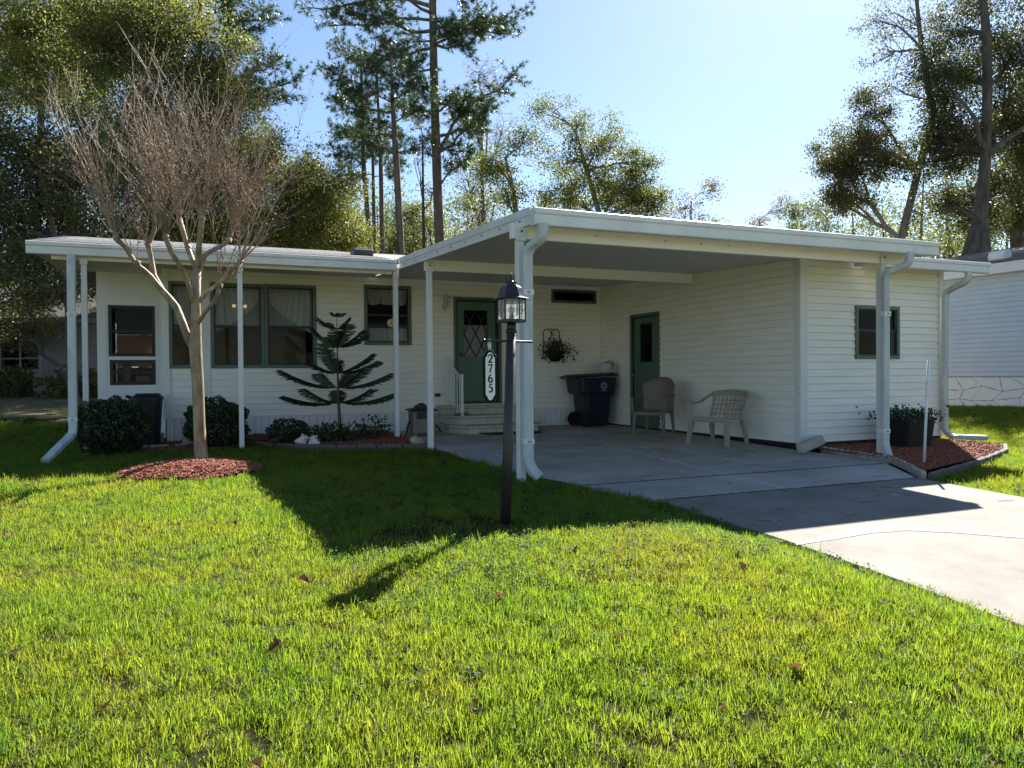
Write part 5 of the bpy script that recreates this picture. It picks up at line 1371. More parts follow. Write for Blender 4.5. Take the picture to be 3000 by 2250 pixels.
def conch(name, label, loc, rot, s, seed):
    mb = MB(); q = random.Random(seed); n = 14; rings = 12
    prof = [(0.002, -0.10), (0.018, -0.085), (0.030, -0.05), (0.042, -0.01), (0.052, 0.02), (0.045, 0.035), (0.040, 0.04), (0.036, 0.055), (0.026, 0.06), (0.024, 0.075), (0.012, 0.082), (0.002, 0.10)]
    b = len(mb.v)
    for i, (r, z) in enumerate(prof):
        for k in range(n):
            a = 2 * math.pi * k / n
            kk = 1 + (0.55 if (i in (4, 7) and k % 2 == 0) else 0) + (0.7 * max(0, math.cos(a)) if 1 < i < 5 else 0)
            mb.v.append((r * kk * math.cos(a), r * kk * math.sin(a), z))
    for i in range(len(prof) - 1):
        for k in range(n): mb.f.append((b + i * n + k, b + i * n + (k + 1) % n, b + (i + 1) * n + (k + 1) % n, b + (i + 1) * n + k))
    R_m = Matrix.Rotation(rot[2], 3, 'Z') @ Matrix.Rotation(rot[1], 3, 'Y') @ Matrix.Rotation(rot[0], 3, 'X')
    mb.v = [tuple(Vector(loc) + R_m @ (Vector(p) * s)) for p in mb.v]
    return tag(mb.build(name, MT['shell'], origin=loc), label, 'seashell', 'conch shells on the bed edge')
conch('conch_shell', 'spiky pale conch shell on the bed edge, the left of the two', (1.72, 12.06, 0.13), (0.3, 1.35, 0.4), 1.25, 1)
conch('conch_shell', 'spiky pale conch shell on the bed edge, the right of the two', (1.885, 11.93, 0.12), (0.2, 1.2, 2.3), 1.2, 2)
for k, (x, y) in enumerate(((-0.335, 14.05), (-0.27, 14.06))):
    mb = MB(); mb.box(x - 0.029, x + 0.029, y - 0.05, y + 0.05, 0.0, 0.175)
    tag(mb.build('standing_paver', MT['brick'], origin=(x, y, 0), bevel=0.008), ('tan paver stood on end beside the black trash can' if k == 0 else 'tan paver stood on end against the house skirting'), 'paver', 'tan pavers at the house corner')
for k, (x, y, w) in enumerate(((-0.62, 13.20, 0.30), (-0.30, 13.16, 0.28), (0.02, 13.22, 0.18))):
    mb = MB(); mb.box(x - w / 2, x + w / 2, y - 0.09, y + 0.09, -0.03, 0.045)
    tag(mb.build('edge_paver', MT['block'], origin=(x, y, 0), bevel=0.008), ['grey paver flat on the ground beside the left bush', 'grey paver flat on the ground under the house corner', 'short grey paver flat on the ground nearest the tree trunk'][k], 'paver', 'grey pavers along the bush strip')
MB2 = MB().blob((0.16, 13.35, 0.05), (0.12, 0.09, 0.07), 31, 0.25, 2)
tag(MB2.build('rock', MT['stone'], origin=(0.16, 13.35, 0.0)), 'brown rock on the ground behind the bare tree trunk', 'rock')

pl = thing('black_planter', 'square black planter with low dark leafy plant in front of the shed', 'planter', (9.65, 7.95, 0.0))
loft(MB(), [(9.40, 9.90, 7.72, 8.20, 0.0, 0.04), (9.36, 9.94, 7.68, 8.24, 0.40, 0.05), (9.34, 9.96, 7.66, 8.26, 0.40, 0.05), (9.34, 9.96, 7.66, 8.26, 0.43, 0.05)]).build('pot', MT['pot'], pl)
rng = np.random.default_rng(8)
Cc = np.array([9.68, 7.95, 0.47]) + rng.normal(size=(900, 3)) * np.array([0.24, 0.16, 0.05]); Cc[:, 2] = np.maximum(Cc[:, 2], 0.36)
V, F = leaf_quads(Cc, 0.06, rng, 0.5); np_mesh('foliage', V, F, LM['shrub'], pl, tint=rng.random(len(F)))
mb = MB().tube([(8.19, 6.5, -0.08), (8.232, 6.5, 0.6), (8.275, 6.5, 1.233)], 0.0165, 10)
tag(mb.build('marker_stake', MT['stick'], origin=(8.19, 6.5, -0.02), smooth=True), 'thin white plastic stake standing in the red mulch bed', 'stake')

# ------------------------------------------------------------------ plants near the house
def bush(name, label, c, r, seed, n=9000, size=0.045, mat='shrub', rough=0.10, cat='bush', base=0.0):
    root = thing(name, label, cat, (c[0], c[1], base))
    rng = np.random.default_rng(seed)
    d = unit(rng.normal(size=(n, 3))); lump = 1 + rough * (np.sin(d[:, 0] * 5 + seed) * np.cos(d[:, 1] * 6) + 0.6 * np.sin(d[:, 2] * 9 + seed * 2) + 0.5 * np.sin(d[:, 0] * 17 + d[:, 2] * 13))
    rr = np.where(rng.random(n) < 0.75, rng.uniform(0.86, 1.03, n), rng.uniform(0.3, 0.9, n)) * lump
    sq = np.sign(d) * np.abs(d) ** 0.85
    Cc = np.array(c) + sq * rr[:, None] * np.array(r)
    Cc = Cc[Cc[:, 2] > base + 0.02]
    V, F = leaf_quads(Cc, size, rng, 0.6)
    np_mesh('foliage', V, F, LM[mat], root, tint=np.clip(rng.normal(0.42, 0.22, len(F)), 0, 1))
    mb = MB(); q = random.Random(seed)
    for k in range(14):
        a = q.uniform(0, 6.28); t = q.uniform(0.3, 0.85)
        mb.tube([(c[0] + 0.05 * math.cos(a), c[1] + 0.05 * math.sin(a), base - 0.03), (c[0] + r[0] * 0.4 * t * math.cos(a), c[1] + r[1] * 0.4 * t * math.sin(a), c[2] - r[2] * 0.3), (c[0] + r[0] * 0.8 * t * math.cos(a), c[1] + r[1] * 0.8 * t * math.sin(a), c[2] + r[2] * q.uniform(-.1, .7))], [0.014, 0.010, 0.004], 5)
    mb.build('stem', MT['stem'], root)
    return root
bush('clipped_bush', 'wide dark clipped bush beside the left downspout', (-0.91, 12.62, 0.39), (0.49, 0.46, 0.41), 1, 15000)
bush('clipped_bush', 'round dark clipped bush right behind the bare tree trunk', (0.52, 12.8, 0.37), (0.45, 0.42, 0.38), 2, 13000)
bush('azalea_shrub', 'low dense dark shrub behind the two conch shells', (1.55, 12.35, 0.20), (0.32, 0.27, 0.22), 3, 2600, 0.05, base=0.07)
bush('trailing_shrub', 'low spreading dark shrub around the foot of the potted pine', (2.20, 12.15, 0.17), (0.42, 0.28, 0.19), 5, 1300, 0.055, rough=0.3, base=0.07)
bush('leafy_plant', 'thin leafy plant at the right end of the window bed', (2.86, 12.25, 0.20), (0.26, 0.24, 0.20), 6, 420, 0.055, rough=0.35, base=0.07)

def norfolk():
    root = thing('norfolk_pine', 'young tiered pine with feathery upswept branches in the front bed', 'small tree', (2.39, 12.6, 0.08))
    tr = [(2.395, 12.6, 0.03), (2.388, 12.6, 0.468), (2.376, 12.6, 0.64), (2.371, 12.6, 0.88), (2.366, 12.6, 1.12), (2.364, 12.6, 1.54), (2.363, 12.6, 1.93), (2.364, 12.6, 2.08)]
    MB().tube(tr, [0.03, 0.027, 0.022, 0.018, 0.015, 0.011, 0.007, 0.003], 8).build('trunk', MT['stem'], root, smooth=True)
    rng = np.random.default_rng(21); q = random.Random(3)
    tiers = [  # z of whorl, list of (dx, dy, dz) tips
        (0.66, [(-0.86, 0.02, 0.13), (0.94, 0.05, 0.14), (-0.58, -0.35, 0.25), (0.44, -0.42, 0.23), (0.1, 0.6, 0.2)]),
        (0.90, [(-0.91, -0.08, 0.30), (0.89, 0.0, 0.24), (0.34, -0.40, 0.32), (-0.2, 0.55, 0.25), (0.3, 0.6, 0.25)]),
        (1.14, [(-0.40, 0.2, 0.19), (0.69, 0.12, 0.21), (-0.28, -0.40, 0.46), (0.53, -0.2, 0.32), (0.05, 0.5, 0.25)]),
        (1.56, [(-0.39, 0.05, 0.32), (0.47, 0.0, 0.22), (0.37, -0.25, 0.28), (-0.22, -0.3, 0.16), (0.05, 0.35, 0.3), (0.10, -0.3, 0.36)]),
        (1.86, [(-0.31, 0.0, 0.18), (0.18, -0.05, 0.18), (0.1, -0.2, 0.08), (-0.1, 0.2, 0.12)]),
        (2.06, [(-0.08, 0, 0.07), (0.10, 0, 0.06), (0.02, -0.08, 0.05)]),
    ]
    parts = []
    for zw, tips in tiers:
        for (dx, dy, dzz) in tips:
            b = MB(); a = Vector((2.368, 12.6, zw)); tip = a + Vector((dx, dy, dzz)); L = (tip - a).length
            n = 14; pts = []
            for k in range(n + 1):
                t = k / n; p = a.lerp(tip, t); p.z += -0.06 * L * math.sin(math.pi * t) + 0.0; pts.append(p)
            b.tube(pts, [0.008 * (1 - 0.75 * k / n) + 0.001 for k in range(n + 1)], 5)
            b.build('branch', MT['stem'], root)
            # side sprays: closely set, hanging a little, curved up at the ends
            m = int(72 * L) + 10
            for k in range(m):
                t = 0.12 + 0.88 * k / m
                i = min(n - 1, int(t * n)); p = pts[i].lerp(pts[i + 1], t * n - i); tg = (pts[i + 1] - pts[i]).normalized()
                for s_ in (-1, 1):
                    side = tg.cross(Vector((0, 0, 1))).normalized() * s_
                    sl_ = (0.145 * math.sin(math.pi * min(1, 0.18 + 0.82 * (1 - t) ** 0.6)) + 0.04) * q.uniform(0.85, 1.15) * min(1, 0.45 + L)
                    dr_ = (side * 0.75 + tg * 0.55 + Vector((0, 0, -0.45 + q.uniform(-.18, .15)))).normalized()
                    e1 = p + dr_ * sl_ * 0.55; e2 = e1 + (dr_ + Vector((0, 0, 0.25))).normalized() * sl_ * 0.45
                    wv = Vector((0, 0, 1)).cross(dr_).normalized() * 0.008 + tg * 0.002; hv = Vector((0, 0, 0.008))
                    for w in (wv, hv):
                        Vq = np.array([p - w, p + w, e1 + w, e1 - w, e2 + w * 0.3, e2 - w * 0.3]); parts.append((Vq, np.array([[0, 1, 2, 3], [3, 2, 4, 5]])))
    V, F = merge(parts); np_mesh('needles', V, F, LM['norfolk'], root, tint=np.clip(rng.normal(0.4, 0.2, len(F)), 0, 1))
norfolk()
bush('yard_plant', 'pale spiky plant before the window of the shaded house', (-4.55, 27.2, 0.95), (0.5, 0.4, 0.45), 51, 700, 0.16, mat='oak', rough=0.3, cat='plant', base=0.5)
bush('yard_bush', 'low dark bush at the far left edge before the shaded house', (-6.6, 27.8, 0.95), (0.8, 0.6, 0.5), 52, 1800, 0.13, rough=0.3, base=0.5)
bush('yard_bush', 'low leafy bush seen between the downspout and the porch post', (-2.75, 26.6, 0.85), (0.9, 0.6, 0.45), 53, 2200, 0.12, mat='oak', rough=0.3, base=0.45)
gp_ = MB().lathe([(0.0, 0), (0.09, 0), (0.085, 0.5), (0.10, 0.52), (0.10, 0.6), (0.05, 0.66), (0, 0.67)], 12, (-5.6, 26.4, 0.42))  # brown garden post with a knob, carries no light
tag(gp_.build('garden_post', MT['wood_edge'], origin=(-5.6, 26.4, 0.42), smooth=True), 'short round brown bollard on the litter before the shaded house', 'bollard')

# ------------------------------------------------------------------ the bare crape tree in the lawn
def myrtle():
    root = thing('crape_tree', 'bare multi stemmed crape tree with smooth tan trunk and fan of twigs on the lawn', 'tree', (0.24, 10.12, 0.06))
    q = random.Random(17)
    stems = [
        ([(0.24, 10.12, 0.02), (0.235, 10.13, 0.12), (0.22, 10.15, 0.5), (0.21, 10.15, 0.99), (0.19, 10.16, 1.43), (0.2, 10.17, 2.03), (0.22, 10.17, 2.45)], [0.115, 0.080, 0.069, 0.069, 0.074, 0.053, 0.047]),
        ([(0.19, 10.16, 1.38), (0.12, 10.19, 1.53), (-0.02, 10.30, 1.96), (-0.18, 10.42, 2.17), (-0.27, 10.5, 2.36), (-0.33, 10.55, 2.73), (-0.26, 10.55, 2.93), (-0.26, 10.6, 3.57), (-0.18, 10.6, 3.9), (-0.09, 10.6, 4.02), (0.0, 10.58, 4.02)], [0.05, 0.048, 0.042, 0.038, 0.033, 0.029, 0.026, 0.022, 0.017, 0.012, 0.008]),
        ([(-0.16, 10.42, 2.15), (-0.3, 10.38, 2.33), (-0.46, 10.35, 2.47), (-0.58, 10.3, 2.67), (-0.67, 10.23, 2.75)], [0.034, 0.031, 0.028, 0.027, 0.034]),
        ([(0.19, 10.17, 1.98), (0.12, 10.05, 2.2), (0.05, 9.91, 2.37), (-0.06, 9.75, 2.53), (-0.12, 9.66, 2.69)], [0.036, 0.032, 0.029, 0.026, 0.032]),
        ([(0.215, 10.17, 2.40), (0.12, 10.43, 2.71), (0.03, 10.65, 3.12)], [0.036, 0.031, 0.030]),
        ([(0.215, 10.17, 2.42), (0.24, 10.05, 2.68), (0.27, 9.93, 2.98)], [0.040, 0.036, 0.034]),
        ([(0.22, 10.17, 2.33), (0.3, 10.24, 2.59), (0.42, 10.38, 2.7), (0.59, 10.5, 2.82), (0.66, 10.55, 3.02)], [0.036, 0.033, 0.030, 0.028, 0.030]),
        ([(0.21, 10.16, 1.74), (0.30, 9.95, 1.88), (0.39, 9.76, 1.98), (0.44, 9.63, 2.14)], [0.026, 0.024, 0.020, 0.024]),
        ([(0.21, 10.16, 1.98), (0.32, 10.22, 2.14), (0.45, 10.28, 2.25), (0.62, 10.38, 2.38), (0.74, 10.42, 2.56)], [0.028, 0.026, 0.023, 0.021, 0.030]),
    ]
    tk = MB().tube(stems[0][0], stems[0][1], 14); tk.build('trunk', MT['bark_myrtle'], root, smooth=True)
    for p, r in stems[1:]:
        # smooth each limb a little
        pp, rr = [], []
        for i in range(len(p) - 1):
            for t in (0, 0.5):
                a, b = Vector(p[i]), Vector(p[i + 1]); v = a.lerp(b, t); j = 0.008 * (t > 0)
                pp.append(v + Vector((q.uniform(-j, j), q.uniform(-j, j), q.uniform(-j, j)))); rr.append((r[i] * (1 - t) + r[i + 1] * t) * q.uniform(0.93, 1.08))
        pp.append(Vector(p[-1])); rr.append(r[-1])
        MB().tube(pp, rr, 9).build('limb', MT['bark_myrtle'], root, smooth=True)
    kn = MB()
    heads = [((-0.67, 10.23, 2.77), 24), ((-0.12, 9.66, 2.71), 28), ((0.03, 10.65, 3.12), 26), ((0.27, 9.93, 3.0), 28), ((0.66, 10.55, 3.04), 26), ((0.44, 9.63, 2.16), 9), ((0.74, 10.42, 2.58), 17), ((-0.33, 10.55, 2.73), 10), ((-0.26, 10.58, 3.3), 13), ((-0.27, 10.6, 3.6), 9), ((0.59, 10.5, 2.84), 8), ((-0.46, 10.35, 2.49), 5), ((0.12, 10.43, 2.73), 6)]
    tw = MB(); cap = []
    ctr = Vector((0.1, 10.15, 1.6))
    def shoot(p0, d, L, r0, lev):
        n = 6 if lev == 0 else 3
        pts = [p0]; v = d.copy()
        for k in range(n):
            v = (v + Vector((q.gauss(0, 0.11), q.gauss(0, 0.11), q.gauss(0.04, 0.08)))).normalized(); pts.append(pts[-1] + v * L / n)
        tw.tube(pts, [r0 * (1 - 0.78 * k / n) for k in range(n + 1)], 4 if lev == 0 else 3, cap=False)
        if lev < 2:
            m = (q.randint(5, 9) if lev == 0 else q.randint(1, 3))
            for _ in range(m):
                t = q.uniform(0.25, 0.98); i = min(n - 1, int(t * n)); p = pts[i].lerp(pts[i + 1], t * n - i)
                dd = ((pts[i + 1] - pts[i]).normalized() + Vector((q.gauss(0, .5), q.gauss(0, .5), q.gauss(0.1, .4)))).normalized()
                shoot(p, dd, L * q.uniform(0.15, 0.42), r0 * 0.5, lev + 1)
        if lev == 0 or q.random() < 0.5:
            for _ in range(q.randint(2, 7)): cap.append(pts[-1] + Vector((q.gauss(0, .035), q.gauss(0, .035), q.gauss(0, .05))))
    for (h, n) in heads:
        h = Vector(h); kn.blob(h, (0.045, 0.045, 0.04), q.randint(0, 99), 0.4, 1)
        out = (h - ctr); out.z *= 0.6; out = out.normalized()
        for _ in range(n):
            d = (out * q.uniform(0.4, 1.45) + Vector((q.gauss(0, .50), q.gauss(0, .40), q.uniform(0.45, 1.25)))).normalized()
            if h.x < -0.5 and d.x < -0.35: d = Vector((d.x * 0.6, d.y, d.z + 0.25)).normalized()
            shoot(h + d * 0.02, d, q.uniform(0.6, 1.9) * (1.0 if n > 14 else 0.7), q.uniform(0.0045, 0.0095), 0)
    kn.build('knuckles', MT['bark_myrtle'], root)
    tag(tw.build('twigs', MT['twig'], root), kind='stuff')
    rng = np.random.default_rng(9); Cc = np.array([tuple(p) for p in cap]); V, F = leaf_quads(Cc, 0.02, rng, 0.9)
    tag(np_mesh('seed_pods', V, F, MT['stem'], root), kind='stuff')
myrtle()

# ------------------------------------------------------------------ trees behind the house
OAKS=[
 ('oak dark left',[(-2.65, 24.03, 0.7, 0.121), (-2.75, 24.1, 3.03, 0.093), (-3.07, 24.27, 4.9, 0.084), (-3.39, 24.43, 6.58, 0.056)],
  [(-4.08, 24.72, 6.22, 1.77, 1.58, 1.0), (-5.63, 25.38, 5.39, 1.86, 1.86, 1.0), (-3.94, 24.63, 3.98, 1.77, 1.21, 1.0), (-2.71, 26.29, 5.36, 1.63, 1.53, 1.0), (-2.5, 26.23, 7.09, 1.53, 1.23, 1.0), (-3.45, 25.56, 8.11, 1.66, 1.17, 1.0), (-5.44, 25.32, 7.53, 1.86, 1.49, 1.0), (-1.96, 27.05, 4.37, 1.17, 0.96, 1.0), (-4.52, 28.13, 2.68, 1.28, 0.64, 1.0)]),
 ('oak tall',[(-1.15, 29.92, 0.93, 0.18), (-0.99, 29.91, 5.24, 0.144), (-0.73, 29.84, 8.36, 0.12), (-0.48, 29.77, 11.35, 0.084)],
  [(-0.45, 29.78, 13.39, 2.52, 1.8, 1.0), (-2.33, 30.59, 12.8, 2.28, 1.92, 1.0), (1.18, 29.06, 11.93, 1.8, 1.68, 1.0), (-0.71, 29.85, 10.39, 2.76, 1.8, 1.0), (1.48, 28.9, 9.78, 1.8, 1.56, 1.0), (0.47, 29.31, 8.11, 2.4, 1.56, 1.0), (2.46, 28.46, 8.57, 1.32, 1.2, 1.0), (-2.05, 30.41, 8.73, 1.8, 1.44, 1.0), (0.01, 29.49, 6.31, 2.4, 1.08, 1.0)]),
 ('oak mid',[(3.97, 30.97, 0.86, 0.133), (4.02, 31.0, 5.13, 0.113), (4.18, 30.97, 7.52, 0.08)],
  [(3.83, 31.14, 9.12, 1.73, 1.2, 1.0), (4.92, 30.66, 8.31, 1.86, 1.33, 1.0), (3.2, 31.39, 7.53, 2.0, 1.2, 1.0), (5.39, 30.44, 7.11, 1.6, 1.07, 1.0), (6.12, 30.12, 6.44, 1.2, 0.8, 1.0), (2.21, 31.81, 6.47, 2.0, 1.07, 1.0), (4.16, 30.96, 6.46, 1.86, 0.8, 1.0)]),
 ('oak tawny',[(-5.61, 39.47, 0.92, 0.196), (-5.65, 39.6, 8.77, 0.151), (-5.46, 39.58, 13.3, 0.106)],
  [(-6.25, 39.96, 16.32, 2.26, 2.11, 1.0), (-4.44, 39.19, 16.91, 2.26, 2.26, 1.0), (-7.93, 40.67, 14.83, 2.26, 2.26, 1.0), (-4.89, 39.34, 14.35, 2.26, 1.81, 1.0), (-2.77, 38.47, 17.35, 1.81, 1.66, 1.0)]),
 ('right oak R1',[(25.58, 18.36, 1.17, 0.503), (25.71, 18.35, 5.01, 0.503), (25.88, 18.29, 6.44, 0.24), (26.09, 18.24, 8.72, 0.174), (26.17, 18.23, 11.12, 0.156), (26.16, 18.26, 12.91, 0.15), (26.07, 18.32, 14.11, 0.126), (25.98, 18.38, 15.91, 0.09)],
  [(25.95, 19.41, 10.5, 1.12, 1.49, 0.9), (25.18, 19.77, 12.12, 1.12, 0.99, 0.7), (27.92, 18.59, 12.72, 1.24, 1.49, 0.9), (26.92, 20.12, 13.67, 1.03, 1.16, 0.6), (28.87, 19.22, 9.66, 1.16, 1.42, 1.0), (27.32, 19.87, 7.87, 1.42, 0.9, 0.8), (28.85, 19.21, 7.86, 1.03, 1.03, 0.8), (25.79, 20.54, 8.92, 1.16, 0.9, 0.6), (27.27, 20.97, 7.32, 1.2, 0.8, 0.7), (30.31, 18.62, 11.19, 1.54, 2.06, 1.0), (27.27, 18.91, 15.59, 2.49, 1.37, 0.6), (27.73, 19.76, 12.38, 1.03, 1.16, 0.8), (26.39, 19.2, 9.26, 1.12, 0.99, 0.9), (27.73, 18.65, 10.86, 0.99, 1.12, 0.8), (26.45, 20.27, 9.68, 1.03, 0.9, 0.8), (28.86, 20.28, 7.04, 1.46, 0.8, 0.8), (24.93, 18.77, 11.13, 0.84, 0.84, 0.8)]),
 ('right oak R3',[(31.07, 20.34, 1.17, 0.275), (31.06, 20.4, 5.85, 0.248), (31.03, 20.45, 8.32, 0.206), (31.37, 20.33, 10.52, 0.179), (32.17, 20.03, 13.27, 0.138)],
  [(32.0, 20.05, 10.1, 1.65, 1.51, 1.0), (31.33, 20.3, 7.22, 1.38, 0.69, 1.0), (32.91, 19.69, 12.57, 1.93, 1.93, 1.0), (31.43, 21.35, 7.28, 1.14, 0.57, 0.8), (32.86, 19.66, 8.31, 1.65, 1.24, 1.0)]),
 ('right lean R2',[(25.61, 21.61, 1.21, 0.2), (25.91, 21.55, 6.26, 0.16), (26.56, 21.3, 8.92, 0.14), (27.14, 21.08, 11.18, 0.126), (26.74, 21.29, 13.58, 0.093), (26.58, 21.38, 15.58, 0.067), (26.29, 21.53, 17.18, 0.04)],
  [(24.0, 22.42, 9.74, 1.2, 0.8, 1.0), (23.74, 22.52, 8.41, 0.8, 0.67, 1.0), (24.22, 22.3, 7.74, 0.73, 0.47, 1.0), (25.83, 22.74, 11.4, 1.24, 1.1, 0.8), (24.04, 23.49, 9.49, 0.55, 0.55, 0.8), (26.31, 22.51, 9.47, 1.24, 0.83, 0.55), (26.24, 22.6, 13.87, 1.24, 1.24, 0.18), (27.14, 22.23, 15.24, 1.51, 1.1, 0.18), (25.88, 22.77, 15.25, 0.96, 0.83, 0.14), (28.38, 21.67, 13.3, 0.96, 1.1, 0.25), (26.85, 22.31, 12.35, 1.24, 0.83, 0.3), (24.48, 22.2, 8.81, 1.07, 0.8, 1), (24.4, 23.32, 7.97, 0.69, 0.69, 0.9), (24.03, 21.32, 9.45, 1.16, 0.77, 0.8)]),
 ('mid elm',[(12.29, 27.38, 1.32, 0.133), (12.18, 27.5, 7.18, 0.107), (12.01, 27.59, 8.52, 0.087), (11.78, 27.71, 9.58, 0.053)],
  [(11.41, 27.87, 9.45, 0.8, 0.8, 1.0), (12.4, 27.45, 10.11, 1.07, 0.67, 0.7), (11.76, 27.7, 8.25, 0.93, 0.53, 0.8)]),
 ('mid oak',[(16.37, 27.79, 1.31, 0.17), (16.18, 27.96, 7.56, 0.121), (15.68, 28.2, 9.55, 0.092), (15.31, 28.38, 10.98, 0.064)],
  [(15.32, 28.38, 11.55, 1.28, 0.85, 0.5), (14.41, 28.78, 11.98, 0.99, 0.57, 0.4), (16.48, 27.87, 10.97, 0.99, 0.85, 0.6), (15.43, 28.31, 9.98, 1.56, 0.85, 0.8), (17.38, 27.47, 9.82, 1.14, 0.71, 0.9), (16.72, 27.74, 8.69, 1.7, 0.85, 1.0), (17.89, 27.23, 8.54, 0.85, 0.71, 1.0), (14.76, 28.58, 8.57, 1.28, 0.71, 1.0), (18.01, 27.17, 7.83, 0.99, 0.43, 1.0)]),
]
PINES=[
 ('P1',[(10.32, 31.5, 1.37, 0.212), (10.33, 31.57, 6.79, 0.205), (10.26, 31.64, 9.87, 0.198), (10.2, 31.71, 13.53, 0.183), (10.19, 31.77, 17.19, 0.161), (10.16, 31.84, 21.59, 0.088), (10.16, 31.86, 23.35, 0.037)],
  [((10.25, 31.65, 10.6), (13.05, 32.65, 13.02)), ((10.25, 31.65, 10.53), (13.27, 30.39, 13.65)), ((10.24, 31.67, 11.34), (12.98, 33.77, 12.57)), ((10.25, 31.66, 10.75), (10.79, 29.24, 10.15)), ((10.28, 31.62, 8.99), (11.82, 32.06, 10.58)), ((10.19, 31.74, 15.29), (12.73, 31.75, 16.46)), ((10.19, 31.74, 15.44), (13.16, 29.38, 15.83)), ((10.19, 31.74, 15.29), (10.84, 29.27, 14.28)), ((10.19, 31.74, 15.58), (13.81, 32.37, 16.43)), ((10.19, 31.74, 15.44), (8.98, 33.36, 15.43)), ((10.19, 31.76, 16.32), (6.81, 31.03, 15.42)), ((10.19, 31.76, 16.9), (5.24, 33.9, 16.65)), ((10.19, 31.76, 16.61), (8.41, 34.73, 18.19)), ((10.2, 31.73, 14.27), (8.04, 31.56, 13.46)), ((10.22, 31.69, 12.36), (9.77, 34.07, 13.05)), ((10.22, 31.69, 12.36), (10.94, 29.2, 12.22)), ((10.19, 31.77, 17.19), (12.33, 31.94, 17.67)), ((10.19, 31.76, 16.32), (10.34, 29.49, 14.84)), ((10.18, 31.78, 18.07), (7.94, 32.75, 17.8)), ((10.18, 31.79, 18.37), (12.65, 30.72, 18.05)), ((10.19, 31.75, 15.88), (6.22, 34.57, 16.36)), ((10.19, 31.74, 15.14), (7.44, 34.01, 14.84)), ((10.21, 31.71, 13.09), (8.42, 30.29, 12.65)), ((10.21, 31.7, 12.8), (10.89, 30.3, 11.87))]),
 ('P2',[(8.34, 30.17, 1.37, 0.151), (8.27, 30.27, 6.05, 0.144), (8.13, 30.38, 10.04, 0.131), (8.03, 30.45, 12.11, 0.083), (7.99, 30.5, 13.89, 0.041)],
  [((8.13, 30.38, 10.04), (8.73, 29.03, 10.01)), ((8.13, 30.38, 9.97), (7.23, 31.87, 10.62)), ((8.09, 30.42, 11.0), (6.79, 29.89, 11.09)), ((8.07, 30.43, 11.28), (9.33, 30.98, 12.02)), ((8.03, 30.45, 12.11), (6.9, 30.95, 12.53)), ((8.03, 30.46, 12.24), (8.76, 29.05, 12.27)), ((8.02, 30.47, 12.79), (7.4, 31.84, 13.89)), ((8.01, 30.48, 13.07), (8.81, 30.14, 13.47)), ((8.0, 30.49, 13.62), (8.06, 31.57, 14.73)), ((8.1, 30.41, 10.73), (6.58, 32.16, 11.05)), ((8.05, 30.44, 11.69), (6.33, 32.28, 12.34))]),
 ('P3',[(8.83, 37.59, 1.44, 0.135), (8.75, 37.71, 7.35, 0.126), (8.49, 37.88, 11.57, 0.118), (8.46, 37.94, 15.45, 0.076), (8.41, 37.99, 17.3, 0.034)],
  [((8.49, 37.88, 11.57), (7.18, 38.45, 12.08)), ((8.49, 37.88, 11.73), (9.25, 36.46, 11.77)), ((8.48, 37.89, 12.58), (7.22, 39.54, 13.24)), ((8.48, 37.9, 13.25), (9.37, 37.52, 13.41)), ((8.47, 37.92, 14.1), (7.02, 37.46, 14.09)), ((8.47, 37.93, 14.6), (9.48, 38.59, 15.47)), ((8.46, 37.94, 15.45), (7.23, 38.48, 15.96)), ((8.45, 37.95, 15.95), (9.09, 37.68, 16.45)), ((8.43, 37.97, 16.63), (7.55, 38.36, 17.14)), ((8.49, 37.89, 12.41), (7.59, 37.17, 10.97)), ((8.47, 37.93, 14.94), (7.1, 39.63, 15.84))]),
 ('P5',[(9.78, 39.36, 1.46, 0.133), (9.78, 39.44, 7.49, 0.124), (9.76, 39.52, 12.64, 0.107), (9.64, 39.62, 16.19, 0.062), (9.59, 39.67, 18.5, 0.027)],
  [((9.76, 39.51, 12.11), (10.81, 39.06, 12.1)), ((9.76, 39.52, 12.46), (8.92, 40.98, 12.76)), ((9.74, 39.54, 13.18), (10.83, 39.07, 13.52)), ((9.72, 39.56, 13.89), (8.88, 39.92, 13.72)), ((9.69, 39.58, 14.77), (10.69, 39.15, 15.12)), ((9.67, 39.59, 15.31), (8.74, 40.0, 15.49)), ((9.63, 39.63, 16.55), (10.71, 39.17, 16.9)), ((9.62, 39.64, 17.08), (8.76, 40.02, 17.44))]),
 ('P4',[(9.85, 41.51, 1.48, 0.103), (9.88, 41.59, 8.19, 0.103), (9.86, 41.65, 12.29, 0.084), (9.84, 41.7, 15.09, 0.037)],
  [((9.86, 41.65, 11.92), (10.66, 41.3, 12.1)), ((9.86, 41.65, 12.1), (9.12, 41.97, 11.92)), ((9.85, 41.67, 13.22), (10.68, 41.31, 13.4)), ((9.85, 41.68, 14.16), (9.15, 41.99, 14.35))]),
 ('P7',[(0.8, 32.35, 1.43, 0.133), (0.87, 32.42, 9.15, 0.12), (0.91, 32.49, 15.01, 0.1), (0.88, 32.53, 17.4, 0.067), (0.84, 32.57, 19.27, 0.027)],
  [((0.91, 32.48, 14.87), (3.9, 31.19, 14.98)), ((0.91, 32.48, 14.81), (2.94, 30.51, 14.14)), ((0.91, 32.49, 15.01), (2.65, 32.84, 16.14)), ((0.9, 32.5, 15.54), (2.2, 31.94, 15.93)), ((0.89, 32.45, 11.81), (3.75, 33.42, 13.92)), ((0.89, 32.45, 11.41), (4.38, 32.04, 12.83)), ((0.89, 32.45, 11.41), (3.15, 30.38, 11.69)), ((0.89, 32.45, 11.28), (3.86, 31.16, 11.65)), ((0.9, 32.49, 15.41), (-0.74, 33.2, 15.55)), ((0.89, 32.52, 16.6), (2.41, 32.96, 17.38))]),
]

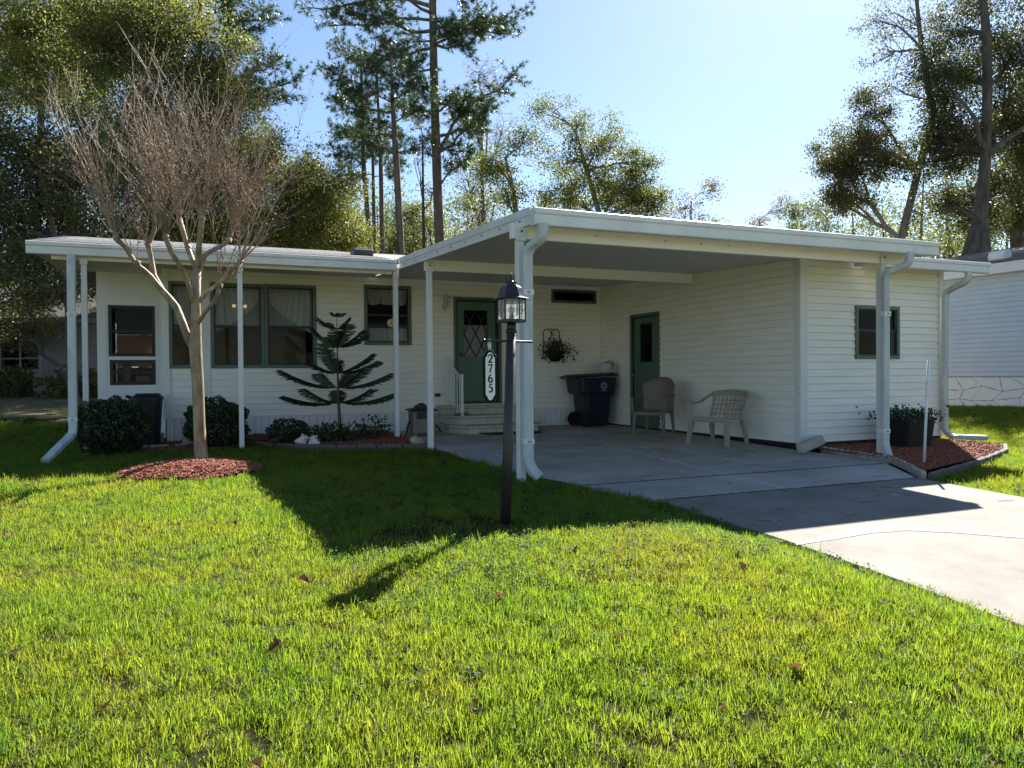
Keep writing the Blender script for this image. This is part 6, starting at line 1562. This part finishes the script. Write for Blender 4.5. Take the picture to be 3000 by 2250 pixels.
def limb_path(a, b, q, sag=0.12, n=5):
    a = Vector(a); b = Vector(b); L = (b - a).length; pts = []
    off = Vector((q.gauss(0, 1), q.gauss(0, 1), q.uniform(0.2, 1))).normalized() * L * sag
    for k in range(n + 1):
        t = k / n; p = a.lerp(b, t) + off * math.sin(math.pi * t) + Vector((q.gauss(0, .02), q.gauss(0, .02), q.gauss(0, .02))) * L * (0 < k < n)
        pts.append(p)
    return pts
def broad_tree(name, label, trunk, lobes, mat, bark, seed, dens=1.0, leaf=0.15, clump=0.33, cat='tree', group=None, tmean=0.4, twigs=True, moss=0):
    b = trunk[0]; bz = gz(b[0], b[1]) - 0.1
    root = thing(name, label, cat, (b[0], b[1], bz), group)
    q = random.Random(seed); rng = np.random.default_rng(seed)
    tb = MB(); tp = [(b[0], b[1], bz, b[3] * 1.25)] + list(trunk)
    tb.tube([p[:3] for p in tp], [p[3] for p in tp], 10)
    Cs, Ss = [], []
    for (x, y, z, rx, rz, k) in lobes:
        # limb from the trunk point a bit below the lobe
        below = [p for p in tp if p[2] < z - 0.2 * rz] or [tp[0]]
        s_ = max(below, key=lambda p: p[2] - 0.45 * math.hypot(p[0] - x, p[1] - y))
        c = Vector((x, y, z)); lp_ = limb_path(s_[:3], c, q)
        r0 = max(0.025, min(s_[3] * 0.62, 0.04 + 0.028 * (c - Vector(s_[:3])).length))
        tb.tube(lp_, [r0 * (1 - 0.75 * i / 5) for i in range(6)], 6)
        vol = rx * rx * rz
        ncl = max(8, int(15 * vol ** 0.72 * (0.45 + 0.55 * k)))
        for _ in range(ncl):
            d = Vector((q.gauss(0, 1), q.gauss(0, 1), q.gauss(0, 1))).normalized() * (q.random() ** 0.42)
            p = c + Vector((d.x * rx, d.y * rx, d.z * rz))
            if twigs:
                j = q.randint(2, 5); tb.tube([lp_[j], lp_[j].lerp(p, 0.5) + Vector((q.gauss(0, .08), q.gauss(0, .08), q.gauss(0.05, .08))), p], [0.022, 0.014, 0.006], 3, cap=False)
            nl = int(75 * dens * k * q.uniform(0.5, 1.5))
            if nl: Cs.append(np.array(p) + rng.normal(size=(nl, 3)) * clump * np.array([1, 1, 0.7]) * q.uniform(0.7, 1.2))
            if twigs:
                for _t in range(3):
                    e = p + Vector((q.gauss(0, 1), q.gauss(0, 1), q.gauss(0, .8))) * clump * 1.1; tb.tube([p, e], [0.008, 0.003], 3, cap=False)
    tb.build('trunk', bark, root)
    Cc = np.concatenate(Cs); V, F = leaf_quads(Cc, leaf, rng, 0.55)
    np_mesh('crown', V, F, mat, root, tint=np.clip(rng.normal(tmean, 0.24, len(F)), 0, 1))
    if moss:
        mb = MB()
        for _ in range(moss):
            x, y, z, rx, rz, k = q.choice(lobes); px, py = x + q.gauss(0, rx * .6), y + q.gauss(0, rx * .6); zz = z - rz * q.uniform(0.2, 1.0); L = q.uniform(0.5, 1.6)
            for _s in range(26):
                ox, oy = q.gauss(0, .08), q.gauss(0, .08); l = L * q.uniform(0.3, 1)
                mb.add([(px + ox, py + oy, zz), (px + ox + 0.015, py + oy + 0.015, zz), (px + ox * 0.5 + q.gauss(0, .03), py + oy * 0.5, zz - l)], [(0, 1, 2)])
        mb.build('hanging_moss', MT['moss'], root)
    return root

def pine_tree(name, label, trunk, branches, seed, group=None, needles=1.0):
    b = trunk[0]; bz = gz(b[0], b[1]) - 0.1
    root = thing(name, label, 'pine tree', (b[0], b[1], bz), group)
    q = random.Random(seed); rng = np.random.default_rng(seed)
    tb = MB(); tp = [(b[0], b[1], bz, b[3] * 1.15)] + list(trunk); tb.tube([p[:3] for p in tp], [p[3] for p in tp], 12)
    tips = []
    for (a, c) in branches:
        L = (Vector(c) - Vector(a)).length
        lp_ = limb_path(a, c, q, 0.10, 6); lp_[-1].z += 0.05 * L
        r0 = 0.022 + 0.014 * L
        tb.tube(lp_, [r0 * (1 - 0.8 * i / 6) for i in range(7)], 6)
        for _ in range(int(9 + 7 * L)):
            t = q.uniform(0.30, 1.0); i = min(5, int(t * 6)); p = lp_[i].lerp(lp_[i + 1], t * 6 - i)
            d = ((lp_[i + 1] - lp_[i]).normalized() * 0.7 + Vector((q.gauss(0, .7), q.gauss(0, .7), q.gauss(0.15, .45)))).normalized()
            l = q.uniform(0.35, 1.1); e = p + d * l; e.z += 0.12 * l
            tb.tube([p, p.lerp(e, .5) + Vector((0, 0, -0.04)), e], [0.014, 0.010, 0.006], 4, cap=False)
            for k in range(q.randint(3, 6)):
                tt = q.uniform(0.4, 1.0); tips.append((p.lerp(e, tt) + Vector((q.gauss(0, .10), q.gauss(0, .10), q.gauss(0.02, .08))), d))
            tips.append((e, d))
    tb.build('trunk', MT['bark_pine'], root)
    n = int(22 * needles); P = np.repeat(np.array([tuple(t[0]) for t in tips]), n, axis=0); D = np.repeat(np.array([tuple(t[1]) for t in tips]), n, axis=0)
    N = len(P); d = unit(D * 0.75 + rng.normal(size=(N, 3)) * 0.62 + np.array([0, 0, 0.12])); L = rng.uniform(0.15, 0.27, N)[:, None]
    w = unit(np.cross(d, rng.normal(size=(N, 3)))) * 0.009
    V = np.empty((N, 3, 3)); V[:, 0] = P - w; V[:, 1] = P + w; V[:, 2] = P + d * L + np.array([0, 0, -0.02])
    np_mesh('crown', V.reshape(-1, 3), np.arange(N * 3).reshape(N, 3), LM['pine'], root, tint=np.clip(rng.normal(0.4, 0.22, N), 0, 1))

info = {
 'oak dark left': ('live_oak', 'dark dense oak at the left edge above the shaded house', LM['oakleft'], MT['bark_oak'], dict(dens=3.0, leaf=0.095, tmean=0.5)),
 'oak tall': ('live_oak', 'tall olive oak crown rising behind the bare crape tree', LM['oak'], MT['bark_oak'], dict(dens=2.9, leaf=0.10, tmean=0.5)),
 'oak mid': ('laurel_oak', 'lower yellow green oak between the crape tree and the pines', LM['oak'], MT['bark_oak'], dict(dens=2.8, leaf=0.10, tmean=0.6)),
 'oak tawny': ('water_oak', 'tawny topped tall oak in the upper left corner', LM['bright'], MT['bark_oak'], dict(dens=2.2, leaf=0.12, tmean=0.6)),
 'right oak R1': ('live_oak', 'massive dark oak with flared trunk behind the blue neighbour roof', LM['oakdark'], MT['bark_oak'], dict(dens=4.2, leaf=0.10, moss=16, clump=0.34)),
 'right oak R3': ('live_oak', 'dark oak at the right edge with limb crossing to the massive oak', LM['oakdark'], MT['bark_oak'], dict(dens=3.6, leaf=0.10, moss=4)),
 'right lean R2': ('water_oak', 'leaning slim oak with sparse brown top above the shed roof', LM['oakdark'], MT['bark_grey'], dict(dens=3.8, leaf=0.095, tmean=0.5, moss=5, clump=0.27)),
 'mid elm': ('young_elm', 'small open crowned tree just right of the tallest pine', LM['oak'], MT['bark_grey'], dict(dens=3.4, leaf=0.095, tmean=0.4)),
 'mid oak': ('post_oak', 'spreading thin crowned oak above the middle of the carport roof', LM['oak'], MT['bark_grey'], dict(dens=3.8, leaf=0.095, tmean=0.45, clump=0.29)),
}
for k, (n, tr, lb) in enumerate(OAKS):
    nm, la, mt_, bk_, kw = info[n]
    broad_tree(nm, la, tr, lb, mt_, bk_, 40 + k, **kw)
plabel = {'P1': 'tallest pine with thick straight trunk behind the carport roof', 'P2': 'forked dark pine just left of the tallest pine', 'P3': 'leftmost straight pine of the group behind the roof vent', 'P5': 'third slim pine from the left behind the roof vent', 'P4': 'thinnest young pine between the two left pines', 'P7': 'pine rising behind the olive oak with one long level bough'}
for k, (n, tr, br) in enumerate(PINES):
    pine_tree('pine_tree', plabel[n], tr, br, 70 + k, 'pines behind the home', 1.15 if n == 'P1' else 1.0)

def sapling(name, label, base, h, r, seed, mat, dens, lobes=5, lean=0.0, zlo=0.35, leaf=0.12, bark=None):
    q = random.Random(seed); x, y = base; tr = []
    for t in (0.05, 0.35, 0.65, 0.9): tr.append((x + lean * h * t + q.gauss(0, .05), y + q.gauss(0, .05), gz(x, y) + (h - gz(x, y)) * t, max(0.012, 0.018 * h * (1 - t * 0.8) * 0.6)))
    lb = []
    for k in range(lobes):
        t = zlo + (1 - zlo) * k / max(1, lobes - 1) * 0.93; rr = r * (1.15 - 0.75 * t) * q.uniform(0.8, 1.2)
        lb.append((x + lean * h * t + q.gauss(0, r * .35), y + q.gauss(0, r * .35), h * t, rr, rr * 0.8, q.uniform(0.5, 1.0)))
    return broad_tree(name, label, tr, lb, mat, bark or MT['bark_grey'], seed, dens=dens, leaf=leaf, clump=0.3)
sapling('sweetgum_tree', 'nearly bare brown leaved tree showing behind the tallest pine', (15.3, 39.1), 18.2, 2.6, 101, LM['sparse'], 0.22, 8, zlo=0.5)
sapling('bare_tree', 'thin dark trunk with bare limbs between two pines', (10.6, 34.7), 13.2, 1.3, 102, LM['sparse'], 0.10, 5, zlo=0.5, bark=MT['bark_oak'])
sapling('bare_tree', 'thin leaning tree with sparse tufts standing alone against the sky', (27.4, 37.2), 12.3, 1.9, 103, LM['sparse'], 1.0, 8, lean=0.02, zlo=0.5)
sapling('young_tree', 'low rounded tree just right of the lone leaning tree', (28.6, 37.0), 9.8, 1.7, 104, LM['oak'], 1.4, 6, zlo=0.5)
sapling('young_tree', 'pale open tree over the right half of the carport roof', (33.3, 37.9), 11.7, 1.7, 105, LM['sparse'], 1.1, 7, zlo=0.6)
sapling('young_tree', 'rounded green treetop next to the pale open tree', (34.9, 37.2), 11.2, 1.6, 106, LM['oak'], 2.2, 6, zlo=0.65)
sapling('young_tree', 'yellowish thin tree left of the leaning slim oak', (36.6, 35.6), 11.6, 2.0, 107, LM['oak'], 1.0, 7, zlo=0.5)
sapling('young_tree', 'dull green tree behind the leaning slim oak', (30.6, 26.0), 8.4, 1.7, 108, LM['oak'], 0.9, 5, zlo=0.45)
sapling('young_tree', 'loose olive tree between the leaning oak and the massive oak', (33.0, 24.8), 8.4, 1.9, 109, LM['oak'], 0.8, 5, zlo=0.4)
sapling('young_elm', 'dark small tree rising just over the carport roof corner', (13.6, 33.0), 8.9, 1.5, 110, LM['oak'], 0.8, 4, zlo=0.6)
sapling('young_tree', 'bright leafy tree under the left pines', (8.0, 44.0), 11.5, 2.8, 111, LM['oak'], 2.3, 7, zlo=0.35)
sapling('young_tree', 'bright leafy tree under the tallest pine', (12.5, 43.0), 11.0, 2.8, 112, LM['oak'], 2.0, 7, zlo=0.35)
sapling('dim_tree', 'dim leafy tree beside the porch post in the left yard', (-3.2, 33.5), 6.5, 2.0, 113, LM['oakleft'], 1.3, 6, zlo=0.15)
sapling('dim_tree', 'dim tree filling the gap behind the shaded house', (-9.5, 38.0), 10.5, 3.4, 114, LM['oakleft'], 0.7, 7, zlo=0.2)
sapling('dim_tree', 'dark tall tree beyond the left edge of the yard', (-9.5, 29.0), 9.5, 2.6, 115, LM['oakleft'], 1.0, 7, zlo=0.25)

# far belt of woods: reads as one mass between the nearer trees
def woods():
    root = tag(bpy.data.objects.new('far_woods', None), 'hazy low belt of mixed woods closing the view behind all houses', 'woods', kind='stuff'); COL.objects.link(root)
    q = random.Random(77); rng = np.random.default_rng(77); tb = MB(); Cs = []
    for k in range(190):
        a = rad(-46 + 118 * (k + q.random()) / 190); d = q.uniform(52, 70)
        x, y = d * math.sin(a), d * math.cos(a); h = q.uniform(10, 15) if a < rad(22) else (q.uniform(6, 10) if a < rad(43) else q.uniform(9.5, 14.5))
        zb = gz(x, y); tb.tube([(x, y, zb - .2), (x + q.gauss(0, .3), y, zb + h * .5), (x + q.gauss(0, .5), y, zb + h * .92)], [0.16, 0.11, 0.03], 5)
        for _ in range(int(9 + h)):
            p = np.array([x + q.gauss(0, 1.3), y + q.gauss(0, 1.0), zb + h * q.uniform(0.15, 1.0)])
            tb.tube([(x, y, p[2] - 0.8), tuple(p)], [0.04, 0.012], 3, cap=False)
            Cs.append(p + rng.normal(size=(int(q.randint(45, 120) * (1.5 if rad(2) < a < rad(22) else (0.45 if a < rad(-16) else 0.9))), 3)) * 0.6)
    tb.build('trunks', MT['bark_grey'], root)
    V, F = leaf_quads(np.concatenate(Cs), 0.20, rng, 0.6); np_mesh('foliage', V, F, LM['oak'], root, tint=np.clip(rng.normal(0.38, 0.22, len(F)), 0, 1))
woods()

# ------------------------------------------------------------------ lawn: grass tufts, clover, fallen leaves
def blade(mb, x, y, h, w, lean, a, q):
    d = Vector((math.cos(a), math.sin(a), 0)); s_ = Vector((-d.y, d.x, 0))
    pr = None
    P0 = Vector((x, y, -0.01))
    n0 = len(mb.v)
    for k, t in enumerate((0, 0.4, 0.75)):
        c = P0 + Vector((0, 0, h * t * (1 - 0.25 * lean * t))) + d * (lean * h * t * t); ww = w * (1 - 0.45 * t)
        mb.v += [tuple(c - s_ * ww / 2), tuple(c + s_ * ww / 2)]
    c = P0 + Vector((0, 0, h * (1 - 0.25 * lean))) + d * lean * h; mb.v.append(tuple(c))
    mb.f += [(n0, n0 + 1, n0 + 3, n0 + 2), (n0 + 2, n0 + 3, n0 + 5, n0 + 4), (n0 + 4, n0 + 5, n0 + 6)]
protos = bpy.data.collections.new('lawn_prototypes')
def proto(name, mb, mat):
    me = bpy.data.meshes.new(name); me.from_pydata(mb.v, [], mb.f); me.materials.append(mat)
    o = bpy.data.objects.new(name, me); protos.objects.link(o)
q = random.Random(23)
for v in range(8):
    mb = MB()
    hm = (0.040, 0.050, 0.034, 0.058, 0.044, 0.030, 0.068, 0.048)[v]
    for k in range(22):
        r = 0.045 * math.sqrt(q.random()); a = q.uniform(0, 6.28)
        blade(mb, r * math.cos(a), r * math.sin(a), hm * q.uniform(0.5, 1.35), q.uniform(0.0022, 0.0040), abs(q.gauss(0.35, 0.3)), q.uniform(0, 6.28), q)
    proto('tuft_%d' % v, mb, LM['grass'])
mb = MB()
for k in range(7):
    r = 0.04 * math.sqrt(q.random()); a = q.uniform(0, 6.28); h = q.uniform(0.02, 0.05); x, y = r * math.cos(a), r * math.sin(a); R0 = q.uniform(0.005, 0.009); tx, ty = q.gauss(0, .35), q.gauss(0, .35)
    n0 = len(mb.v); mb.v += [(x + R0 * math.cos(j * 1.047), y + R0 * math.sin(j * 1.047), h + R0 * (tx * math.cos(j * 1.047) + ty * math.sin(j * 1.047))) for j in range(6)]; mb.f.append(tuple(range(n0, n0 + 6)))
    mb.v += [(x, y, -0.01), (x + 0.0015, y, -0.01), (x, y, h)]; mb.f.append((n0 + 6, n0 + 7, n0 + 8))
proto('tuft_8', mb, LM['clover'])
mb = MB()
for k in range(16):
    r = 0.05 * math.sqrt(q.random()); a = q.uniform(0, 6.28)
    blade(mb, r * math.cos(a), r * math.sin(a), 0.028 * q.uniform(0.6, 1.5), q.uniform(0.0022, 0.004), q.uniform(0.8, 1.8), q.uniform(0, 6.28), q)
proto('tuft_9', mb, MT['straw'])

ng = bpy.data.node_groups.new('lawn_scatter', 'GeometryNodeTree')
ng.interface.new_socket('Geometry', in_out='INPUT', socket_type='NodeSocketGeometry')
ng.interface.new_socket('Geometry', in_out='OUTPUT', socket_type='NodeSocketGeometry')
gi = ng.nodes.new('NodeGroupInput'); go = ng.nodes.new('NodeGroupOutput')
ci = ng.nodes.new('GeometryNodeCollectionInfo'); ci.inputs['Collection'].default_value = protos
ci.inputs['Separate Children'].default_value = True; ci.inputs['Reset Children'].default_value = True
ip = ng.nodes.new('GeometryNodeInstanceOnPoints'); ip.inputs['Pick Instance'].default_value = True
def attr(nm, ty):
    n = ng.nodes.new('GeometryNodeInputNamedAttribute'); n.data_type = ty; n.inputs['Name'].default_value = nm
    return n.outputs['Attribute']
ng.links.new(gi.outputs[0], ip.inputs['Points']); ng.links.new(ci.outputs[0], ip.inputs['Instance'])
ng.links.new(attr('idx', 'INT'), ip.inputs['Instance Index']); ng.links.new(attr('rot', 'FLOAT_VECTOR'), ip.inputs['Rotation']); ng.links.new(attr('scl', 'FLOAT_VECTOR'), ip.inputs['Scale'])
ng.links.new(ip.outputs[0], go.inputs[0])

def blocked(x, y):
    if 4.13 < x < 7.44 and y < 6.05: return True
    if 5.95 < y < 7.05 and x > interp(y, [6, 6.97], [4.09, 3.58]) and x < interp(y, [6, 6.97], [7.6, 8.3]): return True
    if x > 3.53 and x < 8.3 and 7.0 < y < 14.3: return True
    if inpoly(x, y, bedR) or inpoly(x, y, bedL) or inpoly(x, y, bedW) or inpoly(x, y, bedT): return True
    if -1.3 < x < 12.7 and y > 14.1 and y < 19.1: return True
    if x > 8.2 and x < 11.1 and y > 8.4 and y < 14.3: return True
    if x > 18.0 and y > 6.9: return True
    return False
def scatter(name, label, regions, seed):
    rng = np.random.default_rng(seed); pts = []; scl = []; idx = []
    q = random.Random(seed)
    for (x0, x1, y0, y1, dens, smin, smax) in regions:
        n = int((x1 - x0) * (y1 - y0) * dens)
        for _ in range(n):
            x = q.uniform(x0, x1); y = q.uniform(y0, y1)
            # keep to what lies in or near the view cone
            cx_ = x * rt.x + y * rt.y; cd = x * fw.x + y * fw.y
            if cd < 0.6 or abs(cx_) > 1.3 * cd + 3.5: continue
            if abs(cx_) > 0.78 * cd + 0.9 and q.random() < 0.45: continue      # thinner where the lawn runs out of view
            if blocked(x, y): continue
            patch = 0.5 + 0.25 * math.sin(x * 1.9 + 1.3 * math.sin(y * 1.1)) + 0.25 * math.sin(y * 2.3 + 1.7 * math.sin(x * 0.8))
            fine = math.sin(x * 13.1 + 2.1 * math.sin(y * 5.3)) * math.sin(y * 11.7 + 2.4 * math.sin(x * 4.7)) + 0.5 * math.sin(x * 29 + y * 23)
            if fine < -0.72 and q.random() < 0.8: continue                      # small dark gaps in the turf
            if y > 19 and q.random() < 0.75 and x < 0: continue
            if (x - 1.75) ** 2 + ((y - 5.2) * 1.3) ** 2 < 0.30 and q.random() < 0.8: continue    # bare worn spot by the lamp
            pts.append((x, y, gz(x, y)))
            s_ = q.uniform(smin, smax) * (0.82 + 0.3 * patch) * (0.8 + 0.22 * min(1, max(0, fine + 0.9))); scl.append((s_ * q.uniform(.9, 1.15), s_ * q.uniform(.9, 1.15), s_ * q.uniform(0.8, 1.2)))
            clover = 0.05 + (0.20 if (x > 0.8 and x < 4.2 and 3.6 < y < 8) else 0)
            idx.append(8 if q.random() < clover else (9 if q.random() < 0.04 + 0.08 * (1 - patch) else q.randrange(8)))
    n = len(pts); me = bpy.data.meshes.new(name); me.vertices.add(n); me.vertices.foreach_set('co', np.array(pts, dtype=np.float32).ravel())
    a = me.attributes.new('scl', 'FLOAT_VECTOR', 'POINT'); a.data.foreach_set('vector', np.array(scl, dtype=np.float32).ravel())
    ro = np.stack([rng.normal(0, .16, n), rng.normal(0, .16, n), rng.uniform(0, 6.28, n)], 1).astype(np.float32)
    a = me.attributes.new('rot', 'FLOAT_VECTOR', 'POINT'); a.data.foreach_set('vector', ro.ravel())
    a = me.attributes.new('idx', 'INT', 'POINT'); a.data.foreach_set('value', np.array(idx, dtype=np.int32))
    me.update(); o = link(name, me, None); md = o.modifiers.new('scatter', 'NODES'); md.node_group = ng
    return tag(o, label, 'grass', kind='stuff')
scatter('lawn_grass', 'green lawn grass over the whole front yard', [(-6, 4.2, 0.3, 3.2, 1500, 0.8, 1.25), (-6, 4.2, 3.2, 5, 1200, 0.85, 1.25), (3.5, 8, -1, 6, 0, 1, 1), (-11, 4.3, 5, 8, 560, 0.9, 1.35), (-15, 4, 8, 14.2, 340, 1.0, 1.5), (-16, -1.2, 14.2, 24, 120, 1.2, 1.8)], 5)
scatter('side_lawn_grass', 'patchy lawn grass between the driveway and the blue house', [(7.4, 12, 2, 8.6, 420, 1.0, 1.5), (11, 18, 3, 12, 230, 1.1, 1.7), (11, 18, 12, 22, 120, 1.2, 1.8)], 6)

# white discs put in for the glints of small lawn leaves
q = random.Random(31); mb = MB()
for k in range(230):
    x, y = q.uniform(-5, 4.1), q.uniform(1.6, 9.5)
    dn = 0.25 + 0.75 * max(0, math.sin(x * 1.1 + 0.6) * math.sin(y * 1.3 - 0.4))
    if q.random() > dn or blocked(x, y): continue
    z = gz(x, y) + q.uniform(0.035, 0.075); r = q.uniform(0.0022, 0.0050); ta, tb_ = q.gauss(0, .5), q.gauss(0, .5)
    n0 = len(mb.v); mb.v += [(x + r * math.cos(j * 1.047), y + r * math.sin(j * 1.047), z + r * (ta * math.cos(j * 1.047) + tb_ * math.sin(j * 1.047))) for j in range(6)]; mb.f.append(tuple(range(n0, n0 + 6)))
tag(mb.build('glint_flecks', MT['flower']), 'tiny painted leaf glint flowers scattered through the lawn', 'flecks', kind='stuff')

# dry leaves lying on the lawn, each one its own thing
def leafmesh(seed):
    q = random.Random(seed); mb = MB(); n = 7; L = 0.11
    for i in range(n + 1):
        t = i / n; w = 0.036 * math.sin(math.pi * min(1, t * 0.92 + 0.06)) * (1 + 0.35 * (i % 2)); cz = 0.02 * math.sin(t * 3.4 + seed) + 0.012
        for s_ in (-1, 0, 1): mb.v.append(((t - 0.5) * L, s_ * w, cz + abs(s_) * w * (0.6 + 0.3 * math.sin(seed + t * 3))))
    for i in range(n):
        for k in range(2): a = i * 3 + k; mb.f.append((a, a + 1, a + 4, a + 3))
    mb.tube([(L / 2, 0, 0.014), (L / 2 + 0.03, 0.004, 0.02)], 0.0015, 4)
    me = bpy.data.meshes.new('fallen_leaf'); me.from_pydata(mb.v, [], mb.f); me.materials.append(MT['leaf_dead']); return me
lms = [leafmesh(s) for s in range(4)]
spots = [(-0.9, 4.6), (-1.35, 3.75), (-0.62, 3.6), (-0.25, 3.0), (-0.9, 2.75), (0.35, 3.3), (0.95, 2.55), (1.25, 3.1), (1.75, 2.9), (1.8, 2.25), (2.3, 2.4), (2.75, 2.75), (3.4, 2.9), (1.45, 3.55), (2.1, 3.75), (1.6, 4.05), (2.2, 4.15), (-1.9, 5.0), (-1.1, 6.3), (-2.2, 6.6), (0.35, 6.0), (1.25, 6.2), (2.9, 3.45), (3.55, 3.6), (0.2, 2.45), (-0.35, 2.2), (0.75, 2.05), (1.4, 1.95), (-1.6, 7.6), (0.6, 4.2)]
q = random.Random(91)
for k, (x, y) in enumerate(spots):
    o = bpy.data.objects.new('fallen_leaf', lms[k % 4]); COL.objects.link(o)
    o.location = (x, y, gz(x, y) + 0.030); o.rotation_euler = (q.gauss(0, .25), q.gauss(0, .25), q.uniform(0, 6.28)); s_ = q.uniform(0.35, 0.65); o.scale = (s_, s_, s_)
    tag(o, 'dry brown curled leaf lying in the front lawn grass', 'leaf', 'fallen leaves on the lawn')
for k, (x, y) in enumerate(((-6.2, 27.6), (-5.7, 27.0))):
    mb = MB().lathe([(0, 0), (0.42 - 0.08 * k, 0), (0.44 - 0.08 * k, 0.03), (0.4 - 0.08 * k, 0.06), (0, 0.06)], 14, (x, y, gz(x, y) + 0.01))
    tag(mb.build('stepping_stone', MT['edging'], origin=(x, y, gz(x, y))), ('larger' if k == 0 else 'smaller') + ' flat pale stepping stone on the litter before the shaded house', 'stepping stone', 'stepping stones in the left yard')
